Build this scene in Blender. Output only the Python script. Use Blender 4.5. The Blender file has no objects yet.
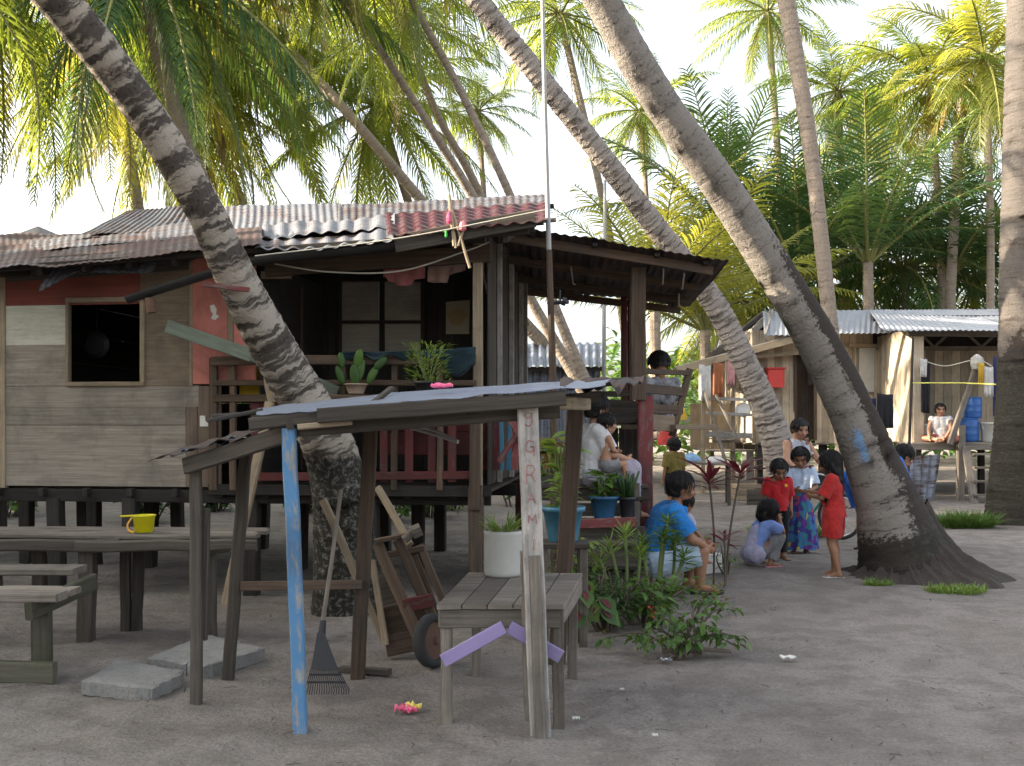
import bpy, bmesh, math, random
from mathutils import Vector, Matrix, noise
R = random.Random(11)
V = Vector
sc = bpy.context.scene
COL = sc.collection
F, YH, CZ = 1000.0, 425.0, 1.55
def W(px, py, y): return V(((px-512)*y/F, y, CZ+(YH-py)*y/F))
def G(px, py, z=0.0):
    y = (CZ-z)*F/(py-YH); return V(((px-512)*y/F, y, z))
def nz(p, s=1.0): return noise.noise(V(p)*s)
# ---- house frame (front wall turned a few degrees)
HA = 0.115
HO = V((-0.297, 9.0, 0)); HU = V((math.cos(HA), -math.sin(HA), 0)); HV = V((math.sin(HA), math.cos(HA), 0))
def HL(u, v, z): return HO + HU*u + HV*v + V((0, 0, z))
def HP(px, py, v):
    dx, dz = (px-512)/F, (YH-py)/F
    y = (v + HO.x*HV.x + HO.y*HV.y)/(dx*HV.x + HV.y)
    return V((dx*y, y, CZ+dz*y))
def HUV(px, py, v):
    p = HP(px, py, v); return ((p-HO).dot(HU), p.z)
# ---- objects
ORG = {}
def setp(o, label=None, cat=None, group=None, kind=None):
    if label: o['label'] = label
    if cat: o['category'] = cat
    if group: o['group'] = group
    if kind: o['kind'] = kind
    return o
def thing(name, label, cat, loc=(0, 0, 0), group=None):
    o = bpy.data.objects.new(name, None); COL.objects.link(o)
    o.empty_display_size = .1
    o.location = loc; ORG[o.name] = V(loc)
    return setp(o, label, cat, group)
def link_mesh(name, me, mats, parent=None, smooth=False):
    o = bpy.data.objects.new(name, me); COL.objects.link(o)
    for m in (mats if isinstance(mats, (list, tuple)) else [mats]): me.materials.append(m)
    if smooth: me.polygons.foreach_set('use_smooth', [True]*len(me.polygons))
    if parent is not None:
        o.parent = parent
        ORG[o.name] = ORG.get(parent.name, V((0, 0, 0)))
        org = ORG[parent.name]
        if org.length: me.transform(Matrix.Translation(-org))
    return o
def kids(o): return list(o.children)
def copy_tree(o, parent=None):
    c = o.copy(); COL.objects.link(c)
    if parent is not None: c.parent = parent
    for ch in kids(o): copy_tree(ch, c)
    return c
class MB:
    def __init__(s): s.v = []; s.f = []; s.uv = []; s.mi = []; s.tint = []; s.m = 0; s.t = None
    def add(s, vs, fs, uvs=None, tint=None):
        b = len(s.v); s.v += [tuple(p) for p in vs]
        t = tint if tint is not None else (s.t if s.t is not None else R.random())
        for k, f in enumerate(fs):
            s.f.append([b+i for i in f]); s.mi.append(s.m); s.tint.append(t)
            s.uv += (uvs[k] if uvs else [(vs[i][0]+vs[i][1]*.3, vs[i][2]+vs[i][1]*.7) for i in f])
    def loft(s, rings, us, vs_, cap=True, tint=None):
        n = len(rings[0]); vs = [p for r in rings for p in r]; fs = []; uvs = []
        uo, vo = R.uniform(0, 50), R.uniform(0, 50)
        for i in range(len(rings)-1):
            for j in range(n):
                k = (j+1) % n
                fs.append((i*n+j, i*n+k, (i+1)*n+k, (i+1)*n+j))
                uvs.append([(us[i]+uo, vs_[j]+vo), (us[i]+uo, vs_[j+1]+vo), (us[i+1]+uo, vs_[j+1]+vo), (us[i+1]+uo, vs_[j]+vo)])
        if cap:
            fs.append(tuple(reversed(range(n)))); uvs.append([(uo+.01*j, vo+vs_[n-1-j]*.3) for j in range(n)])
            o = (len(rings)-1)*n
            fs.append(tuple(range(o, o+n))); uvs.append([(uo+.01*j, vo+vs_[j]*.3) for j in range(n)])
        s.add(vs, fs, uvs, tint)
    def beam(s, A, B, w, t, up=None, ch=.005, jit=.0, seg=1, tint=None, taper=1.0):
        A, B = V(A), V(B); d = (B-A); L = d.length; d.normalize()
        up = V(up) if up is not None else (V((0, 0, 1)) if abs(d.z) < .8 else V((0, 1, 0)))
        r = d.cross(up).normalized(); up = r.cross(d).normalized()
        a, b = w/2, t/2; c = min(ch, a*.6, b*.6)
        prof = [(a-c, -b), (a, -b+c), (a, b-c), (a-c, b), (-a+c, b), (-a, b-c), (-a, -b+c), (-a+c, -b)]
        vv = [0]
        for j in range(8):
            p, q = prof[j], prof[(j+1) % 8]; vv.append(vv[-1]+math.hypot(p[0]-q[0], p[1]-q[1]))
        rings = []; us = []
        for i in range(seg+1):
            k = i/seg; c0 = A.lerp(B, k); sx = 1+(taper-1)*k
            off = r*R.uniform(-jit, jit)+up*R.uniform(-jit, jit)
            rings.append([c0+off+r*(x*sx)+up*(y*sx) for x, y in prof]); us.append(k*L)
        s.loft(rings, us, vv, True, tint)
    def tube(s, path, rad, n=10, cap=True, tint=None):
        path = [V(p) for p in path]
        if not isinstance(rad, (list, tuple)): rad = [rad]*len(path)
        d0 = (path[1]-path[0]).normalized()
        x = d0.orthogonal().normalized(); rings = []; us = []; u = 0
        for i, p in enumerate(path):
            d = (path[min(i+1, len(path)-1)]-path[max(i-1, 0)]).normalized()
            x = (x-d*x.dot(d)).normalized(); y = d.cross(x)
            rings.append([p+(x*math.cos(6.2832*j/n)+y*math.sin(6.2832*j/n))*rad[i] for j in range(n)])
            if i: u += (p-path[i-1]).length
            us.append(u)
        rm = max(rad); s.loft(rings, us, [6.2832*rm*j/n for j in range(n+1)], cap, tint)
    def lathe(s, prof, c, n=20, tilt=None, tint=None):
        c = V(c); M = tilt or Matrix.Identity(3); rings = []; us = []; u = 0
        for i, (r, z) in enumerate(prof):
            rings.append([c+M@V((r*math.cos(6.2832*j/n), r*math.sin(6.2832*j/n), z)) for j in range(n)])
            if i: u += math.hypot(r-prof[i-1][0], z-prof[i-1][1])
            us.append(u)
        rm = max(p[0] for p in prof)
        s.loft(rings, us, [6.2832*rm*j/n for j in range(n+1)], True, tint)
    def slab(s, pts, th, tint=None, dirn=None):
        pts = [V(p) for p in pts]
        nrm = V(dirn) if dirn is not None else (pts[1]-pts[0]).cross(pts[-1]-pts[0]).normalized()
        n = len(pts); vs = pts+[p-nrm*th for p in pts]
        e = (pts[1]-pts[0]).normalized(); g = nrm.cross(e)
        uo = R.uniform(0, 40)
        U = lambda p: ((p-pts[0]).dot(e)+uo, (p-pts[0]).dot(g)+uo)
        fs = [tuple(range(n)), tuple(reversed(range(n, 2*n)))]+[(j, j+n, (j+1) % n+n, (j+1) % n) for j in range(n)]
        s.add(vs, fs, [[U(vs[i]) for i in f] for f in fs], tint)
    def grid(s, fn, nu, nv, th=None, uvs=(1, 1), tint=None):
        P = [[V(fn(i/nu, j/nv)) for j in range(nv+1)] for i in range(nu+1)]
        vs = [p for r in P for p in r]; n = nv+1; fs = []; uv = []
        uo, vo = R.uniform(0, 30), R.uniform(0, 30)
        for i in range(nu):
            for j in range(nv):
                f = (i*n+j, (i+1)*n+j, (i+1)*n+j+1, i*n+j+1); fs.append(f)
                uv.append([(uvs[0]*a/nu+uo, uvs[1]*b/nv+vo) for a, b in ((i, j), (i+1, j), (i+1, j+1), (i, j+1))])
        if th:
            o = len(vs); D = V(th); vs += [p+D for p in vs]; m = len(fs)
            for k in range(m):
                fs.append(tuple(reversed([i+o for i in fs[k]]))); uv.append(list(reversed(uv[k])))
            def side(idx):
                for a, b in zip(idx[:-1], idx[1:]):
                    fs.append((a, b, b+o, a+o)); uv.append([(uo, vo)]*4)
            side([i*n for i in range(nu+1)][::-1]); side([i*n+nv for i in range(nu+1)])
            side([j for j in range(n)]); side([nu*n+j for j in range(n)][::-1])
        s.add(vs, fs, uv, tint)
    def leaf(s, p, d, L, w, nrm=None, curl=.3, fold=.25, tint=None):
        p = V(p); d = V(d).normalized()
        nrm = V(nrm) if nrm is not None else V((R.uniform(-.5, .5), R.uniform(-.5, .5), 1))
        r = d.cross(nrm)
        if r.length < 1e-4: r = d.orthogonal()
        r.normalize(); up = r.cross(d).normalized()
        vs = []
        for k, ww in ((0, .12), (.3, .85), (.62, .9), (1, .03)):
            c = p+d*(L*k)-up*(curl*L*k*k)
            vs += [c-r*(w*ww/2)+up*(fold*w*ww/2), c, c+r*(w*ww/2)+up*(fold*w*ww/2)]
        fs = []; uv = []
        for i in range(3):
            for j in range(2):
                a = i*3+j; fs.append((a, a+1, a+4, a+3)); uv.append([(i/3, j/2), (i/3, j/2+.5), (i/3+.33, j/2+.5), (i/3+.33, j/2)])
        s.add(vs, fs, uv, tint)
    def mesh(s, name):
        me = bpy.data.meshes.new(name); me.from_pydata(s.v, [], s.f)
        ul = me.uv_layers.new(name='UVMap')
        ul.data.foreach_set('uv', [c for p in s.uv for c in p])
        me.polygons.foreach_set('material_index', s.mi)
        a = me.attributes.new('tint', 'FLOAT', 'FACE'); a.data.foreach_set('value', s.tint)
        me.update(); return me
    def build(s, name, mats, parent=None, smooth=False):
        return link_mesh(name, s.mesh(name), mats, parent, smooth)
# ---------------- materials
def newmat(name):
    m = bpy.data.materials.new(name); m.use_nodes = True
    nt = m.node_tree; b = nt.nodes['Principled BSDF']
    return m, nt, b
def nd(nt, typ, ins=None, **kw):
    n = nt.nodes.new(typ)
    for k, v in kw.items(): setattr(n, k, v)
    for k, v in (ins or {}).items():
        s = n.inputs[k]
        if isinstance(v, bpy.types.NodeSocket): nt.links.new(v, s)
        else: s.default_value = v
    return n
def ramp(nt, fac, stops, interp='LINEAR'):
    n = nt.nodes.new('ShaderNodeValToRGB'); cr = n.color_ramp; cr.interpolation = interp
    while len(cr.elements) > 1: cr.elements.remove(cr.elements[-1])
    for i, (p, c) in enumerate(stops):
        e = cr.elements[0] if i == 0 else cr.elements.new(p)
        e.position = p; e.color = (c, c, c, 1) if isinstance(c, (int, float)) else (*c, 1)
    nt.links.new(fac, n.inputs[0]); return n.outputs[0]
def mixc(nt, fac, a, b, mode='MIX'):
    n = nt.nodes.new('ShaderNodeMix'); n.data_type = 'RGBA'; n.blend_type = mode
    for s, v in ((n.inputs[0], fac), (n.inputs[6], a), (n.inputs[7], b)):
        if isinstance(v, bpy.types.NodeSocket): nt.links.new(v, s)
        elif isinstance(v, (int, float)): s.default_value = v
        else: s.default_value = (*v, 1)
    return n.outputs[2]
def uvmap(nt, sx, sy): 
    t = nd(nt, 'ShaderNodeTexCoord')
    return nd(nt, 'ShaderNodeMapping', {'Vector': t.outputs['UV'], 'Scale': (sx, sy, 1)}).outputs[0]
def objco(nt, s=1.0):
    t = nd(nt, 'ShaderNodeTexCoord')
    return nd(nt, 'ShaderNodeMapping', {'Vector': t.outputs['Object'], 'Scale': (s, s, s)}).outputs[0]
def noi(nt, vec, scale, detail=5, rough=.6, dist=0.0):
    return nd(nt, 'ShaderNodeTexNoise', {'Vector': vec, 'Scale': scale, 'Detail': detail, 'Roughness': rough, 'Distortion': dist}).outputs['Fac']
def tintv(nt): return nd(nt, 'ShaderNodeAttribute', attribute_name='tint').outputs['Fac']
def bump(nt, b, h, strength=.4, dist=.004):
    n = nd(nt, 'ShaderNodeBump', {'Height': h, 'Strength': strength, 'Distance': dist})
    nt.links.new(n.outputs[0], b.inputs['Normal'])
def wood(name, c1, c2, rough=.85, stain=(.05, .045, .04), stain_amt=.6, paint=None, wear=.5, tv=.5, moss=None):
    m, nt, b = newmat(name)
    g = noi(nt, uvmap(nt, 1.5, 38), 1.0, 6, .65, .3)
    col = ramp(nt, g, [(.28, c1), (.72, c2)])
    fine = noi(nt, uvmap(nt, 5, 160), 1.0, 3, .6)
    col = mixc(nt, ramp(nt, fine, [(.3, .35), (.5, 0)]), col, stain)
    big = noi(nt, objco(nt), 2.3, 6, .65, .5)
    if paint:
        pm = noi(nt, uvmap(nt, 4, 14), 1.3, 6, .7)
        pf = ramp(nt, pm, [(wear-.06, 0), (wear+.04, 1)])
        pc = mixc(nt, ramp(nt, big, [(.35, 0), (.75, .45)]), paint, tuple(x*.55 for x in paint))
        col = mixc(nt, pf, col, pc)
    col = mixc(nt, ramp(nt, big, [(.48, 0), (.7, stain_amt)]), col, stain)
    if moss: col = mixc(nt, ramp(nt, noi(nt, objco(nt), 5, 5, .7), [(.5, 0), (.66, .75)]), col, moss)
    t = nd(nt, 'ShaderNodeMapRange', {'Value': tintv(nt), 'To Min': 1-tv*.6, 'To Max': 1+tv*.5}).outputs[0]
    hs = nd(nt, 'ShaderNodeHueSaturation', {'Color': col, 'Value': t})
    nt.links.new(hs.outputs[0], b.inputs['Base Color']); b.inputs['Roughness'].default_value = rough
    b.inputs['Specular IOR Level'].default_value = .3
    bump(nt, b, g, .5, .006); return m
def plain(name, c, rough=.6, metal=0, var=.25, scale=8, bmp=0.0, spec=.4):
    m, nt, b = newmat(name)
    n = noi(nt, objco(nt), scale, 5, .65)
    t = nd(nt, 'ShaderNodeMapRange', {'Value': tintv(nt), 'To Min': .85, 'To Max': 1.1}).outputs[0]
    col = mixc(nt, n, tuple(x*(1-var) for x in c), tuple(min(1, x*(1+var)) for x in c))
    hs = nd(nt, 'ShaderNodeHueSaturation', {'Color': col, 'Value': t})
    nt.links.new(hs.outputs[0], b.inputs['Base Color'])
    b.inputs['Roughness'].default_value = rough; b.inputs['Metallic'].default_value = metal
    b.inputs['Specular IOR Level'].default_value = spec
    if bmp: bump(nt, b, n, bmp, .01)
    return m
def cloth(name, c, c2=None, rough=.9, scale=9):
    m, nt, b = newmat(name)
    n = noi(nt, objco(nt), scale, 4, .6)
    col = mixc(nt, ramp(nt, n, [(.35, 0), (.65, 1)]), c, c2 or tuple(x*.75 for x in c))
    nt.links.new(col, b.inputs['Base Color']); b.inputs['Roughness'].default_value = rough
    b.inputs['Specular IOR Level'].default_value = .15
    try: b.inputs['Sheen Weight'].default_value = .15
    except Exception: pass
    w = noi(nt, objco(nt), 22, 4, .6, 1.0)
    bump(nt, b, w, .5, .012); return m
def metal_sheet(name, base, rust, amt, rough=.4, metal=.5, light=None):
    m, nt, b = newmat(name)
    n1 = noi(nt, uvmap(nt, 1.1, .55), 2.0, 8, .7, .6)
    n2 = noi(nt, uvmap(nt, .8, 6), 2.5, 6, .7)
    f = nd(nt, 'ShaderNodeMath', {0: n1, 1: n2}, operation='ADD').outputs[0]
    f = nd(nt, 'ShaderNodeMath', {0: f, 1: .5}, operation='MULTIPLY').outputs[0]
    mask = ramp(nt, f, [(.56-amt*.3, 0), (.66-amt*.3, 1)])
    bc = mixc(nt, n2, tuple(x*.8 for x in base), light or base)
    rc = mixc(nt, ramp(nt, n2, [(.3, 0), (.7, 1)]), tuple(x*.45 for x in rust), rust)
    col = mixc(nt, mask, bc, rc)
    t = nd(nt, 'ShaderNodeMapRange', {'Value': tintv(nt), 'To Min': .75, 'To Max': 1.1}).outputs[0]
    nt.links.new(nd(nt, 'ShaderNodeHueSaturation', {'Color': col, 'Value': t}).outputs[0], b.inputs['Base Color'])
    mt = nd(nt, 'ShaderNodeMapRange', {'Value': mask, 'To Min': metal, 'To Max': 0.0}).outputs[0]
    nt.links.new(mt, b.inputs['Metallic'])
    rg = nd(nt, 'ShaderNodeMapRange', {'Value': mask, 'To Min': rough, 'To Max': .85}).outputs[0]
    nt.links.new(rg, b.inputs['Roughness'])
    bump(nt, b, n2, .25, .004); return m
def leafmat(name, c1, c2, trans, tamt=.4, rough=.45, dead=None):
    m, nt, b = newmat(name)
    t = tintv(nt); n = noi(nt, objco(nt), 1.7, 3, .6)
    f = nd(nt, 'ShaderNodeMath', {0: t, 1: n}, operation='ADD').outputs[0]
    f = nd(nt, 'ShaderNodeMath', {0: f, 1: .5}, operation='MULTIPLY').outputs[0]
    stops = [(.25, c1), (.7, c2)]
    col = ramp(nt, f, stops)
    tr = mixc(nt, f, tuple(x*.6 for x in trans), trans)
    if dead:
        dm = ramp(nt, t, [(.93, 0), (.95, 1)]); col = mixc(nt, dm, col, dead); tr = mixc(nt, dm, tr, dead)
    nt.links.new(col, b.inputs['Base Color']); b.inputs['Roughness'].default_value = rough
    b.inputs['Specular IOR Level'].default_value = .35
    tb = nd(nt, 'ShaderNodeBsdfTranslucent', {'Color': tr})
    mx = nd(nt, 'ShaderNodeMixShader', {0: tamt, 1: b.outputs[0], 2: tb.outputs[0]})
    nt.links.new(mx.outputs[0], nt.nodes['Material Output'].inputs['Surface']); return m
def barkmat(name, pale, dark, blotch=.5, bl_lo=.5, lichen=.9, mossy=None, paint=None):
    m, nt, b = newmat(name)
    n1 = noi(nt, uvmap(nt, 1.2, 4), 5, 6, .7, .4)      # u along
    band = noi(nt, uvmap(nt, 16, 1.2), 1.0, 4, .6, .6)
    fine = noi(nt, uvmap(nt, 30, 30), 1.0, 4, .7)
    col = mixc(nt, n1, tuple(x*.8 for x in pale), pale)
    col = mixc(nt, ramp(nt, band, [(.34, .55), (.46, 0)]), col, dark)
    bl = noi(nt, uvmap(nt, 11, 1.9), 1.0, 6, .66, .15)
    col = mixc(nt, ramp(nt, bl, [(bl_lo, 0), (bl_lo+.07, blotch)]), col, dark)
    at = nd(nt, 'ShaderNodeAttribute', attribute_name='wear').outputs['Color']
    sp = nd(nt, 'ShaderNodeSeparateColor', {0: at})
    # red channel: dark weathered scaly bark, green: mossy foot, blue: old paint; red and green also carry painted shade
    rr = nd(nt, 'ShaderNodeMath', {0: sp.outputs[0], 1: fine}, operation='ADD').outputs[0]
    rr = nd(nt, 'ShaderNodeMath', {0: rr, 1: nd(nt, 'ShaderNodeMath', {0: bl, 1: .6}, operation='MULTIPLY').outputs[0]}, operation='ADD').outputs[0]
    col = mixc(nt, ramp(nt, rr, [(.9, 0), (1.2, .95)]), col, tuple(x*.6 for x in dark))
    gg = nd(nt, 'ShaderNodeMath', {0: sp.outputs[1], 1: n1}, operation='ADD').outputs[0]
    lich = noi(nt, objco(nt), 22, 5, .75)
    mcol = mixc(nt, ramp(nt, lich, [(.5, 0), (.64, lichen)]), mossy or (.035, .032, .025), (.22, .21, .19))
    col = mixc(nt, ramp(nt, gg, [(.85, 0), (1.05, 1)]), col, mcol)
    if paint:
        pb = nd(nt, 'ShaderNodeMath', {0: sp.outputs[2], 1: fine}, operation='ADD').outputs[0]
        col = mixc(nt, ramp(nt, pb, [(.95, 0), (1.15, .85)]), col, paint)
    nt.links.new(col, b.inputs['Base Color']); b.inputs['Roughness'].default_value = .9
    b.inputs['Specular IOR Level'].default_value = .2
    h = nd(nt, 'ShaderNodeMath', {0: band, 1: fine}, operation='ADD').outputs[0]
    bump(nt, b, h, .8, .02); return m

M = {}
M['grey'] = wood('weathered_wood', (.10, .083, .067), (.26, .225, .185))
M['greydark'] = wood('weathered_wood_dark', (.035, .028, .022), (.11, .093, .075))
M['brown'] = wood('brown_wood', (.05, .033, .023), (.155, .105, .072))
M['tan'] = wood('tan_wood', (.22, .165, .11), (.36, .285, .195), stain_amt=.45)
M['mossy'] = wood('mossy_wood', (.06, .056, .04), (.13, .118, .085), moss=(.05, .065, .02))
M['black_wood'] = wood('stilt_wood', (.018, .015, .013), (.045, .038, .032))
M['white_wood'] = wood('whitewashed_wood', (.2, .185, .17), (.34, .32, .29), paint=(.40, .37, .335), wear=.49, stain_amt=.35)
M['blue_wood'] = wood('blue_painted_wood', (.2, .2, .19), (.3, .29, .27), paint=(.085, .20, .35), wear=.455, stain_amt=.35)
M['lilac_wood'] = wood('lilac_painted_wood', (.2, .2, .19), (.3, .29, .27), paint=(.27, .22, .40), wear=.42, stain_amt=.25)
M['red_wood'] = wood('red_painted_wood', (.12, .08, .07), (.2, .14, .12), paint=(.17, .045, .045), wear=.45)
M['maroon_wood'] = wood('maroon_painted_wood', (.08, .05, .045), (.13, .08, .07), paint=(.11, .03, .028), wear=.4)
M['green_wood'] = wood('green_grey_board', (.12, .14, .11), (.19, .215, .17), stain_amt=.3)
M['p_red'] = wood('red_brown_panel', (.19, .052, .038), (.27, .08, .056), stain_amt=.4, tv=.1)
M['p_salmon'] = wood('salmon_panel', (.2, .12, .1), (.3, .2, .17), paint=(.56, .20, .155), wear=.28, stain_amt=.35, tv=.1)
M['p_cream'] = wood('cream_panel', (.5, .48, .38), (.62, .60, .49), stain_amt=.3, tv=.1)
M['p_ply'] = wood('plywood_panel', (.19, .14, .095), (.29, .225, .16), stain_amt=.5, tv=.15)
M['p_grey'] = wood('grey_wall_plank', (.17, .143, .115), (.32, .278, .23), stain=(.10, .085, .07), stain_amt=.7, tv=.35)
M['p_brown'] = wood('brown_plywood', (.16, .115, .085), (.23, .17, .13), stain_amt=.5)
M['plank_wall'] = wood('bounce_lit_planks', (.36, .295, .21), (.56, .47, .35), stain_amt=.35, tv=.6)  # plank colour raised to stand in for bounced light on the far house
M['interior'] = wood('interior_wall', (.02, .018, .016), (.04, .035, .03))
M['rust'] = metal_sheet('rusty_sheet', (.085, .086, .097), (.07, .029, .019), .5)
M['zinc'] = metal_sheet('zinc_sheet', (.19, .205, .24), (.09, .055, .045), .25, light=(.36, .37, .42))
M['zincrust'] = metal_sheet('zinc_rust_sheet', (.13, .14, .165), (.06, .036, .03), .4, light=(.23, .245, .28))
M['zincpale'] = metal_sheet('pale_tin_sheet', (.40, .42, .47), (.25, .2, .18), .05, light=(.60, .62, .68), metal=.2)
M['p_grey_pale'] = wood('pale_porch_panel', (.33, .30, .25), (.45, .41, .35), stain_amt=.3, tv=.2)
M['zincblue'] = metal_sheet('zinc_blue_sheet', (.16, .19, .26), (.12, .085, .07), .1, light=(.33, .37, .46), metal=.3)
M['maroon_sheet'] = metal_sheet('maroon_sheet', (.045, .008, .011), (.04, .014, .014), .15, rough=.3, metal=.0, light=(.085, .012, .016))
M['dark_sheet'] = metal_sheet('dark_sheet', (.045, .04, .04), (.10, .05, .035), .4, rough=.7, metal=.1)
M['leaf_palm'] = leafmat('palm_leaf', (.028, .068, .017), (.07, .125, .028), (.50, .57, .06), .46, dead=(.33, .22, .08))
M['leaf_palm_b'] = leafmat('palm_leaf_blue', (.018, .058, .026), (.048, .11, .042), (.20, .31, .05), .34, dead=(.25, .2, .07))
M['leaf_palm_y'] = leafmat('palm_leaf_yellow', (.07, .10, .02), (.16, .17, .035), (.62, .60, .07), .48, dead=(.4, .25, .08))
M['rachis'] = plain('frond_stalk', (.20, .20, .06), .6)
M['deadfrond'] = plain('dry_frond', (.20, .13, .06), .9)
M['coconut'] = plain('coconut', (.22, .20, .05), .5, var=.5, scale=3)
M['leaf'] = leafmat('bush_leaf', (.035, .085, .018), (.095, .18, .035), (.2, .3, .04), .3)
M['leaf_light'] = leafmat('light_leaf', (.09, .17, .03), (.2, .30, .06), (.35, .45, .06), .35)
M['leaf_dark'] = leafmat('dark_leaf', (.02, .05, .015), (.045, .095, .025), (.1, .18, .03), .25)
M['leaf_red'] = leafmat('red_leaf', (.07, .012, .018), (.16, .025, .03), (.3, .03, .05), .25)
M['leaf_croton'] = leafmat('croton_leaf', (.18, .05, .03), (.10, .17, .03), (.35, .2, .05), .3)
M['flower'] = plain('orange_flower', (.75, .16, .07), .6)
M['flower_pink'] = plain('pink_flower', (.7, .25, .3), .6)
M['stem'] = plain('plant_stem', (.12, .16, .05), .7)
M['twig'] = plain('woody_twig', (.10, .08, .06), .9)
M['soil'] = plain('pot_soil', (.06, .045, .035), .95, bmp=.6)
M['pot_blue'] = plain('blue_plastic', (.03, .11, .22), .45, var=.15)
M['pot_teal'] = plain('teal_plastic', (.05, .17, .26), .45, var=.2)
M['pot_clay'] = plain('cream_pot', (.36, .27, .2), .7)
M['white_plastic'] = plain('white_plastic', (.66, .65, .6), .45, var=.1, scale=5)
M['dirty_plastic'] = plain('dirty_white_plastic', (.48, .47, .43), .5, var=.25, scale=4)
M['yellow'] = plain('yellow_plastic', (.62, .54, .01), .4, var=.15, scale=20)
M['orange'] = plain('orange_plastic', (.7, .35, .03), .5)
M['red_plastic'] = plain('red_plastic', (.55, .05, .04), .45)
M['blue_drum'] = plain('blue_drum_plastic', (.035, .12, .36), .4, var=.15)
M['black'] = plain('black_plastic', (.02, .02, .024), .5)
M['rubber'] = plain('rubber', (.03, .03, .03), .85)
M['steel'] = plain('steel', (.5, .5, .52), .35, metal=.9, var=.1)
M['rusty_metal'] = plain('rusty_metal', (.14, .075, .05), .8, var=.4)
M['gutter'] = plain('black_gutter', (.022, .022, .022), .5, var=.3, scale=3)
M['rope'] = plain('cord', (.45, .43, .36), .8)
M['yellow_cord'] = plain('yellow_cord', (.6, .58, .12), .7)
M['pvc'] = plain('grey_pipe', (.32, .31, .30), .6)
M['paint_red'] = plain('red_paint', (.33, .13, .125), .7, var=.35, scale=60)
M['paper'] = plain('old_poster_paper', (.48, .42, .31), .8)
M['poster_ink'] = plain('poster_ink', (.40, .30, .15), .8)
M['foil_pink'] = plain('pink_foil', (.75, .10, .22), .3, spec=.6)
M['foil_yellow'] = plain('yellow_foil', (.75, .62, .12), .3)
M['foil_silver'] = plain('silver_foil', (.6, .62, .66), .25, metal=.7)
def concrete(name, c):
    m, nt, b = newmat(name)
    n = noi(nt, objco(nt), 6, 8, .7); f = noi(nt, objco(nt), 60, 4, .7)
    col = mixc(nt, ramp(nt, n, [(.35, 0), (.7, 1)]), tuple(x*.7 for x in c), c)
    col = mixc(nt, ramp(nt, f, [(.35, .5), (.5, 0)]), col, tuple(x*.4 for x in c))
    nt.links.new(col, b.inputs['Base Color']); b.inputs['Roughness'].default_value = .95
    h = nd(nt, 'ShaderNodeMath', {0: n, 1: f}, operation='ADD').outputs[0]
    bump(nt, b, h, .8, .02); return m
M['concrete'] = concrete('concrete', (.31, .30, .28))
def sandmat():
    m, nt, b = newmat('sand')
    p = objco(nt)
    n1 = noi(nt, p, .55, 6, .6, .4); n2 = noi(nt, p, 3.2, 6, .65, .2); n3 = noi(nt, p, 22, 5, .7); n4 = noi(nt, p, 140, 3, .7)
    col = ramp(nt, n1, [(.3, (.195, .171, .15)), (.7, (.295, .262, .233))])
    col = mixc(nt, ramp(nt, n2, [(.42, .55), (.56, 0)]), col, (.155, .132, .114))
    col = mixc(nt, ramp(nt, n3, [(.6, 0), (.72, .5)]), col, (.36, .33, .305))
    col = mixc(nt, ramp(nt, n3, [(.26, .7), (.36, 0)]), col, (.12, .10, .085))
    sp = nd(nt, 'ShaderNodeTexVoronoi', {'Vector': p, 'Scale': 7.0, 'Randomness': 1.0})
    col = mixc(nt, ramp(nt, sp.outputs['Distance'], [(.05, .8), (.075, 0)]), col, (.10, .08, .06))
    nt.links.new(col, b.inputs['Base Color']); b.inputs['Roughness'].default_value = .95
    b.inputs['Specular IOR Level'].default_value = .15
    h = nd(nt, 'ShaderNodeMath', {0: n2, 1: nd(nt, 'ShaderNodeMath', {0: n3, 1: .35}, operation='MULTIPLY').outputs[0]}, operation='ADD').outputs[0]
    h = nd(nt, 'ShaderNodeMath', {0: h, 1: nd(nt, 'ShaderNodeMath', {0: n4, 1: .06}, operation='MULTIPLY').outputs[0]}, operation='ADD').outputs[0]
    n5 = noi(nt, p, 55, 4, .75)
    hsv = nd(nt, 'ShaderNodeHueSaturation', {'Color': col, 'Value': nd(nt, 'ShaderNodeMapRange', {'Value': n5, 'From Min': .3, 'From Max': .7, 'To Min': .72, 'To Max': 1.25}).outputs[0]})
    nt.links.new(hsv.outputs[0], b.inputs['Base Color'])
    v2 = nd(nt, 'ShaderNodeTexVoronoi', {'Vector': p, 'Scale': 3.6}, feature='SMOOTH_F1')
    h = nd(nt, 'ShaderNodeMath', {0: h, 1: nd(nt, 'ShaderNodeMath', {0: v2.outputs['Distance'], 1: .55}, operation='MULTIPLY').outputs[0]}, operation='ADD').outputs[0]
    bump(nt, b, h, 1.0, .075); return m
M['sand'] = sandmat()
M['dirt'] = concrete('root_soil', (.062, .048, .038))
# ---------------- camera, light, ground
cam = bpy.data.cameras.new('camera'); co = bpy.data.objects.new('camera', cam); COL.objects.link(co)
cam.sensor_width = 36; cam.lens = 36*F/1024; cam.shift_y = (YH-383)/1024; cam.clip_end = 3000
co.location = (0, 0, CZ); co.rotation_euler = (math.pi/2, 0, 0); sc.camera = co
SUN_EL, SUN_AZ = math.radians(21), math.radians(-90)   # azimuth from +Y towards +X: sun to the left, a little behind the scene
sd = V((math.sin(SUN_AZ)*math.cos(SUN_EL), math.cos(SUN_AZ)*math.cos(SUN_EL), math.sin(SUN_EL)))
sl = bpy.data.lights.new('sun', 'SUN'); sl.energy = 4.2; sl.angle = math.radians(.5); sl.color = (1, .86, .66)
so = bpy.data.objects.new('sun', sl); COL.objects.link(so); so.rotation_euler = sd.to_track_quat('Z', 'Y').to_euler()
wd = bpy.data.worlds.new('World'); sc.world = wd; wd.use_nodes = True; wn = wd.node_tree
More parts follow.
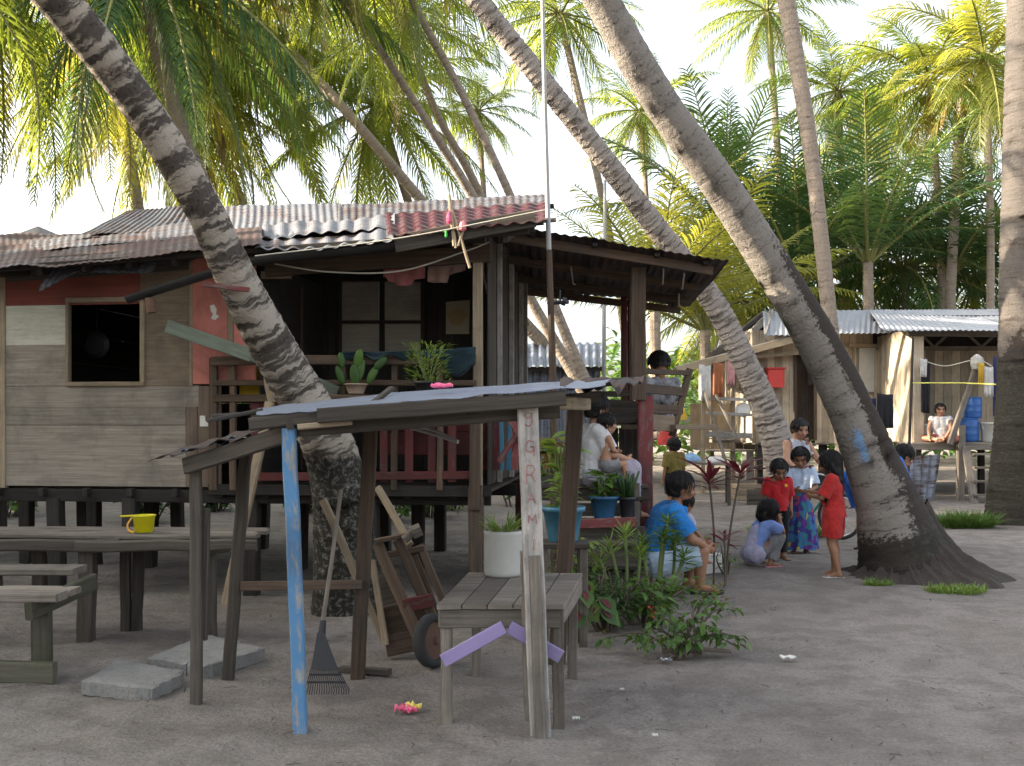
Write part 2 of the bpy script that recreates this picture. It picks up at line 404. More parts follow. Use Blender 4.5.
sk = wn.nodes.new('ShaderNodeTexSky'); sk.sky_type = 'NISHITA'; sk.sun_disc = False
sk.sun_elevation = SUN_EL; sk.sun_rotation = SUN_AZ; sk.air_density = 1.0; sk.dust_density = 4.5; sk.ozone_density = 1.5
bg = wn.nodes['Background']
hz = nd(wn, 'ShaderNodeHueSaturation', {'Color': sk.outputs[0], 'Saturation': .45})
wn.links.new(mixc(wn, 1.0, hz.outputs[0], (1.0, .985, .965), 'MULTIPLY'), bg.inputs[0]); bg.inputs[1].default_value = .15
sc.view_settings.view_transform = 'Standard'; sc.view_settings.look = 'None'; sc.view_settings.exposure = 2.22; sc.view_settings.gamma = 1
sc.view_settings.use_curve_mapping = False
sc.cycles.use_denoising = True; sc.cycles.max_bounces = 8; sc.cycles.transparent_max_bounces = 8
sc.cycles.sample_clamp_indirect = 6

def gz(x, y):
    f = 1/(1+(max(0, y-30)/60)**2)
    return f*(.035*nz((x, y, 3), .45)+.022*nz((x, y, 9), 1.7))-.012
def ground():
    xs = [-600, -300, -150, -80, -50, -35]; x = -24
    while x < 24: xs.append(x); x += .085 if abs(x) < 5 else .25
    xs += [24, 35, 50, 80, 150, 300, 600]
    ys = [-60, -20, -6, 0, 2]; y = 3
    while y < 26: ys.append(y); y += .06 if y < 9 else (.12 if y < 13 else .3)
    ys += [27, 29, 32, 36, 42, 50, 60, 80, 110, 160, 240, 400, 700, 1200]
    vs = [(a, b, gz(a, b)+(.013*nz((a, b, 1), 3.4)+.011*nz((a, b, 5), 6.5)-.012*max(0, nz((a, b*1.3, 8), 4.7))+.005*nz((a, b, 2), 13))*(1 if b < 14 else .3)) for a in xs for b in ys]; n = len(ys)
    fs = [(i*n+j, (i+1)*n+j, (i+1)*n+j+1, i*n+j+1) for i in range(len(xs)-1) for j in range(n-1)]
    me = bpy.data.meshes.new('ground'); me.from_pydata(vs, [], fs); me.update()
    o = link_mesh('ground', me, M['sand'], None, True); o['kind'] = 'structure'
ground()

# ---------------- palms
def spline(pts, n):
    """Catmull-Rom through (Vector, r) keys"""
    P = [(p[0].x, p[0].y, p[0].z, p[1]) for p in pts]; P = [tuple(2*a-b for a, b in zip(P[0], P[1]))]+P+[tuple(2*a-b for a, b in zip(P[-1], P[-2]))]
    out = []
    for i in range(1, len(P)-2):
        for k in range(n):
            t = k/n; q = []
            for c in range(4):
                a, b, d, e = P[i-1][c], P[i][c], P[i+1][c], P[i+2][c]
                q.append(.5*(2*b+(d-a)*t+(2*a-5*b+4*d-e)*t*t+(3*b-a-3*d+e)*t**3))
            out.append((V(q[:3]), q[3]))
    out.append((V(P[-2][:3]), P[-2][3])); return out
def trunk_mesh(keys, step=.04, ridge=.04, nseg=20, wear=None, rough=.02, seed=0):
    rr = random.Random(seed); sp = spline(keys, 24); rings = []; acc = 0; u = 0; cum = [0]
    for a, b in zip(sp[:-1], sp[1:]): cum.append(cum[-1]+(b[0]-a[0]).length)
    T = cum[-1]; pos = []; q = 0; k = 0
    while q < T:
        pos.append((q, k % 2)); k += 1
        q += step*(.28 if k % 2 == 1 else 1.0)*rr.uniform(.75, 1.25)
    pos.append((T, 0))
    vs = []; uvu = []; idx = 0; x = V((1, 0, 0)); wearv = []
    dr = 1.0
    for q, ph in pos:
        while idx < len(cum)-2 and cum[idx+1] < q: idx += 1
        t = (q-cum[idx])/max(1e-6, cum[idx+1]-cum[idx]); a, b = sp[idx], sp[min(idx+1, len(sp)-1)]
        p = a[0].lerp(b[0], t); r = a[1]*(1-t)+b[1]*t
        d = (b[0]-a[0]).normalized(); x = (x-d*x.dot(d)).normalized(); y = d.cross(x)
        if ph == 0: dr = rr.uniform(.4, 1.3)
        s = 1+ridge*dr*(1 if ph else -.35)
        tl = rr.uniform(-.012, .012)
        for j in range(nseg):
            an = 6.2832*j/nseg
            n3 = noise.noise(V((math.cos(an)*1.5+seed, math.sin(an)*1.5, q*2.2)))
            n4 = noise.noise(V((math.cos(an)*4+seed, math.sin(an)*4, q*14)))
            R_ = r*(s+rough*n3*1.6+ridge*.8*n4)
            w3 = p+(x*math.cos(an)+y*math.sin(an))*R_+d*(tl*math.cos(an+q)+.5*step*n4)
            vs.append(w3); nrm = (x*math.cos(an)+y*math.sin(an))
            wearv.append(wear(w3, nrm, q) if wear else (0, 0, 0))
        uvu.append(q)
    fs = []; uvs = []; n = nseg; per = 6.2832*keys[len(keys)//2][1]
    for i in range(len(pos)-1):
        for j in range(n):
            k = (j+1) % n; fs.append((i*n+j, i*n+k, (i+1)*n+k, (i+1)*n+j))
            uvs += [(uvu[i]+seed, per*j/n), (uvu[i]+seed, per*(j+1)/n), (uvu[i+1]+seed, per*(j+1)/n), (uvu[i+1]+seed, per*j/n)]
    fs.append(tuple(range((len(pos)-1)*n, len(pos)*n))); uvs += [(0, 0)]*n
    me = bpy.data.meshes.new('trunk'); me.from_pydata(vs, [], fs)
    ul = me.uv_layers.new(name='UVMap'); ul.data.foreach_set('uv', [c for p in uvs for c in p])
    at = me.attributes.new('wear', 'FLOAT_COLOR', 'POINT'); at.data.foreach_set('color', [c for w in wearv for c in (*w, 1)])
    me.update(); return me
def frond(mb, rr, az, e0, bend, L, nl, hang, segs=3, lw=.045, ll=.2, tint=.5, base=V((0, 0, 0)), fwdmix=.55):
    n = 14; p = V(base); path = [p.copy()]; dirs = []
    side = V((-math.sin(az), math.cos(az), 0)); tw = rr.uniform(-.5, .5)
    for i in range(n):
        t = (i+.5)/n; e = e0-bend*t**1.25
        d = V((math.cos(az)*math.cos(e), math.sin(az)*math.cos(e), math.sin(e))); dirs.append(d)
        p = p+d*(L/n); path.append(p.copy())
    mb.m = 1
    mb.tube(path, [.035*L/3.6*(1-.9*i/n)+.004 for i in range(n+1)], 5, True, tint)
    mb.m = 0
    for s in (-1, 1):
        for k in range(nl):
            t = .10+.9*(k+rr.random()*.7)/nl
            i = min(n-1, int(t*n)); f = t*n-i; q = path[i].lerp(path[min(i+1, n)], min(1, f)); d = dirs[i]
            up = side.cross(d).normalized()
            if up.z < 0: up = -up
            prof = min(1, .35+t*2.6) if t < .3 else (1.0 if t < .6 else max(.25, 1-(t-.6)*1.75))
            l = ll*L*prof*rr.uniform(.85, 1.1); w = lw*L/3.6*(.6+.4*prof)
            sv = (side*s*math.cos(tw)+up*s*math.sin(tw)*.4)
            ld = (sv*1.0+d*fwdmix*(1+t)+up*rr.uniform(.0, .35)).normalized()
            c = q.copy(); wv = d.copy(); vs = []
            for g in range(segs+1):
                h = g/segs
                ww = w*(.55 if g == 0 else (1-.93*h**2))
                vs += [c-wv*ww*.5, c+wv*ww*.5]
                ld = (ld+V((0, 0, -1))*hang*rr.uniform(.8, 1.2)*(h+.25)/segs*2).normalized(); c = c+ld*(l/segs)
            fs = [(2*g, 2*g+1, 2*g+3, 2*g+2) for g in range(segs)]
            mb.add(vs, fs, None, min(1, max(0, tint+rr.uniform(-.18, .18))))
def crown_mesh(seed, L=3.6, nf=24, emax=80, emin=-55, nl=52, hang=1.0, segs=3, lw=.045, dead=3, ll=.2, bs=1.0):
    rr = random.Random(seed); mb = MB()
    for i in range(nf):
        k = i/(nf-1); e0 = math.radians(emax+(emin-emax)*k**.9)+rr.uniform(-.12, .12)
        az = i*2.39996+rr.uniform(-.25, .25)
        bend = bs*math.radians(rr.uniform(45, 80))*(1 if e0 > 0 else .55)
        l = L*rr.uniform(.85, 1.08)*(.7+.3*min(1, k*4+.2))
        frond(mb, rr, az, e0, bend, l, nl, hang*(.5+.8*k), segs, lw, ll, tint=rr.uniform(.15, .85), base=V((math.cos(az), math.sin(az), -.3*k))*.09*L/3.6)
    for i in range(dead):   # hanging dry fronds
        az = rr.uniform(0, 6.28); frond(mb, rr, az, math.radians(-60), .5, L*.8, nl//2, 1.6, 2, lw*.8, tint=1.2, base=V((math.cos(az)*.1, math.sin(az)*.1, -.25)))
    me = mb.mesh('crown')
    return me
CR = {'a': crown_mesh(1, 3.8, 28, 80, -62, 54, 1.4, ll=.22, lw=.058), 'b': crown_mesh(2, 3.8, 32, 78, -70, 50, 1.6, ll=.22, lw=.06), 'c': crown_mesh(3, 3.6, 30, 80, -55, 40, 1.1, 2, .08, ll=.24),
      'd': crown_mesh(4, 3.6, 28, 82, -58, 40, 1.2, 2, .08, ll=.24), 'y': crown_mesh(5, 3.9, 17, 88, 30, 38, .75, 3, .06, dead=0, ll=.19, bs=.62)}
def nuts_mesh(seed):
    rr = random.Random(seed); mb = MB()
    for i in range(8):
        az = rr.uniform(0, 6.28); c = V((math.cos(az)*.2, math.sin(az)*.2, -.32-rr.random()*.25)); r = rr.uniform(.09, .12)
        mb.lathe([(r*.15, -r*1.2), (r*.75, -r*.75), (r, -.0), (r*.8, r*.7), (r*.15, r*1.15)], c, 10)
    return mb.mesh('coconuts')
NUTS = nuts_mesh(3)
LEAFM = {'g': 'leaf_palm', 'b': 'leaf_palm_b', 'y': 'leaf_palm_y'}
CRV = {}
def palm(label, keys, bark, crown=None, cm='g', cscale=1.0, spin=0.0, step=.05, ridge=.05, nseg=14, wear=None, seed=0, group='coconut palms behind the houses', nuts=True, tiltv=None, name='coconut_palm', rough=.02):
    """keys: (px, py, depth, width px)"""
    ks = [(W(a, b, y) if isinstance(a, (int, float)) else a, (w*(y if y else 1)/F)/2) for a, b, y, w in keys]
    base = ks[0][0]
    t = thing(name, label, 'palm tree', (base.x, base.y, 0), group)
    me = trunk_mesh(ks, step, ridge, nseg, wear, rough, seed)
    link_mesh('trunk', me, bark, t, nseg > 12 and ridge < .03)
    if crown:
        key = crown+cm
        if key not in CRV:
            m2 = CR[crown].copy(); m2.materials.append(M[LEAFM[cm]]); m2.materials.append(M['rachis']); CRV[key] = m2
        o = bpy.data.objects.new('crown', CRV[key]); COL.objects.link(o); o.parent = t; ORG[o.name] = ORG[t.name]
        top = ks[-1][0]; d = (ks[-1][0]-ks[-2][0]).normalized()
        o.location = top-t.location+d*.05; o.scale = (cscale,)*3
        ax = (d*.45+V((0, 0, .55))).normalized() if tiltv is None else V(tiltv).normalized()
        o.rotation_euler = (ax.to_track_quat('Z', 'Y').to_matrix() @ Matrix.Rotation(spin, 3, 'Z')).to_euler()
        if nuts:
            if not NUTS.materials: NUTS.materials.append(M['coconut'])
            c = bpy.data.objects.new('coconut_bunch', NUTS); COL.objects.link(c); c.parent = t; ORG[c.name] = ORG[t.name]
            c.location = o.location; c.scale = (cscale,)*3; c.rotation_euler = (0, 0, spin)
    return t
B_main = barkmat('bark_mottled', (.38, .33, .27), (.045, .035, .03), .88, .46, paint=None)
B_big = barkmat('bark_grey', (.255, .228, .20), (.06, .048, .04), .5, .57, .14, paint=(.16, .30, .52))
B_dark = barkmat('bark_dark_grey', (.115, .102, .092), (.06, .048, .04), .5, .55, .12)
B_mid = barkmat('bark_brown', (.32, .28, .245), (.07, .055, .045), .75, .52)
B_far = barkmat('bark_far', (.33, .27, .215), (.12, .09, .07), .5, .6)
def sm(a, b, x):
    t = max(0, min(1, (x-a)/(b-a))); return t*t*(3-2*t)
# mottled palm in front of the stilt house
def wear1(p, n, q):
    return (0, .85*sm(1.45, 1.15, p.z), 0)
palm('coconut palm with a black-blotched leaning trunk crossing in front of the stilt house', [
    (349, 618, 8.35, 74), (346, 560, 8.25, 64), (341, 500, 8.15, 56), (328, 445, 8.0, 52), (292, 381, 7.85, 47), (244, 295, 7.5, 41), (199, 200, 7.2, 37), (136, 100, 6.9, 38), (58, 0, 6.5, 42), (-60, -125, 5.9, 42), (-440, -540, 5.0, 40)],
    B_main, 'a', 'g', .9, 1.0, step=.062, ridge=.028, nseg=36, wear=wear1, seed=5, group='leaning coconut palms in the yard', rough=.03)
# big leaning palm with the flared foot
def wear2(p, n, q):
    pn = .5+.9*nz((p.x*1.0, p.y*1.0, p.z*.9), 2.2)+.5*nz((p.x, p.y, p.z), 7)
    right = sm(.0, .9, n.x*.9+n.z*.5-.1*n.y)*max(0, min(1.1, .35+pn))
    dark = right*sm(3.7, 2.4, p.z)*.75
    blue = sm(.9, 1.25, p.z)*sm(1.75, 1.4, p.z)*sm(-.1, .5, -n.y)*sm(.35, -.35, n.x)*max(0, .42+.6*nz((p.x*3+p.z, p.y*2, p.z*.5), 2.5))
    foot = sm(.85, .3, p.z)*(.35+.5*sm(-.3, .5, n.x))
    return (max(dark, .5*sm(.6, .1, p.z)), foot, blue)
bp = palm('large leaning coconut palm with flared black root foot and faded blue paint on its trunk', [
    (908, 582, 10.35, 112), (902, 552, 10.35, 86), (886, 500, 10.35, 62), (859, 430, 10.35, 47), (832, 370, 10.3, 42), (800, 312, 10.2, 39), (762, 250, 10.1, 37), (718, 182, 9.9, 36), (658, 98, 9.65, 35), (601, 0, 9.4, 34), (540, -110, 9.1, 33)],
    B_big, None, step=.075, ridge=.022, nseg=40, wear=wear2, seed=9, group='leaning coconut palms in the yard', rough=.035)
def root_mound():
    c = V((4.13, 10.32, 0)); n = 260; rng = random.Random(3); lob = [rng.uniform(0, 6.28) for _ in range(4)]
    rs = [0.26, .34, .43, .54, .66, .79, .92, 1.02]; hs = [.74, .52, .36, .24, .145, .075, .02, -.06]; rings = []; K = 34
    for q in range(K):
        f = q/(K-1)*7; i = min(6, int(f)); t = f-i; r = rs[i]*(1-t)+rs[i+1]*t; h = hs[i]*(1-t)+hs[i+1]*t; k = f; ring = []
        for j in range(n):
            a = 6.2832*j/n; ca, sa = math.cos(a), math.sin(a)
            lat = .5+.5*math.cos(a+.25); m = (.80+.22*lat)*(1+.05*math.sin(5*a+lob[0])+.04*math.sin(9*a+lob[1]))+.05*nz((ca*3, sa*3, 1), 2)
            x = c.x-.12*(1-k/7)+ca*r*m*.95; y = c.y+sa*r*m*.85
            fib = nz((ca*14+5, sa*14, r*2.2), 1)+.6*nz((ca*34, sa*34+3, r*5), 1)
            z = h*(.30+.72*lat if h > 0 else 1)*(1+.05*math.sin(7*a+lob[2]))+(.045*fib+.03*nz((x, y, 2), 6)+.022*nz((x, y, 4), 17))*min(1, .3+h*3)*(1 if f > .4 else 0)
            ring.append(V((x, y, z)))
        rings.append(ring)
    mb = MB(); mb.loft(rings, [i*.05 for i in range(K)], [j*.03 for j in range(n+1)], False, .5)
    mb.build('root_mass', M['dirt'], bp, True)
root_mound()
# medium leaning palm
palm('leaning coconut palm with a brown scarred trunk behind the big flared palm', [
    (792, 505, 17.2, 38), (784, 470, 17.1, 33), (768, 415, 17.0, 28), (746, 365, 16.9, 25), (712, 300, 16.7, 23), (652, 222, 16.3, 22), (580, 128, 15.8, 21), (472, -6, 15.2, 20), (395, -95, 14.8, 19)],
    B_mid, None, step=.09, ridge=.055, nseg=24, seed=13, group='leaning coconut palms in the yard')
# straight palms at right
palm('slender pale coconut palm rising between the big leaning trunk and the far house roof', [
    (846, 506, 19, 19.1), (843, 440, 19, 16.5), (831, 330, 19, 14.8), (812, 160, 19, 14.8), (793, 40, 19, 16.5), (782, -20, 19, 16.5), (765, -110, 19, 14.8)], B_far, None, step=.1, ridge=.03, nseg=18, seed=17, group='upright coconut palms by the far house')
def shade3(p, n, q): k = p.z+.35*nz((p.x*2, p.y*2, p.z), 2)+.2*nz((p.x, p.y, p.z*2), 7); return (1.0*sm(3.0, 2.3, k), 1.1*sm(2.9, 2.1, k), 0)  # shade on the lower trunk, painted dark into the bark colour
palm('thick upright coconut palm with shade painted on its foot at the right edge of the photo', [
    (1020, 526, 15.8, 66), (1020, 480, 15.8, 58), (1021, 400, 15.8, 46), (1023, 250, 15.8, 42), (1026, 100, 15.8, 40), (1030, -60, 15.8, 38), (1034, -160, 15.8, 36)], B_dark, None, step=.07, ridge=.02, nseg=30, wear=shade3, seed=21, group='upright coconut palms by the far house')
palm('thin pale coconut palm trunk just left of the palm at the right edge', [
    (945, 440, 30, 11), (952, 260, 30, 10), (962, 100, 30, 9), (974, -30, 30, 9)], B_far, None, step=.12, ridge=.03, nseg=14, seed=22)
# palms behind the house, leaning left
palm('leaning coconut palm behind the roof with a heavy drooping crown at the upper left', [
    (600, 400, 30, 15.2), (540, 340, 29.7, 12.9), (505, 300, 29.4, 11.4), (425, 205, 28.8, 10.6), (345, 110, 28.3, 9.9), (285, 45, 30.5, 9.1), (255, 15, 31, 8.4)], B_far, 'b', 'g', 1.68, .3, step=.1, ridge=.04, nseg=16, seed=31)
palm('leaning coconut palm rising steeply behind the middle of the roof', [
    (600, 420, 23, 13.7), (548, 330, 23, 10.6), (475, 200, 22, 9.1), (410, 95, 21, 7.6), (350, 5, 20.5, 6.8), (270, -120, 20, 6.8)], B_far, 'b', 'y', .95, 1.4, step=.1, ridge=.04, nseg=14, seed=32)
palm('leaning coconut palm behind the right end of the maroon roof, rising out of the photo', [
    (600, 415, 22, 13.7), (568, 340, 22, 10.6), (510, 195, 21, 8.4), (455, 80, 20.5, 7.6), (412, 0, 20, 7.6), (362, -110, 19.8, 7.6)], B_far, 'b', 'g', 1.05, 2.2, step=.1, ridge=.04, nseg=14, seed=33)
palm('slim coconut palm leaning behind the roof with its crown between two thicker trunks', [
    (515, 300, 27, 9.1), (480, 195, 26, 8.4), (440, 120, 25, 7.6), (420, 70, 25, 6.8), (408, 20, 25, 6.8)], B_far, 'c', 'g', .9, 2.8, step=.12, ridge=.04, nseg=12, seed=36)
palm('coconut palm with thin pale stem and hanging fronds close behind the mottled trunk', [
    (262, 270, 32, 12), (240, 200, 31.7, 10), (222, 150, 31.5, 10), (200, 60, 31.2, 9), (192, 40, 31, 9)], B_far, 'b', 'g', 1.75, 4.1, step=.1, ridge=.04, nseg=14, seed=34)
palm('coconut palm with blue-green fronds hanging behind the top of the mottled trunk', [
    (330, 430, 20.2, 22), (256, 290, 20, 20), (196, 170, 19.6, 18), (156, 40, 19.2, 15), (146, -45, 19, 14)], B_far, 'a', 'b', 1.38, 5.0, step=.1, ridge=.04, nseg=14, seed=35)
palm('coconut palm whose fronds hang into the upper left corner of the photo', [
    (-120, 420, 20, 20), (-60, 150, 19.5, 18), (-15, -20, 19, 16), (-10, -40, 19, 15)], B_far, 'a', 'g', 1.3, .9, step=.1, ridge=.04, nseg=14, seed=37)
palm('coconut palm with yellow-green fronds over the left roof', [
    (160, 400, 27, 12), (140, 220, 26.5, 11), (112, 60, 26, 10), (105, 25, 26, 10)], B_far, 'b', 'y', 1.25, 2.0, step=.1, ridge=.04, nseg=12, seed=38)
palm('coconut palm with fronds filling the gap right of the leaning trunk above the roof', [
    (470, 420, 34, 10), (432, 280, 33.5, 9), (395, 160, 33.2, 8), (378, 105, 33, 8)], B_far, 'b', 'g', 1.3, .8, step=.12, ridge=.04, nseg=12, seed=39)
palm('coconut palm with bright drooping fronds low behind the left half of the roof', [
    (230, 420, 33, 10), (215, 280, 32.5, 9), (190, 160, 32.2, 8), (172, 95, 32, 8)], B_far, 'b', 'y', 1.45, 2.9, step=.12, ridge=.04, nseg=12, seed=40)
# distant palms
far = [('small distant coconut palm in the gap above the roof ridge', 478, 112, 36, 520, 7, 'c', 'g', .62, 1, 495),
       ('distant coconut palm standing above the side porch between two leaning trunks', 640, 112, 38, 440, 7, 'd', 'g', .85, 2, 652),
       ('distant coconut palm with leaning stem at the top beside the thin pole', 560, 15, 34, 440, 9, 'c', 'g', 1.0, 3, 640),
       ('distant coconut palm with a bare thin stem high in the gap of white sky', 768, 12, 36, 420, 9, 'd', 'g', .85, 4, 784),
       ('distant coconut palm left of the tall cluster with a rounded crown', 838, 92, 34, 420, 9, 'd', 'g', .85, 5, 842),
       ('distant coconut palm with ragged spreading fronds right of the rounded crown', 930, 85, 31, 420, 9, 'c', 'g', 1.05, 6, 942),
       ('distant coconut palm with yellowed fronds beside the palm at the right edge', 985, 60, 29, 420, 9, 'c', 'y', 1.05, .4, 988),
       ('distant coconut palm half hidden behind the rounded crown', 880, 135, 40, 420, 8, 'c', 'y', .95, 1.7, 884),
       ('distant coconut palm partly behind the thick trunk at the right edge', 1032, 90, 33, 420, 9, 'd', 'g', 1.05, 2.5, 1030),
       ('distant coconut palm behind the upright fronds right of the big leaning trunk', 800, 190, 42, 420, 8, 'c', 'g', .9, 3.5, 806)]
for i, (lb, px, py, D, by, w, cr, cm, cs, sp_, bx) in enumerate(far):
    palm(lb, [(bx, by, D, w), (px*.45+bx*.55+4, py*.5+by*.5, D, w*.85), (px, py, D, w*.75)], B_far, cr, cm, cs, sp_, step=.16, ridge=.03, nseg=8, seed=50+i, tiltv=(0, 0, 1))
# young palms with fronds rising from near the ground
yng = [('young coconut palm with tall dark fronds fanned above the far house roof', 868, 262, 29, 440, 1.35, .3, 'b'),
       ('young coconut palm with fronds spread behind the big leaning trunk', 725, 238, 31, 440, 1.4, 1.3, 'b'),
       ('young coconut palm with arching yellow fronds beside the side porch', 655, 312, 24, 440, 1.05, 2.1, 'y'),
       ('young coconut palm behind the ridge of the far house at right', 950, 275, 31, 440, 1.3, 3.3, 'b'),
       ('young coconut palm low between the leaning brown trunk and far house', 705, 330, 26, 440, 1.15, 5.1, 'y'),
       ('young coconut palm behind the slender pale trunk', 800, 285, 30, 440, 1.3, 4.4, 'b'),
       ('young coconut palm far right behind the thick trunk', 1020, 290, 31, 440, 1.2, 5.7, 'b')]
for i, (lb, px, py, D, by, cs, sp_, cm) in enumerate(yng):
    palm(lb, [(px+3, by, D, 12), (px+1, (py+by)/2, D, 11), (px, py, D, 10)], B_far, 'y', cm, cs, sp_, step=.15, ridge=.05, nseg=10, seed=70+i, group='young coconut palms', nuts=False, tiltv=(0, 0, 1))
low = [('low bushy coconut palm behind the roof ridge of the far house', 905, 268, 33, 1.25, .7, 'b'), ('low bushy coconut palm behind the far house near the right-edge palm', 975, 280, 34, 1.25, 2.2, 'g'),
       ('low bushy coconut palm between the big leaning trunk and the slender pale trunk', 790, 262, 34, 1.3, 3.1, 'b'), ('low bushy coconut palm behind the lean-to roof of the far house', 735, 300, 32, 1.0, 4.4, 'y'), ('low bushy coconut palm behind the slender pale trunk and far roof', 850, 285, 36, 1.3, 5.2, 'g')]
for i, (lb, px, py, D, cs, sp_, cm) in enumerate(low):
    palm(lb, [(px+3, 440, D, 9), (px+1, (py+440)/2, D, 8), (px, py, D, 8)], B_far, 'd', cm, cs, sp_, step=.15, ridge=.05, nseg=10, seed=85+i, group='young coconut palms', nuts=False, tiltv=(0, 0, 1))
# dense grove added unseen left of the frame, shaped to shade the yard
def shade_grove():
    rr = random.Random(77); mb = MB()
    spots = [(-15, 5.5, 8), (-15.5, 9.3, 7.0), (-18.2, 8.0, 9.2), (-16, 12.5, 7.4), (-17.5, 15.2, 12.0), (-17, 17.5, 9), (-18, 21, 10.5), (-19, 26, 11), (-16, 3, 9), (-17, -2, 9), (-17, -7, 9), (-19, 31, 10)]
    for (x, y, h) in spots:
        for k in range(2100):
            a = rr.uniform(0, 6.28); ph = rr.uniform(-1, 1); r = 2.9*rr.random()**.4; z = h*.5+ph*h*.5
            p = V((x+math.cos(a)*r*math.sqrt(1-ph*ph*.8), y+math.sin(a)*r*math.sqrt(1-ph*ph*.8), max(.1, z)))
            mb.leaf(p, (rr.uniform(-1, 1), rr.uniform(-1, 1), rr.uniform(-.8, .4)), rr.uniform(.6, 1.0), rr.uniform(.4, .6))
    o = mb.build('shade_grove', M['leaf_dark']); setp(o, 'unseen grove of leafy trees left of the yard', 'shade_grove', None, 'stuff')
shade_grove()
# ---------------- the stilt house
house = thing('stilt_house', 'weathered grey plank house on stilts with patched rusty and maroon roof and open porch', 'house', HL(-2.2, 1.5, 0))
def uz(px, py, v): return HUV(px, py, v)
def hb(mb, u0, u1, v, z0, z1, th=.025, tint=None, jit=0, seg=1, ch=.004):
    """board panel standing on the plane v, running along u"""
    zc = (z0+z1)/2; mb.beam(HL(u0, v, zc), HL(u1, v, zc), th, z1-z0, (0, 0, 1), ch, jit, seg, tint)
def hpanel(name, px0, py0, px1, py1, v, m, th=.02, gap=.004, rows=1, vert=False, mb=None, parent=house):
    u0, z1 = uz(px0, py0, v); u1, z0 = uz(px1, py1, v)
    own = mb is None; mb = mb or MB()
    if vert: 
        n = rows
        for i in range(n):
            a = u0+(u1-u0)*i/n; b = u0+(u1-u0)*(i+1)/n-gap
            mb.beam(HL((a+b)/2, v, z0), HL((a+b)/2, v, z1), b-a, th, HV, .003)
    else:
        for i in range(rows):
            a = z0+(z1-z0)*i/rows; b = z0+(z1-z0)*(i+1)/rows-gap
            hb(mb, u0, u1, v+R.uniform(-.002, .002), a, b, th)
    if own: return mb.build(name, M[m], parent)
wv = .02
hpanel('wall_panel', 5, 266, 141, 304, wv, 'p_red').data
hpanel('wall_panel', 141, 264, 190, 386, wv, 'p_ply')
hpanel('wall_panel', 5, 304, 67, 345, wv+.003, 'p_cream')
hpanel('wall_panel', 5, 345, 67, 386, wv, 'p_grey')
mb = MB()
for a, b in ((386, 407), (407, 425), (425, 487)): hpanel('', 5, a, 186 if a > 386 else 199, b, wv+R.uniform(-.004, .004), '', mb=mb)
mb.build('plank_wall', M['p_grey'], house)
hpanel('wall_panel', 186, 386, 222, 487, wv+.006, 'p_brown', vert=True, rows=3)
dpan = hpanel('door_panel', 193, 250, 228, 384, wv-.004, 'p_salmon')
hpanel('door_panel', 234, 250, 256, 384, wv, 'p_salmon')
mb = MB()
for x0, x1 in ((189.5, 193), (228, 233)):
    u0, z1 = uz(x0, 250, wv-.01); u1, z0 = uz(x1, 386, wv-.01); mb.beam(HL((u0+u1)/2, wv-.01, z0), HL((u0+u1)/2, wv-.01, z1), u1-u0, .03, HV)
mb.build('door_frame', M['tan'], house)
mb = MB(); p = HP(213, 311, wv-.016)     # flaked pale patch on the salmon board
mb.slab([p+HU*a+V((0, 0, b)) for a, b in ((-.03, .05), (.01, .06), (.035, .02), (.03, -.03), (.06, -.05), (.02, -.085), (-.02, -.07), (.0, -.03), (-.02, 0))], .002)
mb.build('flaked_patch', M['white_plastic'], house); mb = MB(); p = HP(203, 421, wv-.012); mb.slab([p+HU*a+V((0, 0, b)) for a, b in ((-.03, .05), (.02, .05), (.025, .0), (.05, -.02), (.05, -.05), (-.03, -.05))], .002)
mb.build('flaked_patch', M['white_plastic'], house)
# window
win = MB()
for (x0, y0, x1, y1) in ((67, 298, 145, 302), (67, 382, 145, 386), (67, 302, 70, 382), (141, 302, 145.5, 382)):
    u0, z1 = uz(x0, y0, wv-.01); u1, z0 = uz(x1, y1, wv-.01)
    if x1-x0 > 20: hb(win, u0, u1, wv-.012, z0, z1, .06)
    else: win.beam(HL((u0+u1)/2, wv-.012, z0), HL((u0+u1)/2, wv-.012, z1), u1-u0, .06, HV)
wo = win.build('window_frame', M['tan'], house)
mb = MB(); c_ = HP(97, 345, .75); mb.lathe([(.13, 0), (.14, .01), (.10, .04), (.01, .045)], c_, 20, (-HV).to_track_quat('Z', 'Y').to_matrix()); mb.tube([c_+V((0, 0, .13)), c_+V((0, 0, .5))], .004, 5); pan = mb.build('hanging_pan', M['gutter']); setp(pan, 'round metal pan hanging in the dark window of the stilt house', 'pan')
# corner post and shell of the room
mb = MB()
uL = uz(5, 400, 0)[0]; uP = uz(222, 400, 0)[0]
mb.beam(HL(uL-.03, .03, .95), HL(uL-.03, .03, 3.0), .06, .07, HV)
mb.build('corner_post', M['tan'], house)
zf, zw = 1.0, 3.25
mb = MB()
def shell(u0, v0, u1, v1, z0, z1, n=6):
    for i in range(n):
        a = z0+(z1-z0)*i/n; b = z0+(z1-z0)*(i+1)/n-.003
        mb.beam(HL(u0, v0, (a+b)/2), HL(u1, v1, (a+b)/2), .02, b-a, (0, 0, 1), .003)
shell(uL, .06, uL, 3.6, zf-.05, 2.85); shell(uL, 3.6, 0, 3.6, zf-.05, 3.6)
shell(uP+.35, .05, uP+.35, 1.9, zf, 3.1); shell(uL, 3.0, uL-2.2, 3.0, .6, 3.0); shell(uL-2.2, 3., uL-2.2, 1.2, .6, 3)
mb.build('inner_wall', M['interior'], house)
mb = MB(); mb.slab([HL(uL, .06, 2.84), HL(uP+.35, .06, 2.84), HL(uP+.35, 3.6, 2.9), HL(uL, 3.6, 2.9)], .02, dirn=(0, 0, 1)); mb.build('ceiling', M['interior'], house)
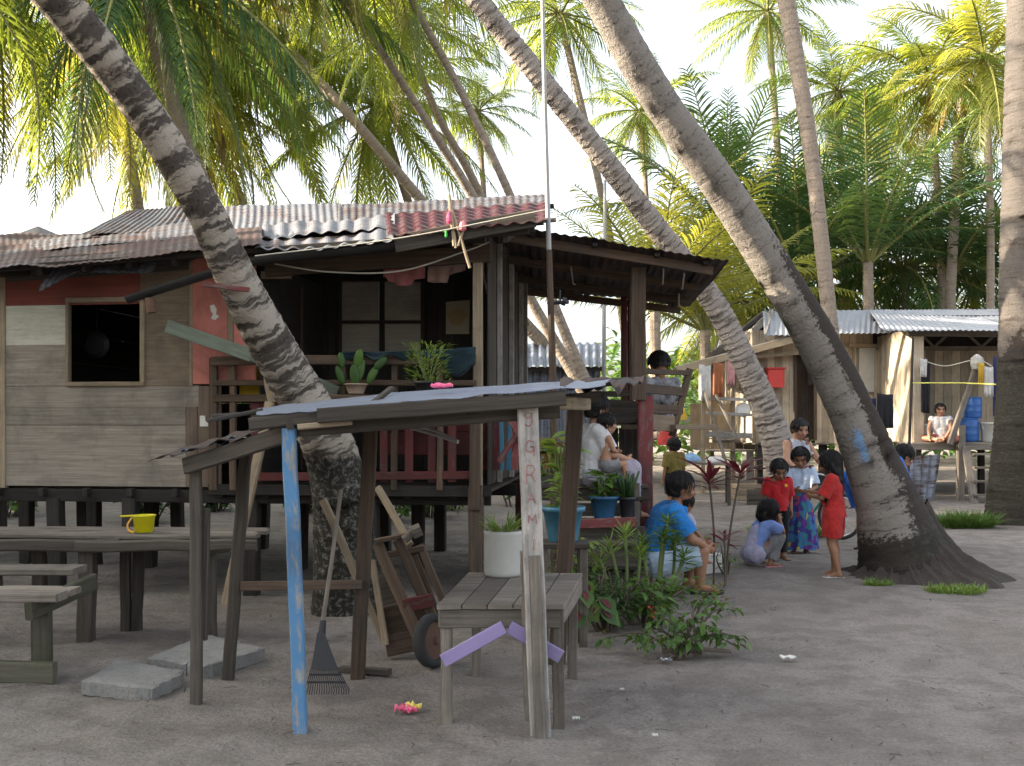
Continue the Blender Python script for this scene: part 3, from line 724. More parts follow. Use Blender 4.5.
# porch back wall with pale plywood panels
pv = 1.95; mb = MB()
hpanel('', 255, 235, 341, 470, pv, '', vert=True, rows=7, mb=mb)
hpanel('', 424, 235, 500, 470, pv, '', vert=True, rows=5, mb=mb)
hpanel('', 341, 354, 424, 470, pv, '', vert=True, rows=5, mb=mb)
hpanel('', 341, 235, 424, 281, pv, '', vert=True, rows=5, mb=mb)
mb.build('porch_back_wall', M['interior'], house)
for (x0, y0, x1, y1) in ((342, 281, 379, 321), (385, 281, 421, 321), (342, 323, 379, 354), (385, 323, 421, 354)):
    hpanel('plywood_panel', x0, y0, x1, y1, pv-.02, 'p_grey_pale')
mb = MB()
for x in (339.5, 382, 423):
    a = HP(x, 240, pv-.045); b = HP(x, 356, pv-.045); mb.beam(a, b, .05, .03, HV)
for y in (280, 322): mb.beam(HP(339, y, pv-.05), HP(424, y, pv-.05), .025, .035, (0, 0, 1))
mb.build('panel_frame', M['interior'], house)
mb = MB(); mb.beam(HP(300, 286, 1.2), HP(300, 470, 1.2), .06, .05, HV); mb.beam(HP(293, 286, 1.5), HP(293, 470, 1.5), .05, .05, HV); mb.build('door_frame', M['brown'], house)
# porch right-hand wall (narrow boards, pale battens)
mb = MB(); n = 9
for i in range(n):
    v0 = .16+i*.36; mb.beam(HL(.06, v0+.17, zf), HL(.06, v0+.17, 3.3), .34, .02, HU)
mb.build('side_wall', M['greydark'], house)
mb = MB()
for px, w_ in ((486.5, .03), (497.5, .07), (508, .035), (513.5, .05)):
    v = (px-479)/34*3.1; mb.beam(HL(.015, v, zf), HL(.015, v, 3.1), .06 if w_ > .05 else .03, .05, HU)
    mb.beam(HL(.10, v, zf), HL(.10, v, 3.3), w_, .05, HU)
mb.build('batten', M['white_wood'], house)
mb = MB(); mb.slab([HL(.0, .35, 3.32), HL(.0, .35, 2.95), HL(.0, 1.9, 2.25), HL(.0, 2.1, 2.28), HL(.0, 2.0, 3.4)], .02); mb.build('gable_board', M['white_wood'], house)
# porch floor, beams, stilts
mb = MB()
u0 = uL-.1
for i in range(24):
    v = -.02+i*.15; mb.beam(HL(u0 if v > .02 else uP, v+.07, zf-.045), HL(.1, v+.07, zf-.045), .145, .03, (0, 0, 1))
mb.build('floor', M['greydark'], house)
mb = MB()
mb.beam(HL(u0-1.9, .05, .885), HL(.1, .05, .885), .07, .12, (0, 0, 1), .006, .004, 5)
mb.beam(HL(uP-.1, -.06, .955), HL(.12, -.06, .955), .035, .10, (0, 0, 1), .006, .003, 4)
for v in (1.75, 3.45): mb.beam(HL(u0-1.9, v, .86), HL(.15, v, .86), .08, .13, (0, 0, 1))
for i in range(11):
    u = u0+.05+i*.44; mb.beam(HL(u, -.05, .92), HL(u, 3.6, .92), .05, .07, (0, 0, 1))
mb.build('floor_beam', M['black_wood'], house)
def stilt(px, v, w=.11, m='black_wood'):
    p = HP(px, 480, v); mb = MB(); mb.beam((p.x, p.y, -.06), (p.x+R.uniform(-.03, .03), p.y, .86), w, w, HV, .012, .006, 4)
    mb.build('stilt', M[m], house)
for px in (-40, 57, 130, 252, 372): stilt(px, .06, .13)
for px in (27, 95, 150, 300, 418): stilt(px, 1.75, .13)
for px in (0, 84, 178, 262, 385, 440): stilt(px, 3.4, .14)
# front corner post of the porch: rough stilt below, pale post above
mb = MB(); mb.beam(HL(0, -.05, -.05), HL(-.02, -.05, 1.0), .13, .13, HV, .015, .008, 5); mb.beam(HL(-.02, -.13, .8), HL(-.015, -.13, 1.62), .09, .05, HV, .006, .004, 4); mb.build('stilt', M['brown'], house)
mb = MB(); mb.beam(HL(-.01, -.0, 1.0), HL(-.01, 0, 3.18), .085, .07, HV, .006, .003, 5); mb.build('porch_post', M['tan'], house)
mb = MB(); mb.beam(HP(266, 268, -.02), HP(491, 253, -.02), .07, .155, (0, 0, 1), .008, .004, 6); mb.build('porch_beam', M['brown'], house)
mb = MB(); mb.beam(HP(262, 275, .05), HP(291, 275, .05), .05, .07); mb.build('beam_end', M['tan'], house)
# porch railing
mb = MB()
mb.beam(HP(212, 361, -.12), HP(476, 359, -.12), .05, .085, (0, 0, 1), .006, .005, 6)
for y, t in ((383, .05), (398, .07)): mb.beam(HP(214, y, -.1), HP(476, y, -.1), .04, t, (0, 0, 1), .006, .005, 5)
for px in (214, 233, 343, 395, 440): mb.beam(HP(px, 358, -.08), HP(px+R.uniform(-1, 1), 490, -.08), .075 if px < 220 else .055, .05, HV, .006, .003, 4)
mb.build('porch_railing', M['brown'], house)
mb = MB()
for px in (255, 290, 320, 384, 409, 432, 452):
    mb.beam(HP(px, 402, -.07), HP(px, 482, -.07), .075, .025, HV)
mb.beam(HP(250, 405, -.06), HP(474, 405, -.06), .03, .07, (0, 0, 1)); mb.beam(HP(250, 477, -.085), HP(474, 475, -.085), .04, .075, (0, 0, 1))
hpanel('', 380, 408, 474, 455, .1, '', rows=2, mb=mb)
mb.build('porch_balustrade', M['maroon_wood'], house)
# maroon boards, X brace and blue door strip on the porch right end
mb = MB()
for px in (484, 491, 497): mb.beam(HP(px, 412, .45), HP(px, 470, .45), .07, .02, HV)
mb.build('side_boards', M['red_wood'], house); mb = MB(); mb.beam(HP(505, 412, -.02), HP(523, 440, -.02), .05, .03, HV); mb.beam(HP(499, 462, .0), HP(520, 428, .0), .05, .03, HV)
mb.beam(HP(516, 410, .06), HP(515, 470, .06), .06, .04, HV)
mb.build('side_railing', M['red_wood'], house)
mb = MB(); mb.beam(HP(501, 408, .3), HP(502, 470, .3), .04, .03, HV); mb.beam(HP(512.5, 408, .3), HP(510, 470, .3), .07, .03, HV); mb.build('blue_board', M['pot_teal'], house)
# yellow board and green-grey plank on the porch
hpanel('yellow_board', 242, 366, 268, 395, .25, 'yellow') if False else None
mb = MB(); u0_, z1 = uz(240, 366, .2); u1_, z0 = uz(264, 396, .2); hb(mb, u0_, u1_, .2, z0, z1, .02); mb.build('yellow_board', plain('yellow_paint', (.55, .36, .01), .6, var=.25), house)
# the gutter
mb = MB(); pth = [HP(x, y, v) for x, y, v in ((127, 297, -.52), (213, 270, -.5), (258, 258, -.5), (345, 249, -.5), (390, 244, -.5), (440, 236, -.5), (485, 229, -.5))]
sp = spline([(p, 1) for p in pth], 5)
for s in range(len(sp)-1):
    pass
def gutter(path, r):
    rings = []; n = 10; prof = [(math.cos(a), math.sin(a)) for a in [math.pi+math.pi*k/n for k in range(n+1)]]
    prof = [(x*r, y*r) for x, y in prof]+[(x*r*.86, y*r*.86) for x, y in reversed(prof)]
    us = []; u = 0; vv = [0]
    for j in range(len(prof)): vv.append(vv[-1]+.02)
    for i, (p, _) in enumerate(path):
        d = (path[min(i+1, len(path)-1)][0]-path[max(0, i-1)][0]).normalized(); rt = d.cross(V((0, 0, 1))).normalized(); up = rt.cross(d)
        rings.append([p+rt*x+up*y for x, y in prof]); us.append(i*.1)
    mb.loft(rings, us, vv, True, .5)
gutter(sp, .062)
g = mb.build('gutter', M['gutter'], house)
mb = MB(); p = HP(150, 298, -.52); mb.tube([p, p+V((.0, 0, -.04)), p+V((.012, 0, -.13))], [.042, .045, .045], 12, False); mb.tube([p+V((.012, 0, -.13)), p+V((.0, 0, -.04))], [.037, .037], 12, True); mb.build('downspout', M['rusty_metal'], g)
# ---- roof
def csheet(mb, A, B, C, D, pitch=.076, amp=.0055, sag=.022, nv=10, th=.003, tile=False, rag=.0, seed=0):
    """corrugated sheet: A,B lower edge (left to right); D,C upper edge"""
    A, B, C, D = map(V, (A, B, C, D)); L = (B-A).length; nu = int(L/pitch*8); nrm = (B-A).cross(D-A).normalized()
    if nrm.z < 0: nrm = -nrm
    Hh = (D-A).length
    def f(s, t):
        t2 = t
        if rag and t < .001: t2 = -rag*abs(nz((s*L*2.3, seed, 0), 1))
        p = A.lerp(B, s).lerp(D.lerp(C, s), t2); x = s*L/pitch*6.2832
        h = amp*math.sin(x)+sag*nz((s*L*.9, t*1.3, seed), 1)+sag*.5*nz((s*L*3, t*2.5, seed+5), 1)
        if tile: h = amp*math.sin(x)+.020*(1-(t*Hh/.34) % 1)+sag*nz((s*L*1.5, t*2, seed), 1)
        return p+nrm*h
    mb.grid(f, nu, nv, -nrm*th, (L, Hh))
def eave(u): return 3.02+.052*(u+4.5)*.92
def ridge(u): return 4.12+.02*(u+3)
# framing under the eaves
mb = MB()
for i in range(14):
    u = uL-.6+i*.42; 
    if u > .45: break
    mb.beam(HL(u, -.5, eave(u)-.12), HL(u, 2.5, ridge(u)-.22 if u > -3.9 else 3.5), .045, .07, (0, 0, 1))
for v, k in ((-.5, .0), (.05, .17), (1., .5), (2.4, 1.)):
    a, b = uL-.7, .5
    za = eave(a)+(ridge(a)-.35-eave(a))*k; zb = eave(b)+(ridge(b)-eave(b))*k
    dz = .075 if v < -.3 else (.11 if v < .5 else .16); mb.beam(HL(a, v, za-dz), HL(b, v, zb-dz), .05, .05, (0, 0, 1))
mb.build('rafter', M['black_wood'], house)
mb = MB(); mb.beam(HL(uL-.05, .03, eave(uL)+.0), HL(.05, .03, eave(0)+.0), .05, .22, (0, 0, 1)); mb.build('top_plate', M['greydark'], house)
def S(name, m, *args, **kw):
    mb = MB(); csheet(mb, *args, **kw); return mb.build(name, M[m], house, False)
ua = lambda px, v: uz(px, 300, v)[0]
E_ = -.62
def eL(px, py, v): u, z = uz(px, py, v); return HL(u, v, z)
# lower rusty rows, left
S('roof_sheet', 'rust', eL(-70, 269, E_), eL(95, 263, E_), eL(100, 240, 1.0), eL(-60, 250, 1.0), rag=.06, seed=1, sag=.05, amp=.0035)
S('roof_sheet', 'rust', eL(88, 262, E_-.01), eL(262, 243, E_-.01), eL(262, 226, 1.0), eL(92, 238, 1.0), rag=.03, seed=2, sag=.035, amp=.0035)
S('roof_sheet', 'zincrust', eL(30, 252, .5), eL(205, 235, .5), eL(210, 219, 1.3), eL(30, 240, 1.3), rag=.12, seed=3, sag=.04, amp=.0035)
S('roof_sheet', 'rust', eL(-60, 252, .9), eL(100, 240, .9), eL(100, 231, 2.4), eL(-60, 238, 2.4), rag=.05, seed=4, sag=.05, amp=.0035)
# upper rows
S('roof_sheet', 'zincrust', eL(80, 234, 1.0), eL(205, 232, 1.0), eL(212, 205, 2.6), eL(128, 211, 2.6), rag=.03, seed=5, sag=.045)
S('roof_sheet', 'zinc', eL(200, 233, .95), eL(345, 226, .95), eL(342, 203, 2.6), eL(205, 208, 2.6), rag=.02, seed=6, sag=.03)
S('roof_sheet', 'zincrust', eL(338, 224, .93), eL(470, 219, .93), eL(470, 199, 2.6), eL(338, 203, 2.6), rag=.02, seed=7, sag=.025)
S('roof_sheet', 'zincrust', eL(464, 221, .9), eL(550, 217, .9), eL(549, 193, 2.6), eL(464, 198, 2.6), rag=.02, seed=8, sag=.025)
# lower rows, right: pale sheets then maroon tile-profile sheets
S('roof_sheet', 'zinc', eL(255, 248, E_), eL(395, 240, E_), eL(395, 214, 1.05), eL(255, 229, 1.05), pitch=.15, amp=.013, rag=.07, seed=9, sag=.05)
S('roof_sheet', 'zinc', eL(262, 238, .0), eL(385, 229, .0), eL(388, 216, 1.1), eL(262, 226, 1.1), pitch=.15, amp=.013, rag=.10, seed=10, sag=.06)
S('maroon_roof_sheet', 'maroon_sheet', eL(388, 238, E_-.02), eL(548, 223, E_-.02), eL(548, 203, 1.1), eL(385, 214, 1.1), pitch=.13, amp=.011, tile=True, nv=60, seed=11)
# back slope
S('roof_sheet', 'rust', HL(-.1, 5.6, 3.0), HL(-5.0, 5.6, 2.9), HL(-5.0, 2.55, 3.85), HL(-.1, 2.55, 4.15), nv=4, seed=12)
S('flap_sheet', 'zincrust', eL(38, 292, -.45), eL(78, 272, -.5), eL(100, 262, -.3), eL(55, 262, -.3), seed=13, sag=.03, nv=6)
S('flap_sheet', 'zincrust', eL(78, 273, -.45), eL(152, 271, -.42), eL(160, 258, -.3), eL(78, 262, -.3), seed=14, sag=.04, nv=6, rag=.2)
mb = MB(); mb.beam(HP(395, 244, -.58), HP(535, 218, -.58), .03, .15, (0, 0, 1), .006, .003, 5); mb.build('fascia_board', M['greydark'], house)
# pale roof corner of the neighbour roof at far left
mb = MB(); mb.grid(lambda s, t: eL(-60, 262, 2.9).lerp(eL(38, 226, 2.9), s)+HV*(t*2.5)+V((0, 0, -.12*t)), 4, 2, (0, 0, -.12), (1, 2)); mb.build('roof_edge_board', M['white_wood'], house)
# ---- the side porch (lean-to) on the right
def LP(px, py, y): return W(px, py, y)
mb = MB()
A_, B_ = LP(505, 224, 9.15), LP(729, 261, 9.3); C_, D_ = LP(689, 307, 13.0), LP(514, 286, 12.6)
csheet(mb, A_, B_, C_, D_, pitch=.09, amp=.006, sag=.03, nv=14, seed=21)
lr = mb.build('side_porch_roof', M['dark_sheet'], house)
def onroof(s, t, dz=0): return A_.lerp(B_, s).lerp(D_.lerp(C_, s), t)+V((0, 0, dz))
mb = MB()
for t in (.06, .38, .7, .96): mb.beam(onroof(-.0, t, -.075), onroof(.94, t, -.075), .05, .085, (0, 0, 1), .006, .004, 4)
mb.build('side_rafter', M['brown'], house)
mb = MB()
for s in (.12, .4, .68, .9): mb.beam(onroof(s, .02, -.035), onroof(s, .98, -.035), .05, .03, (0, 0, 1))
mb.build('purlin', M['black_wood'], house)
mb = MB()
for s, t0, t1 in ((.72, .1, .35), (.82, .12, .4), (.86, .5, .7), (.3, .3, .62)):
    a, b = onroof(s, t0, -.11), onroof(s+.03, t1, -.10); mb.tube([a, a.lerp(b, .5)+V((.0, 0, -.08)), b], .008, 6)
mb.build('hanging_cord', M['rope'], house)
mb = MB(); mb.beam(LP(637.5, 268, 9.75), LP(638, 400, 9.75), .15, .12, (0, 1, 0), .012, .006, 5); mb.build('side_porch_post', M['brown'], house)
mb = MB(); mb.beam(LP(645, 396, 9.8), (1.30, 9.8, -.05), .15, .10, (0, 1, 0), .012, .005, 5); mb.build('side_porch_post', M['red_wood'], house)
mb = MB()
for px in (624, 630.5): mb.beam(LP(px, 290, 12.3), (LP(px, 400, 12.3).x, 12.3, -.05), .07, .1, (0, 1, 0), .01)
mb.beam(LP(519, 286, 12.3), (LP(519, 400, 12.3).x, 12.3, -.05), .09, .09)
mb.build('side_porch_post', M['maroon_wood'], house)
# deck and heavy rail of the side porch
mb = MB()
for i in range(18):
    y = 9.45+i*.165; mb.beam((.12+.12*(y-9), y, .97), (1.28, y, .97), .16, .03, (0, 0, 1))
mb.beam((.15, 9.42, .9), (1.3, 9.42, .9), .05, .12, (0, 0, 1)); mb.beam((1.25, 9.4, .88), (1.35, 12.4, .88), .06, .12, (0, 0, 1)); mb.beam((.5, 12.4, .88), (1.35, 12.4, .88), .06, .12, (0, 0, 1))
mb.build('side_porch_deck', M['greydark'], house)
mb = MB(); mb.beam(LP(592, 421, 11.2), LP(650, 416, 11.2), .3, .13, (0, 0, 1), .015, .004, 3); mb.build('side_porch_bench', M['greydark'], house); mb = MB()
for y in (382, 394, 406): mb.beam(LP(585, y, 12.25), LP(632, y, 12.25), .03, .07, (0, 0, 1))
mb.beam(LP(570, 407, 12.2), LP(640, 409, 12.2), .04, .2, (0, 0, 1))
mb.build('side_porch_rail', M['greydark'], house)
mb = MB()
for i in range(9):
    px = 580+i*7; mb.beam(LP(px, 428, 11.6), LP(px, 480, 11.6), .075, .02, (0, 1, 0))
mb.build('under_rail_boards', M['black_wood'], house)
mb = MB()
for (a, b, c, d) in ((640, 371, 690, 373), (640, 388, 686, 392), (640, 408, 682, 410)): mb.beam(LP(a, b, 9.9), LP(c, d, 10.6), .03, .095 if b > 380 else .055, (0, 0, 1), .006, .003, 3)
mb.beam(LP(690, 369, 10.6), LP(672, 436, 10.5), .07, .05, (0, 1, 0))
mb.build('stair_railing', M['brown'], house)
mb = MB(); mb.beam(LP(648, 427, 10.6), LP(690, 427, 10.9), .9, .05, (0, 0, 1)); mb.beam(LP(650, 422, 10.1), LP(674, 424, 10.35), .02, .16, (0, 0, 1)); mb.build('railing_board', M['p_ply'], house)
# stairs towards the viewer
def stairs():
    mb = MB()
    for (y, D, x0, x1) in ((498, 9.3, 566, 640), (521, 9.0, 570, 636), (543, 8.75, 568, 636), (566, 8.55, 566, 636)):
        z = CZ+(YH-y)*D/F; mb.beam(((x0-512)*D/F, D, z), ((x1-512)*D/F, D, z), .24, .035, (0, 0, 1), .006, .003, 3)
        mb.beam(((x0-512)*D/F, D-.09, z-.10), ((x1-512)*D/F, D-.09, z-.10), .025, .12, (0, 0, 1))
    for px in (567, 637): mb.beam(((px-512)*9.4/F, 9.4, .95), ((px-512)*8.4/F, 8.45, .02), .05, .16, (0, 0, 1))
    for px in (575, 641): mb.beam(((px-512)*8.9/F, 8.95, -.04), ((px-512)*8.9/F, 8.95, .64), .08, .08)
    mb.build('stairs', M['greydark'], house)
stairs()
mb = MB(); mb.beam(W(578, 524, 8.82), W(636, 522, 8.82), .03, .085, (0, 0, 1), .006); mb.build('step_edge', M['red_wood'], house)
# roof antenna stub / wires
mb = MB(); mb.tube([HP(556, 220, -.3), HP(540, 221, -.3)], .02, 8); mb.build('bracket', M['tan'], house)

# thin poles in front of the house
t = thing('thin_pole', 'tall thin dark pole rising past the right end of the maroon roof', 'pole', (W(553, 500, 8.5).x, 8.5, 0))
mb = MB(); mb.tube([(W(556, 500, 8.5).x, 8.5, -.05), W(553, 380, 8.5), W(549, 250, 8.5)], [.034, .032, .026], 10); mb.build('pole', M['brown'], t)
mb = MB(); mb.tube([W(549, 252, 8.5), W(545, 110, 8.5), W(542, -20, 8.5)], [.022, .02, .016], 10); mb.build('upper_pole', M['pvc'], t)
mb = MB(); mb.tube([W(548, 303, 8.49), W(568, 302, 8.6)], .018, 8); mb.tube([W(560, 302, 8.5), W(560, 290, 8.5)], .006, 6); mb.tube([W(562, 301, 8.5), W(566, 302, 8.5)], .035, 8); mb.build('bracket', M['black'], t)
t = thing('thin_pole', 'pale thin bamboo pole standing behind the dark side porch roof', 'pole', (W(604, 440, 14).x, 14, 0))
mb = MB(); mb.tube([(W(604, 440, 14).x, 14, -.05), W(604, 300, 14), W(605, 180, 14)], [.03, .028, .022], 8); mb.build('pole', M['pvc'], t)
# overhead wire and cords on the porch front
mb = MB()
for pts in ([HP(255, 256, -.7), HP(400, 238, -.72), HP(545, 210, -.7)],):
    mb.tube([q for q, _ in spline([(p, 1) for p in pts], 8)], .006, 5)
o = mb.build('wire', M['rope']); setp(o, 'taut thin wire running along the eaves in front of the maroon roof', 'wire')
mb = MB(); pts = [HP(275, 264, -.25), HP(330, 272, -.25), HP(400, 271, -.25), HP(466, 251, -.25), HP(489, 242, -.2)]
mb.tube([q for q, _ in spline([(p, 1) for p in pts], 8)], .007, 5); o = mb.build('clothes_line', M['rope']); setp(o, 'slack pale cord hanging under the porch beam', 'cord')
# bundle of sticks with pink toy at the eave
t = thing('stick_bundle', 'bundle of thin pale sticks tied upright to the porch beam', 'sticks', HP(460, 250, -.6))
mb = MB()
for a, b, c, d in ((449, 195, 456, 248), (452, 210, 470, 268), (464, 228, 458, 246), (450, 205, 454, 246)): mb.tube([HP(a, b, -.62), HP(c, d, -.62)], .013, 7)
mb.build('sticks', M['tan'], t)
mb = MB(); mb.lathe([(.005, -.05), (.03, -.03), (.035, 0), (.025, .03), (.006, .04)], HP(463, 226, -.63), 10); mb.build('pink_knob', plain('pink_plastic', (.75, .22, .25), .5), t)
mb = MB(); mb.lathe([(.005, -.05), (.02, -.03), (.022, 0), (.015, .04), (.004, .06)], HP(449, 218, -.63), 8); mb.build('pink_ribbon', M['foil_pink'], t)
mb = MB(); mb.lathe([(.004, -.03), (.012, -.02), (.012, .02), (.004, .03)], HP(446, 234, -.63), 8); mb.build('green_peg', plain('green_plastic', (.1, .6, .1), .5), t)
# poster on the porch wall
t = thing('poster', 'faded yellowish picture pinned to the dark porch wall', 'poster', HP(458, 335, 1.9))
mb = MB(); c = [HP(x, y, 1.925) for x, y in ((446, 302), (470, 300), (469, 334), (446, 334))]; mb.slab(c, .004); mb.build('sheet', M['paper'], t)
mb = MB(); c0 = HP(457, 317, 1.918)
for r in (.045, .08, .11): mb.slab([c0+HU*(r*math.cos(a)*(1+.2*math.sin(3*a)))+V((0, -.001*(.11-r)*30, r*.9*math.sin(a))) for a in [6.28*k/16 for k in range(16)][::-1]], .002)
mb.build('faded_print', M['poster_ink'], t)
# green-grey plank lying on the railing
mb = MB(); mb.beam(HP(167, 326, -.35), HP(252, 356, -.28), .04, .12, (0, 0, 1), .006, .003, 3); mb.beam(HP(252, 356, -.28), HP(338, 392, -.2), .04, .1, (0, 0, 1), .006, .003, 2); o = mb.build('long_plank', M['green_wood']); setp(o, 'long green-grey plank lying slanted across the porch railing', 'plank')
mb = MB(); mb.beam(W(203, 284, 7.28), W(249, 290, 7.26), .03, .035, (0, 0, 1), .004, .002, 3); o = mb.build('nailed_board', M['red_wood']); setp(o, 'short red-brown board nailed across the mottled palm trunk', 'board')
mb = MB(); mb.beam(HP(264, 345, -.45), HP(273, 402, -.4), .09, .06, HV, .012, .006, 4); mb.beam(HP(270, 402, -.4), HL(-2.2, -.42, -.05), .08, .06, HV, .012, .006, 4); o = mb.build('split_log', M['tan']); setp(o, 'pale split log standing against the left side of the mottled palm', 'log')
# cloths on porch
def drape(name, label, pts_top, drop, m, n=16, rows=8, thick=.012, group=None, seed=0, wav=.02, cat='garment'):
    A, B = map(V, pts_top); mb = MB(); d = (B-A).normalized(); nrm = d.cross(V((0, 0, 1)))
    def f(s, t):
        dr = drop(s) if callable(drop) else drop
        return A.lerp(B, s)+V((0, 0, -dr*t-.015*math.sin(s*3.14)))+nrm*(wav*t*math.sin(s*17+seed)+wav*.6*nz((s*6, t*3, seed), 1))
    mb.grid(f, n, rows, nrm*thick, (1, 1)); o = mb.build(name, m, None, True); setp(o, label, cat, group); return o
pinkc = cloth('pink_cloth', (.42, .16, .16)); beige = cloth('beige_cloth', (.36, .23, .19)); teal = cloth('teal_cloth', (.014, .035, .045), (.01, .022, .03)); dkc = cloth('dark_cloth', (.025, .025, .03)); wht = cloth('white_cloth', (.6, .58, .55))
drape('hanging_garment', 'pink shirt hanging under the porch beam', [HP(384, 268, .3), HP(425, 264, .3)], lambda s: .17 if .25 < s < .75 else .13-.04*(s < .12), pinkc, seed=1, group='garments hung under the porch beam')
drape('hanging_garment', 'brownish shirt hanging under the porch beam beside the porch post', [HP(428, 264, .3), HP(466, 262, .3)], lambda s: .17 if s < .55 else .10-.06*(s-.55), beige, seed=2, group='garments hung under the porch beam')
drape('draped_cloth', 'long dark teal cloth draped over the porch railing', [HP(344, 352, -.17), HP(476, 347, -.17)], lambda s: .055+.17*sm(.72, .8, s)-.05*sm(.93, 1, s)+.025*math.sin(s*31), teal, 60, 8, .03, seed=3, wav=.045, cat='cloth')
# ---------------- low stall in front: posts and a sheet roof
stall = thing('stall', 'low rickety open stall of odd posts under a patched tin roof', 'stall', (-.9, 5.6, 0))
def spost(m, tx, ty, bx, by, y, w=.075, t=.06, y2=None, extra=None, tint=None, jit=.004):
    mb = MB(); y2 = y2 or y; b = W(bx, by, y2); b.z = -.05
    mb.beam(b, W(tx, ty, y), w, t, (0, 1, 0), .008, jit, 7, tint)
    if extra: extra(mb)
    return mb.build('post', M[m], stall)
spost('greydark', 195, 462, 197, 700, 5.64, .062, .05, extra=lambda mb: mb.beam(W(206, 508, 5.68), W(203, 640, 5.68), .045, .04, (0, 1, 0)))
spost('greydark', 246, 448, 228, 676, 6.18, .07, .06)
bl = spost('blue_wood', 289, 428, 301, 729, 5.1, .068, .06)
spost('brown', 371, 424, 357, 676, 6.17, .085, .06)
np_ = spost('white_wood', 527, 402, 541, 735, 5.03, .105, .05, jit=.002)
spost('brown', 576, 404, 556, 660, 6.6, .11, .09)
mb = MB(); b = W(541, 726, 4.99); b.z = -.04; mb.beam(b, W(534, 556, 4.97), .06, .03, (0, 1, 0), .006, .002, 4); b = W(528, 676, 5.28); b.z = 0.0
mb.beam(b, W(524, 552, 5.06), .045, .04, (0, 1, 0), .006, .002, 4); mb.build('splint', M['grey'], stall)
# hand-painted red letters down the front post
def letters():
    mb = MB(); A = W(527, 402, 5.03); Bz = W(541, 735, 5.03)
    def stroke(cx, cy, s, pts):
        # pixel-sized glyphs laid on the post's front face
        P = [V((W(cx+x*s, cy+y*s, 5.0).x, 0, W(cx+x*s, cy+y*s, 5.0).z)) for x, y in pts]
        P = [V((p.x, 5.03-.0275, p.z)) for p in P]
        for a, b in zip(P[:-1], P[1:]): mb.beam(a, b, .0042, .002, (0, 1, 0), .0005)
    g = [(.8, -.8), (-.3, -.9), (-.9, -.3), (-.3, .2), (.7, -.1), (.8, -.8), (.9, 1.2), (.2, 2), (-.7, 1.6)]
    Gs = [(.9, -1), (-.2, -1.2), (-.9, -.2), (-.7, 1), (.3, 1.3), (.9, .8), (.9, .2), (.2, .1), (1.1, .2), (1, 2.2)]
    Rs = [(-.8, 2), (-.7, -1.8), (.5, -1.7), (.9, -.8), (.2, 0), (-.7, .1), (.3, .3), (1, 1.6)]
    As = [(-.9, 1.2), (0, -1.3), (.9, 1.2), (.5, .3), (-.5, .3)]
    Ms = [(-1, 1.1), (-.9, -1), (0, .4), (.8, -1.1), (1, 1.1)]
    for k, (ch, y, s) in enumerate(((g, 417, 4.6), (Gs, 446, 4.6), (Rs, 474, 5), (As, 498, 4.2), (Ms, 519, 4), ([(0, -1.2), (.1, 1.2)], 545, 4.6))):
        x = 527+(y-402)*14/333+.5; stroke(x, y, s, ch)
    mb.build('red_lettering', M['paint_red'], np_)
letters()
mb = MB()   # front beam, cross rail, rafters
mb.beam(W(250, 424, 5.08), W(372, 411, 5.06), .045, .065, (0, 0, 1), .006, .003, 4); mb.beam(W(318, 416, 5.0), W(566, 398, 4.96), .04, .075, (0, 0, 1), .006, .003, 5)
mb.beam(W(300, 430, 5.14), W(560, 411, 5.1), .05, .07, (0, 0, 1), .006, .003, 4)
mb.build('front_beam', M['greydark'], stall)
mb = MB(); mb.beam(W(298, 427, 5.03), W(352, 422, 5.03), .03, .03, (0, 0, 1)); mb.build('pale_batten', M['tan'], stall)
mb = MB(); mb.beam(W(528, 401, 5.0), W(586, 404, 6.4), .07, .075, (0, 0, 1), .008, .003, 3); mb.build('roof_rafter', M['tan'], stall)
mb = MB()
mb.beam(W(252, 420, 6.3), W(600, 397, 6.55), .05, .07, (0, 0, 1)); mb.beam(W(186, 466, 5.58), W(292, 432, 5.12), .04, .09, (0, 0, 1), .006, .003, 4); mb.beam(W(190, 463, 6.2), W(300, 428, 6.2), .04, .08, (0, 0, 1))
for px, py in ((290, 424), (380, 417), (470, 410)): mb.beam(W(px, py, 5.05), W(px+24, py-6, 6.4), .04, .05, (0, 0, 1))
mb.build('roof_rafter', M['greydark'], stall)
mb = MB(); mb.beam(W(241, 586, 6.1), W(362, 584, 6.1), .03, .055, (0, 0, 1), .005, .003, 4); mb.build('cross_rail', M['brown'], stall)
mb = MB(); mb.beam(W(341, 669, 6.35), W(390, 672, 6.2), .05, .04, (0, 0, 1)); mb.build('foot_board', M['greydark'], stall)
def flat_sheet(name, m, pts, nu=14, nv=8, sag=.012, seed=0, corr=0):
    A, B, C, D = map(V, pts); mb = MB()
    def f(s, t):
        p = A.lerp(B, s).lerp(D.lerp(C, s), t); e = 1+1.5*(t < .05)
        return p+V((0, 0, sag*e*nz((s*7, t*4, seed), 1)+corr*math.sin(s*(B-A).length/.076*6.28)))
    mb.grid(f, nu, nv, (0, 0, -.004), ((B-A).length, (D-A).length)); return mb.build(name, M[m], stall)
flat_sheet('roof_sheet', 'zincblue', [W(256, 414, 5.06), W(402, 404, 5.0), W(398, 392, 6.4), W(258, 408, 6.4)], seed=1, nu=24, sag=.008)
flat_sheet('roof_sheet', 'zincblue', [W(378, 403, 4.98), W(604, 385, 4.92), W(612, 378, 6.6), W(400, 392, 6.5)], seed=2, nu=30, sag=.006)
flat_sheet('roof_sheet', 'dark_sheet', [W(148, 461, 5.62), W(296, 421, 5.1), W(300, 414, 6.4), W(170, 452, 6.3)], seed=3, nu=20, corr=.008)
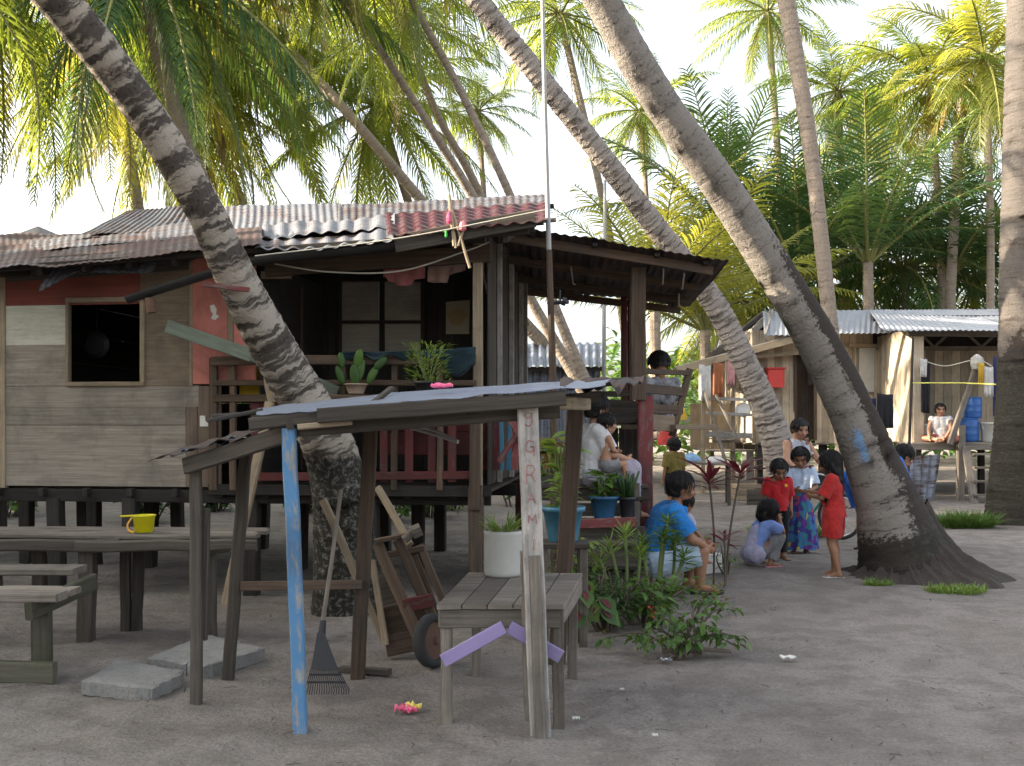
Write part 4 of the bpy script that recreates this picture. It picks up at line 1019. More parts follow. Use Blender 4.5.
flat_sheet('roof_sheet', 'zincblue', [W(170, 456, 5.62), W(236, 437, 5.4), W(236, 434, 6.3), W(180, 452, 6.3)], seed=4)
flat_sheet('roof_sheet', 'dark_sheet', [W(560, 390, 5.1), W(634, 386, 5.3), W(646, 377, 6.6), W(560, 379, 6.6)], seed=5, sag=.03, nu=18)
mb = MB()
for a, b, c, d, y in ((212, 416, 258, 413, 5.7), (208, 421, 262, 410, 5.5), (360, 413, 392, 388, 5.6), (590, 381, 632, 379, 6.2)):
    mb = MB(); mb.beam(W(a, b, y), W(c, d, y+.15), .05, .022, (0, 0, 1), .004); mb.build('loose_batten', M['greydark'], stall)
mb = MB()
for k in range(2): mb.tube([q for q, _ in spline([(W(410, 426+k*2, 6.1), 1), (W(435, 431+k*4, 6.0), 1), (W(458, 441+k*1.5, 5.9), 1)], 5)], .009, 6)
mb.build('hanging_pipe', M['pvc'], stall)
# bits lying on the stall roof
mb = MB(); c = W(442, 388, 5.6)
mb.grid(lambda s, t: c+V(((s-.5)*.12, (t-.5)*.1, .02+.02*nz((s*4, t*4, 1), 1))), 8, 6, (0, 0, -.012)); o = mb.build('snack_packet', [M['foil_pink']]); setp(o, 'pink and white crumpled packet lying on the stall roof', 'packet')

# ---------------- weathered table
table = thing('table', 'weathered grey plank table with lilac braces under the stall', 'table', (0, 5.6, 0))
FL, FR, BR, BL = W(436, 605, 5.12), W(564, 605, 5.12), W(583, 574, 6.22), W(468, 574, 6.25)
for p in (FL, FR, BR, BL): p.z = .628
mb = MB(); n = 5
for i in range(n):
    a, b = i/n+.006, (i+1)/n-.006
    mb.slab([FL.lerp(FR, a)+V((0, R.uniform(-.01, .01), 0)), FL.lerp(FR, b), BL.lerp(BR, b), BL.lerp(BR, a)], .022)
mb.build('tabletop', M['grey'], table)
mb = MB(); zz = V((0, 0, -.075))
mb.beam(FL+zz+V((.02, .03, 0)), FR+zz+V((-.02, .03, 0)), .025, .095, (0, 0, 1)); mb.beam(FR+zz+V((-.02, .04, 0)), BR+zz+V((-.02, -.04, 0)), .025, .095, (0, 0, 1))
mb.beam(BL+zz+V((.02, -.03, 0)), BR+zz+V((-.02, -.03, 0)), .025, .095, (0, 0, 1)); mb.beam(FL+zz+V((.02, .04, 0)), BL+zz+V((.02, -.04, 0)), .025, .095, (0, 0, 1))
mb.build('apron', M['grey'], table)
for p, dx, bx in ((FL, .05, 452), (FR, -.03, 559), (BL, .06, 0), (BR, -.07, 0)):
    mb = MB(); top = p+V((dx, .065 if p.y < 5.5 else -.06, -.03)); mb.beam((top.x+R.uniform(-.01, .01), top.y, -.04), top, .06, .055, (0, 1, 0), .006, .003, 4); mb.build('leg', M['grey'], table)
mb = MB(); mb.beam(W(504, 627, 5.09), W(443, 661, 5.09), .02, .07, (0, 0, 1)); mb.build('brace', M['lilac_wood'], table)
mb = MB(); mb.beam(W(509, 627, 5.115), W(561, 657, 5.115), .02, .07, (0, 0, 1)); mb.build('brace', M['lilac_wood'], table)
# white tub with chives on the table
def tub():
    c = W(503, 572, 6.12); c.z = .63; t = thing('planter_tub', 'cut-down white plastic tub of chives standing on the table', 'planter', c)
    mb = MB(); r = .118
    prof = [(r*.9, 0), (r*.98, .012), (r, .03), (r*.985, .06), (r, .075), (r, .2), (r*1.01, .255), (r*1.03, .275), (r*.97, .278), (r*.94, .25), (0.01, .245)]
    mb.lathe(prof, c, 28); mb.build('tub', M['dirty_plastic'], t, True)
    mb = MB(); mb.lathe([(.01, .25), (r*.93, .252), (r*.93, .256), (.01, .258)], c, 16); mb.build('soil', M['soil'], t)
    mb = MB()
    for i in range(60):
        a = R.uniform(0, 6.28); q = c+V((math.cos(a)*r*.7*R.random(), math.sin(a)*r*.7*R.random(), .25)); mb.leaf(q, (math.cos(a)*.5, math.sin(a)*.5, 1), R.uniform(.09, .2), .012, curl=R.uniform(.2, .9))
    mb.build('chives', M['leaf_light'], t)
tub()
# ---------------- rake
rake = thing('rake', 'black plastic fan rake leaning head-down against the stall rail', 'rake', G(326, 695))
mb = MB(); a = W(320, 640, 5.83); b = W(341, 490, 6.12); mb.tube([a, a.lerp(b, .5)+V((.004, 0, 0)), b], [.013, .013, .012], 10); mb.build('handle', M['grey'], rake)
mb = MB(); tp = W(321, 636, 5.82); L_, R_ = W(305, 690, 5.74), W(349, 690, 5.74)
L_.z = .03; R_.z = .03
mb.slab([tp+V((-.02, 0, .02)), tp+V((.02, 0, .02)), tp.lerp(R_, .62), tp.lerp((L_+R_)/2, .66), tp.lerp(L_, .62)], .008)
for i in range(19):
    k = i/18; e = L_.lerp(R_, k); mb.beam(tp.lerp(e, .55), e, .006, .005, (0, 1, 0)); mb.beam(e, e+V((0, -.025, -.02)), .006, .005, (0, 1, 0))
for f in (.72, .86): mb.beam(tp.lerp(L_, f), tp.lerp(R_, f), .008, .012, (0, 0, 1))
mb.tube([tp+V((0, 0, -.03)), tp+(b-a).normalized()*.09], [.024, .018], 10)
mb.build('rake_head', M['black'], rake)
# ---------------- wooden handcart, tipped up against the palm
cart = thing('handcart', 'broken wooden handcart with one wheel tipped against the mottled palm', 'cart', G(400, 655))
mb = MB()
mb.beam(W(323, 500, 6.9), W(385, 640, 6.75), .05, .05, (0, 1, 0), .006, .003, 4); mb.beam(W(372, 560, 6.85), W(386, 645, 6.72), .04, .05, (0, 1, 0)); mb.beam(W(378, 488, 7.2), W(410, 545, 6.95), .05, .05, (0, 1, 0), .006, .003, 3)
mb.build('shaft', M['tan'], cart)
mb = MB()
mb.beam(W(378, 545, 6.8), W(428, 660, 6.5), .075, .05, (0, 1, 0), .006, .003, 4); mb.beam(W(398, 540, 6.85), W(436, 625, 6.7), .07, .05, (0, 1, 0), .006, .003, 4); mb.beam(W(420, 545, 6.95), W(447, 610, 6.8), .05, .04, (0, 1, 0)); mb.beam(W(415, 555, 7.0), W(438, 615, 6.9), .04, .03, (0, 1, 0))
mb.beam(W(375, 541, 6.78), W(418, 533, 6.8), .06, .03, (0, 0, 1)); mb.beam(W(381, 556, 6.83), W(424, 548, 6.85), .04, .04, (0, 0, 1)); mb.beam(W(382, 622, 6.85), W(425, 612, 6.85), .06, .2, (0, 0, 1)); mb.beam(W(386, 646, 6.78), W(426, 638, 6.8), .06, .14, (0, 0, 1))
mb.build('cart_frame', M['brown'], cart)
mb = MB(); mb.slab([W(372, 575, 7.0), W(398, 568, 7.0), W(420, 640, 6.9), W(390, 650, 6.9)], .02); mb.build('cart_bed', M['greydark'], cart)
mb = MB(); mb.beam(W(403, 606, 6.62), W(433, 600, 6.66), .03, .09, (0, 0, 1)); mb.build('crosspiece', M['red_wood'], cart)
mb = MB(); mb.tube([W(404, 540, 6.74), W(412, 533, 6.75)], .03, 10); mb.tube([W(412, 533, 6.75), W(421, 529, 6.76)], .045, 10); mb.build('axle_stub', M['grey'], cart)
def cart_wheel():
    c = W(432, 636, 6.4); c.z = .17; ax = V((.85, -.5, .12)).normalized(); q = ax.to_track_quat('Z', 'Y').to_matrix()
    mb = MB(); mb.lathe([(.12, -.035), (.155, -.04), (.17, -.02), (.17, .02), (.155, .04), (.12, .035), (.12, -.03)], c, 28, q); w = mb.build('wheel', M['rubber'], cart, True)
    mb = MB(); mb.lathe([(.02, -.05), (.03, -.03), (.118, -.02), (.118, .02), (.03, .03), (.02, .05)], c, 24, q); mb.build('rim', M['rusty_metal'], w)
cart_wheel()
# ---------------- concrete slabs
def rough_slab(label, pts, th):
    mb = MB(); P = [G(*p, th) for p in pts]; A, B, C, D = P; nu, nv = 26, 16
    def f(s, t):
        p = A.lerp(B, s).lerp(D.lerp(C, s), t); e = min(s, 1-s, t, 1-t)
        return p+V((.035*nz((s*5, t*5, th*50), 2)*(1 if e < .05 else .1), .035*nz((s*6, t*5, 7), 2)*(1 if e < .05 else .1), .005*nz((s*5, t*5, 3), 2)-(.006+.012*abs(nz((s*9, t*9, 5), 1)))*(e < .01)))
    mb.grid(f, nu, nv, (0, 0, -th-.01), ((B-A).length, (D-A).length)); o = mb.build('concrete_slab', M['concrete']); setp(o, label, 'slab', 'broken concrete slabs on the sand')
rough_slab('smaller broken concrete slab lying nearer the viewer, left of the stall post', [(82, 680), (150, 688), (186, 670), (118, 658)], .065)
rough_slab('larger broken concrete slab lying between the two grey stall posts', [(148, 657), (204, 666), (265, 647), (206, 633)], .07)
# ---------------- bench at the left edge
bench = thing('bench', 'mossy grey plank bench with a higher back board at the left edge', 'bench', W(30, 650, 6.0)*1)
ORG[bench.name] = V((bench.location.x, bench.location.y, 0)); bench.location.z = 0
mb = MB(); A, B = W(-70, 573, 6.55), W(80, 572, 6.55); A.z = B.z = .60; mb.beam(A, B, .22, .045, (0, 0, 1), .008, .003, 4); mb.build('back_board', M['grey'], bench)
mb = MB(); A, B = W(-70, 592, 6.05), W(62, 591, 6.05); A.z = B.z = .545-.03; mb.beam(A, B, .17, .05, (0, 0, 1), .008, .003, 4); A2, B2 = A+V((0, .19, 0)), B+V((0, .19, 0)); mb.beam(A2, B2, .17, .04, (0, 0, 1), .008, .003, 4); mb.build('seat', M['grey'], bench)
for px in (42, -60):
    mb = MB(); a = W(px, 640, 6.12); a.z = .0; mb.beam((a.x, 6.12, -.04), (a.x, 6.12, .5), .12, .05, (0, 1, 0), .008, .003, 3); mb.build('leg', M['mossy'], bench)
    mb = MB(); mb.beam((a.x, 5.95, .44), (a.x+.12, 6.6, .52), .05, .11, (0, 0, 1), .008, .003, 3); mb.build('bracket', M['mossy'], bench)
mb = MB(); a = W(-70, 660, 6.1); b = W(55, 661, 6.02); a.z = b.z = .06; mb.beam(a, b, .06, .13, (0, 0, 1), .008, .003, 3); mb.build('foot_beam', M['mossy'], bench)
# ---------------- long plank counter behind the bench
ctr = thing('plank_counter', 'long low counter of rough planks on posts under the house front', 'counter', (-2.6, 7.3, 0))
mb = MB()
for i in range(4):
    y = 7.17+i*.15; mb.beam(((-60-512)*7.2/F, y, .755+R.uniform(-.006, .006)), ((256-512)*7.2/F+R.uniform(-.04, .02), y+.01, .75), .14, .03, (0, 0, 1), .006, .006, 7)
mb.build('top_planks', M['grey'], ctr)
mb = MB(); mb.beam(((-60-512)*7.1/F, 7.1, .69), ((120-512)*7.1/F, 7.1, .70), .06, .085, (0, 0, 1), .012, .006, 6); mb.beam(((75-512)*7.05/F, 7.06, .695), ((256-512)*7.1/F, 7.12, .70), .05, .08, (0, 0, 1), .012, .008, 6); mb.beam(((-60-512)*7.6/F, 7.62, .69), ((250-512)*7.6/F, 7.62, .69), .05, .08, (0, 0, 1)); mb.build('counter_beam', M['greydark'], ctr)
for px, y, w in ((86, 7.18, .105), (-50, 7.18, .1), (212, 7.3, .07), (126, 7.6, .07), (137, 7.62, .07), (40, 7.6, .09)):
    mb = MB(); x = (px-512)*y/F; mb.beam((x, y, -.05), (x+R.uniform(-.02, .02), y, .66), w, w, (0, 1, 0), .01, .005, 4); mb.build('leg', M['greydark'], ctr)
mb = MB(); mb.beam(W(204, 550, 7.3), W(214, 548, 7.25), .3, .09); mb.build('block', M['mossy'], ctr)
# yellow pail
pl = W(144, 532, 7.3); pl.z = .768
t = thing('pail', 'bright yellow plastic pail standing on the plank counter', 'pail', pl)
mb = MB(); mb.lathe([(.06, 0), (.066, .004), (.078, .115), (.084, .118), (.084, .126), (.074, .126), (.060, .012), (.002, .01)], pl, 24); mb.build('bucket', M['yellow'], t, True)
mb = MB(); mb.beam(pl+V((-.07, -.01, .121)), pl+V((-.16, -.03, .118)), .035, .012, (0, 0, 1)); mb.build('spout_handle', M['yellow'], t)
mb = MB(); pts = [pl+V((-.075, -.03, .11)), pl+V((-.10, -.05, .06)), pl+V((-.09, -.055, .02)), pl+V((-.05, -.07, .004))]; mb.tube([q for q, _ in spline([(p, 1) for p in pts], 5)], .007, 6); mb.build('pail_handle', M['orange'], t)
# litter
def litter(name, label, px, py, size, m, seed):
    c = G(px, py); mb = MB(); rr = random.Random(seed)
    mb.grid(lambda s, t: c+V(((s-.5)*size, (t-.5)*size*(.55+.3*math.sin(seed*s*3)), .01+size*.08*abs(nz((s*4, t*4, seed), 1))+size*.05*nz((s*9, t*9, seed), 1))), 10, 8, (0, 0, -.008)); o = mb.build(name, M[m]); setp(o, label, 'litter', 'litter on the sand'); return o
t = thing('snack_wrapper', 'crumpled pink and yellow snack wrapper on the sand near the table', 'litter', G(407, 712), 'litter on the sand')
for m, dx, dy, s in (('foil_pink', 0, 0, .12), ('foil_yellow', .03, .04, .10)):
    c = G(406, 713)+V((dx, dy, 0)); mb = MB(); mb.grid(lambda a, b: c+V(((a-.5)*s, (b-.5)*s*.7, .02+s*.45*abs(nz((a*4, b*4, dx*90), 1))+s*.2*nz((a*8, b*8, 4), 1))), 9, 7, (0, 0, -.006)); mb.build('foil', M[m], t)
litter('silver_wrapper', 'small silver packet lying on the sand in front of the low bush', 666, 660, .07, 'foil_silver', 3)
litter('paper_scrap', 'white paper scrap on open sand right of the low bush', 788, 658, .10, 'white_plastic', 4)
litter('paper_scrap', 'tiny white paper scrap right of the table front leg', 576, 719, .04, 'white_plastic', 5)
litter('paper_scrap', 'tiny white scrap on the sand near the bottom edge of the photo', 655, 736, .03, 'white_plastic', 6)
litter('paper_scrap', 'tiny white scrap below the silver packet', 622, 690, .025, 'white_plastic', 7)
mb = MB(); mb.lathe([(.01, -.02), (.05, 0), (.055, .03), (.02, .06), (.003, .065)], G(960, 568), 9); o = mb.build('stone', M['dirt']); setp(o, 'small dark stone on the sand right of the flared palm foot', 'stone')
# ---------------- house at right, seen between the trunks
fh = thing('plank_house', 'plank house coloured pale for bounced light, with pale tin roof and raised porch at right', 'house', (7.5, 23, 0))
def vwall(name, x0, y0, x1, y1, z0, z1, m, w=.16, parent=fh, th=.02):
    A, B = V((x0, y0, 0)), V((x1, y1, 0)); n = max(1, int((B-A).length/w)); d = (B-A).normalized(); mb = MB(); s = (B-A).length/n
    for i in range(n):
        c = A+d*(s*(i+.5)); mb.beam(c+V((0, 0, z0+R.uniform(-.01, .01))), c+V((0, 0, z1)), s-.006, th, d.cross(V((0, 0, 1))), .003)
    return mb.build(name, M[m], parent)
X = lambda px, y: (px-512)*y/F
ZZ = lambda py, y: CZ+(YH-py)*y/F
zd = 1.2
vwall('front_wall', X(752, 23.3), 23.3, X(797, 23.3), 23.3, zd-.1, 3.75, 'plank_wall')
vwall('front_wall', X(815, 23.3), 23.3, 8.5, 23.3, zd-.1, 3.9, 'plank_wall')
vwall('front_wall', X(797, 23.3), 23.3, X(815, 23.3), 23.3, 3.2, 3.9, 'plank_wall')
mb = MB(); mb.beam((X(806, 23.6), 23.7, zd), (X(806, 23.6), 23.7, 3.2), .42, .03, (0, 1, 0)); mb.build('door', M['brown'], fh)
mb = MB()
for px in (796, 816): mb.beam((X(px, 23.2), 23.26, zd), (X(px, 23.2), 23.26, 3.25), .07, .05, (0, 1, 0))
mb.build('door_frame', M['brown'], fh)
vwall('porch_side_wall', 8.5, 23.3, 8.5, 21.2, zd-.1, 3.6, 'plank_wall')
vwall('porch_front_wall', 8.5, 21.18, 8.72, 21.18, zd-.1, 3.6, 'plank_wall')
vwall('porch_back_wall', 8.4, 23.2, 12.8, 23.2, zd, 3.3, 'plank_wall', .2)
vwall('end_wall', 12.8, 21, 12.8, 27, zd, 3.6, 'plank_wall'); vwall('rear_wall', 5.4, 27, 12.8, 27, zd, 3.6, 'plank_wall', .3)
vwall('left_wall', X(752, 23.3), 23.3, 5.6, 27, zd-.1, 3.8, 'plank_wall')
mb = MB(); mb.beam((8.4, 21.15, 3.5), (12.9, 21.1, 3.45), .08, .14, (0, 0, 1)); mb.beam((8.6, 23.1, 3.32), (12.8, 23.1, 3.32), .06, .1, (0, 0, 1))
for i, (a, b) in enumerate(((8.75, 9.25), (9.75, 9.25), (9.75, 10.3), (10.85, 10.3), (10.85, 11.4))): mb.beam((a, 23.12, 3.35), (b, 23.12, 3.85), .06, .05, (0, 1, 0))
mb.build('truss', M['grey'], fh)
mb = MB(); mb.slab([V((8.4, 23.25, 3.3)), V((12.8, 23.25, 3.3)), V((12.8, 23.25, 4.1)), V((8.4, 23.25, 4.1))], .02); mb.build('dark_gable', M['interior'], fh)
mb = MB()
for i in range(11): mb.beam((8.35, 20.95+i*.2, zd-.03), (12.8, 20.95+i*.2, zd-.03), .19, .035, (0, 0, 1))
mb.beam((8.3, 20.86, zd-.1), (12.8, 20.86, zd-.1), .05, .14, (0, 0, 1)); mb.build('porch_deck', M['grey'], fh)
mb = MB()
for x, y in ((8.5, 20.95), (8.5, 22.6), (12.5, 20.95), (10.6, 22.6), (7, 22.6), (5.6, 22.6), (12.5, 22.6), (7.8, 25)): mb.beam((x, y, -.05), (x, y, zd-.05), .12, .12, (0, 1, 0))
mb.build('stilts', M['black_wood'], fh) if False else None
for x, y in ((8.5, 20.95), (8.5, 22.6), (12.5, 20.95), (10.6, 22.6), (7, 22.6), (5.6, 22.6), (12.5, 22.6), (7.8, 25)):
    mb = MB(); mb.beam((x, y, -.05), (x, y, zd-.05), .12, .12, (0, 1, 0)); mb.build('stilt', M['black_wood'], fh)
mb = MB()
for i in range(16): mb.beam((5.5, 22.52+i*.28, zd-.08), (12.7, 22.52+i*.28, zd-.08), .27, .03, (0, 0, 1))
mb.build('floor', M['greydark'], fh)
for px, y in ((968, 20.95),):
    mb = MB(); mb.beam((X(960, 20.7), 20.7, -.05), (X(961, 20.7), 20.7, zd+.35), .14, .12, (0, 1, 0)); mb.build('porch_post', M['grey'], fh)
mb = MB(); mb.beam((X(950, 20.6), 20.6, 1.15), (X(976, 20.6), 20.6, 2.75), .11, .08, (0, 1, 0), .01, .008, 5); mb.build('leaning_post', M['grey'], fh)
mb = MB(); mb.lathe([(.02, -.16), (.1, -.12), (.13, 0), (.12, .1), (.05, .17), (.01, .19)], (X(977, 20.55), 20.55, 2.82), 12); mb.build('wrapped_top', M['dirty_plastic'], fh)
# steps
mb = MB()
for k in range(4):
    z = .95-.27*k; y = 20.55-.16*k; mb.beam((X(972, y), y, z), (X(1003, y), y, z), .2, .04, (0, 0, 1))
mb.beam((X(967, 20.6), 20.65, 1.1), (X(974, 20), 19.98, -.05), .05, .16, (1, 0, 0)); mb.beam((X(1005, 20.6), 20.65, 1.1), (X(1008, 20), 19.98, -.05), .05, .16, (1, 0, 0))
mb.build('steps', M['grey'], fh)
# window shutter
mb = MB(); mb.beam((X(868, 23.2), 23.24, ZZ(392, 23.2)), (X(868, 23.2), 23.24, ZZ(348, 23.2)), .4, .05, (0, 1, 0)); mb.build('rolled_blind', M['dirty_plastic'], fh)
mb = MB(); mb.beam((X(849, 23.2), 23.22, ZZ(345, 23.2)), (X(878, 23.2), 23.22, ZZ(346, 23.2)), .06, .09, (0, 0, 1)); mb.beam((X(854, 23.2), 23.25, ZZ(392, 23.2)), (X(854, 23.2), 23.25, ZZ(345, 23.2)), .06, .04, (0, 1, 0)); mb.build('window_frame', M['tan'], fh)
mb = MB(); mb.beam((X(812, 23.2), 23.26, ZZ(385, 23.2)), (X(812, 23.2), 23.26, ZZ(365, 23.2)), .16, .02, (0, 1, 0)); mb.build('dark_window', M['black_wood'], fh)
# roofs
def fsheet(name, m, A, B, C, D, seed, **k):
    mb = MB(); csheet(mb, A, B, C, D, pitch=.12, amp=.012, sag=.02, nv=8, seed=seed, **k); return mb.build(name, M[m], fh)
RL, RR = W(768, 311, 23.6), W(1024, 309, 25.0)
fsheet('roof_sheet', 'zincpale', V((7.7, 20.75, 3.52)), V((10.6, 20.7, 3.5)), RL.lerp(RR, .75), RL.lerp(RR, .38), 41)
fsheet('roof_sheet', 'zincpale', V((10.55, 20.72, 3.52)), V((13.3, 20.7, 3.48)), RL.lerp(RR, 1.15), RL.lerp(RR, .74), 42)
fsheet('roof_sheet', 'zincpale', V((5.7, 22.6, 3.58)), V((9.2, 22.3, 3.62)), RL.lerp(RR, .60), RL.lerp(RR, -.02), 43)
fsheet('roof_sheet', 'zincpale', V((13.2, 29, 3.0)), V((4.9, 27, 3.1)), RL.lerp(RR, -.02), RL.lerp(RR, 1.15), 44)
fsheet('roof_sheet', 'zincrust', W(737, 347, 23.5), W(737, 347, 23.5)+V((.5, 3.4, 0)), RL+V((.3, 3, 0)), RL, 45)
mb = MB(); mb.beam(RL+V((.1, -.05, -.02)), W(736, 349, 23.4), .04, .16, (0, 0, 1)); mb.beam(RL+V((.1, -.05, -.02)), V((5.72, 22.55, 3.55)), .04, .14, (0, 0, 1)); mb.build('barge_board', M['white_wood'], fh)
for k in range(5):
    pass
# left lean-to porch
fsheet('lean_to_roof', 'zinc', W(676, 367, 22.90), W(674, 369, 25.90), W(806, 331, 25.60), W(803, 333, 22.70), 46)
mb = MB(); mb.beam(W(677, 370, 22.85), W(803, 337, 22.65), .04, .16, (0, 0, 1), .006, .004, 4); mb.build('fascia_board', M['tan'], fh)
mb = MB(); mb.beam(W(743, 358, 23.00), W(805, 352, 23.00), .05, .09); mb.build('lintel', M['tan'], fh)
for px, y in ((703, 23.00), (733, 23.10), (757, 23.10), (712, 24.60)):
    mb = MB(); mb.beam((X(px, y), y, -.05), W(px, 362 if px < 720 else 352, y), .09, .09, (0, 1, 0), .01, .005, 4); mb.build('lean_to_post', M['tan'], fh)
mb = MB()
for i in range(9): mb.beam((X(708, 23.10), 23.10+i*.22, .95), (X(800, 23.10), 23.10+i*.22, .95), .2, .03, (0, 0, 1))
mb.build('lean_to_deck', M['grey'], fh)
vwall('low_wall', X(690, 25.60), 25.60, X(757, 25.60), 25.60, .95, 2.1, 'plank_wall', .3)
mb = MB()
for y_ in (398, 413, 434): mb.beam(W(706, y_, 22.95), W(752, y_+2, 22.95), .03, .13 if y_ > 420 else .07, (0, 0, 1))
mb.build('lean_to_rail', M['white_wood'], fh)
mb = MB()
for (a, b, c, d) in ((705, 352, 728, 470), (716, 400, 736, 440)): mb.beam(W(a, b+40, 22.80), W(c, d, 20.9), .06, .06, (0, 1, 0))
mb.beam(W(716, 395, 22.70), W(738, 440, 22.40), .05, .1, (0, 1, 0)); mb.build('slanting_pole', M['grey'], fh)
mb = MB()
for k in range(4):
    z = .8-.22*k; y = 22.70-.2*k; mb.beam((X(752, y), y, z), (X(788, y), y, z), .22, .04, (0, 0, 1))
mb.beam((X(750, 22.80), 22.80, .95), (X(750, 20.8), 20.75, -.05), .05, .16, (1, 0, 0)); mb.build('lean_to_steps', M['greydark'], fh)
# objects on the porch
def drum(label, x, y, z, r, h, m, name='barrel', cat='barrel', group=None):
    t = thing(name, label, cat, (x, y, z), group); mb = MB()
    mb.lathe([(r*.9, 0), (r*.97, .02), (r, h*.15), (r*.98, h*.3), (r*1.03, h*.34), (r*.98, h*.38), (r, h*.62), (r*1.03, h*.66), (r*.98, h*.7), (r, h*.88), (r*.93, h*.96)], (x, y, z), 20); mb.build('body', M[m], t, True)
    mb = MB(); mb.lathe([(r*.96, h*.955), (r*.97, h*1.0), (r*.9, h*1.02), (.01, h*1.02)], (x, y, z), 20); mb.build('lid', M[m], t); return t
def bucket(label, x, y, z, r, h, m, group=None):
    t = thing('bucket', label, 'bucket', (x, y, z), group); mb = MB()
    mb.lathe([(r*.8, 0), (r*.82, .01), (r*.98, h*.9), (r*1.05, h*.91), (r*1.05, h), (r*.95, h), (r*.8, h*.2), (.01, h*.19)], (x, y, z), 20); mb.build('pail', M[m], t, True)
    mb = MB(); mb.tube([(x+r*math.cos(a), y-r*.25-.03*math.sin(a), z+h*.92-.55*h*math.sin(a)) for a in [math.pi*k/10 for k in range(11)]], .006, 5); mb.build('wire_handle', M['steel'], t); return t
drum('lower blue plastic barrel standing on the far porch deck', X(969, 21.5), 21.5, zd-.01, .2, .50, 'blue_drum', group='blue barrels on the far porch')
drum('upper blue plastic barrel stacked on another blue barrel', X(973, 21.5), 21.5, zd+.50, .18, .44, 'blue_drum', group='blue barrels on the far porch')
bucket('white bucket right of the blue barrels on the far porch', X(990, 21.4), 21.4, zd-.01, .2, .42, 'white_plastic', 'buckets on the far porch')
bucket('white bucket behind the woman sitting on the far porch', X(923, 21.9), 21.9, zd-.01, .17, .38, 'white_plastic', 'buckets on the far porch')
t = thing('red_box', 'red plastic basket hanging on the plank wall of the far house', 'basket', W(775, 389, 23.1)); mb = MB()
c = W(775, 378, 23.1); mb.beam(c+V((0, 0, -.22)), c+V((0, 0, .22)), .38, .24, (0, 1, 0), .02); mb.build('basket_body', M['red_plastic'], t)
mb = MB(); mb.beam(c+V((-.22, -.02, .22)), c+V((.22, -.02, .22)), .28, .04, (0, 0, 1), .01); mb.build('rim', M['red_plastic'], t)
# corrugated sheet leaning under the porch
mb = MB(); csheet(mb, V((X(908, 20.4), 20.3, .0)), V((X(936, 20.4), 20.5, .0)), V((X(946, 20.6), 20.8, .95)), V((X(912, 20.6), 20.7, .9)), pitch=.16, amp=.02, nv=4, seed=51); o = mb.build('leaning_sheet', M['zincrust']); setp(o, 'pale corrugated sheet leaning below the far porch', 'metal sheet')
# thin pole by the far porch and clothes lines
t = thing('thin_pole', 'thin dark pole planted in front of the far house porch', 'pole', (X(912, 19.5), 19.5, 0)); mb = MB(); mb.tube([(X(907, 19.5), 19.5, -.05), W(911, 400, 19.5), W(913, 338, 19.5)], [.03, .028, .025], 8); mb.build('pole', M['greydark'], t)
def line(label, pts, m='yellow_cord', r=.012):
    mb = MB(); mb.tube([q for q, _ in spline([(V(p), 1) for p in pts], 8)], r, 5); o = mb.build('clothes_line', M[m]); setp(o, label, 'clothes line', 'clothes lines by the far porch')
line('yellow clothes line stretched in front of the far porch', [W(912, 383, 19.5), W(960, 383, 18.5), W(1008, 385, 16)])
line('pale upper clothes line sagging between the porch wall and the leaning post', [W(921, 360, 21), W(945, 366, 20.9), W(977, 360, 20.5), W(998, 370, 20.4)], 'rope')
fc = {'w': wht, 'd': dkc, 'n': cloth('navy_cloth', (.03, .035, .10)), 'y': cloth('yellow_cloth', (.6, .38, .05)), 'r': cloth('red_cloth', (.45, .06, .05)), 'o': cloth('rust_cloth', (.35, .13, .06)), 'p': cloth('pinkish_cloth', (.6, .3, .3)), 'b': cloth('pale_blue_cloth', (.25, .4, .6))}
def hang(label, x0, x1, y, top, h, c, seed): drape('hanging_garment', label, [W(x0, top, y), W(x1, top+1, y)], h*y/F, fc[c], 10, 6, .012, 'washing on the lines of the far house', seed, .03)
hang('dark trousers hanging on the line at the corner of the far porch', 877, 893, 19.4, 393, 34, 'd', 4)
hang('dark navy shirt hanging beside the window blind of the far house', 862, 876, 19.5, 397, 30, 'n', 5)
hang('dark strip of cloth hanging at the left end of the far porch', 921, 930, 21, 362, 50, 'd', 6)
hang('white rag tied at the left end of the far porch line', 920, 927, 20.9, 358, 18, 'w', 7)
hang('yellow cloth hanging beside the wrapped post top', 978, 984, 20.4, 362, 22, 'y', 8)
hang('white cloth hanging right of the yellow cloth', 984, 993, 20.4, 366, 30, 'w', 9)
hang('navy cloth hanging next to the palm at the right edge', 993, 1003, 20.4, 356, 60, 'n', 10)
hang('white towel hanging under the lean-to eave of the far house', 699, 711, 22.8, 364, 36, 'w', 11)
hang('rust-coloured garment hanging under the lean-to eave', 713, 724, 22.75, 362, 34, 'o', 12)
hang('pinkish garment hanging under the lean-to eave', 727, 735, 22.8, 358, 26, 'p', 13)
hang('beige garment hanging near the lean-to post', 738, 746, 22.8, 356, 20, 'o', 14)
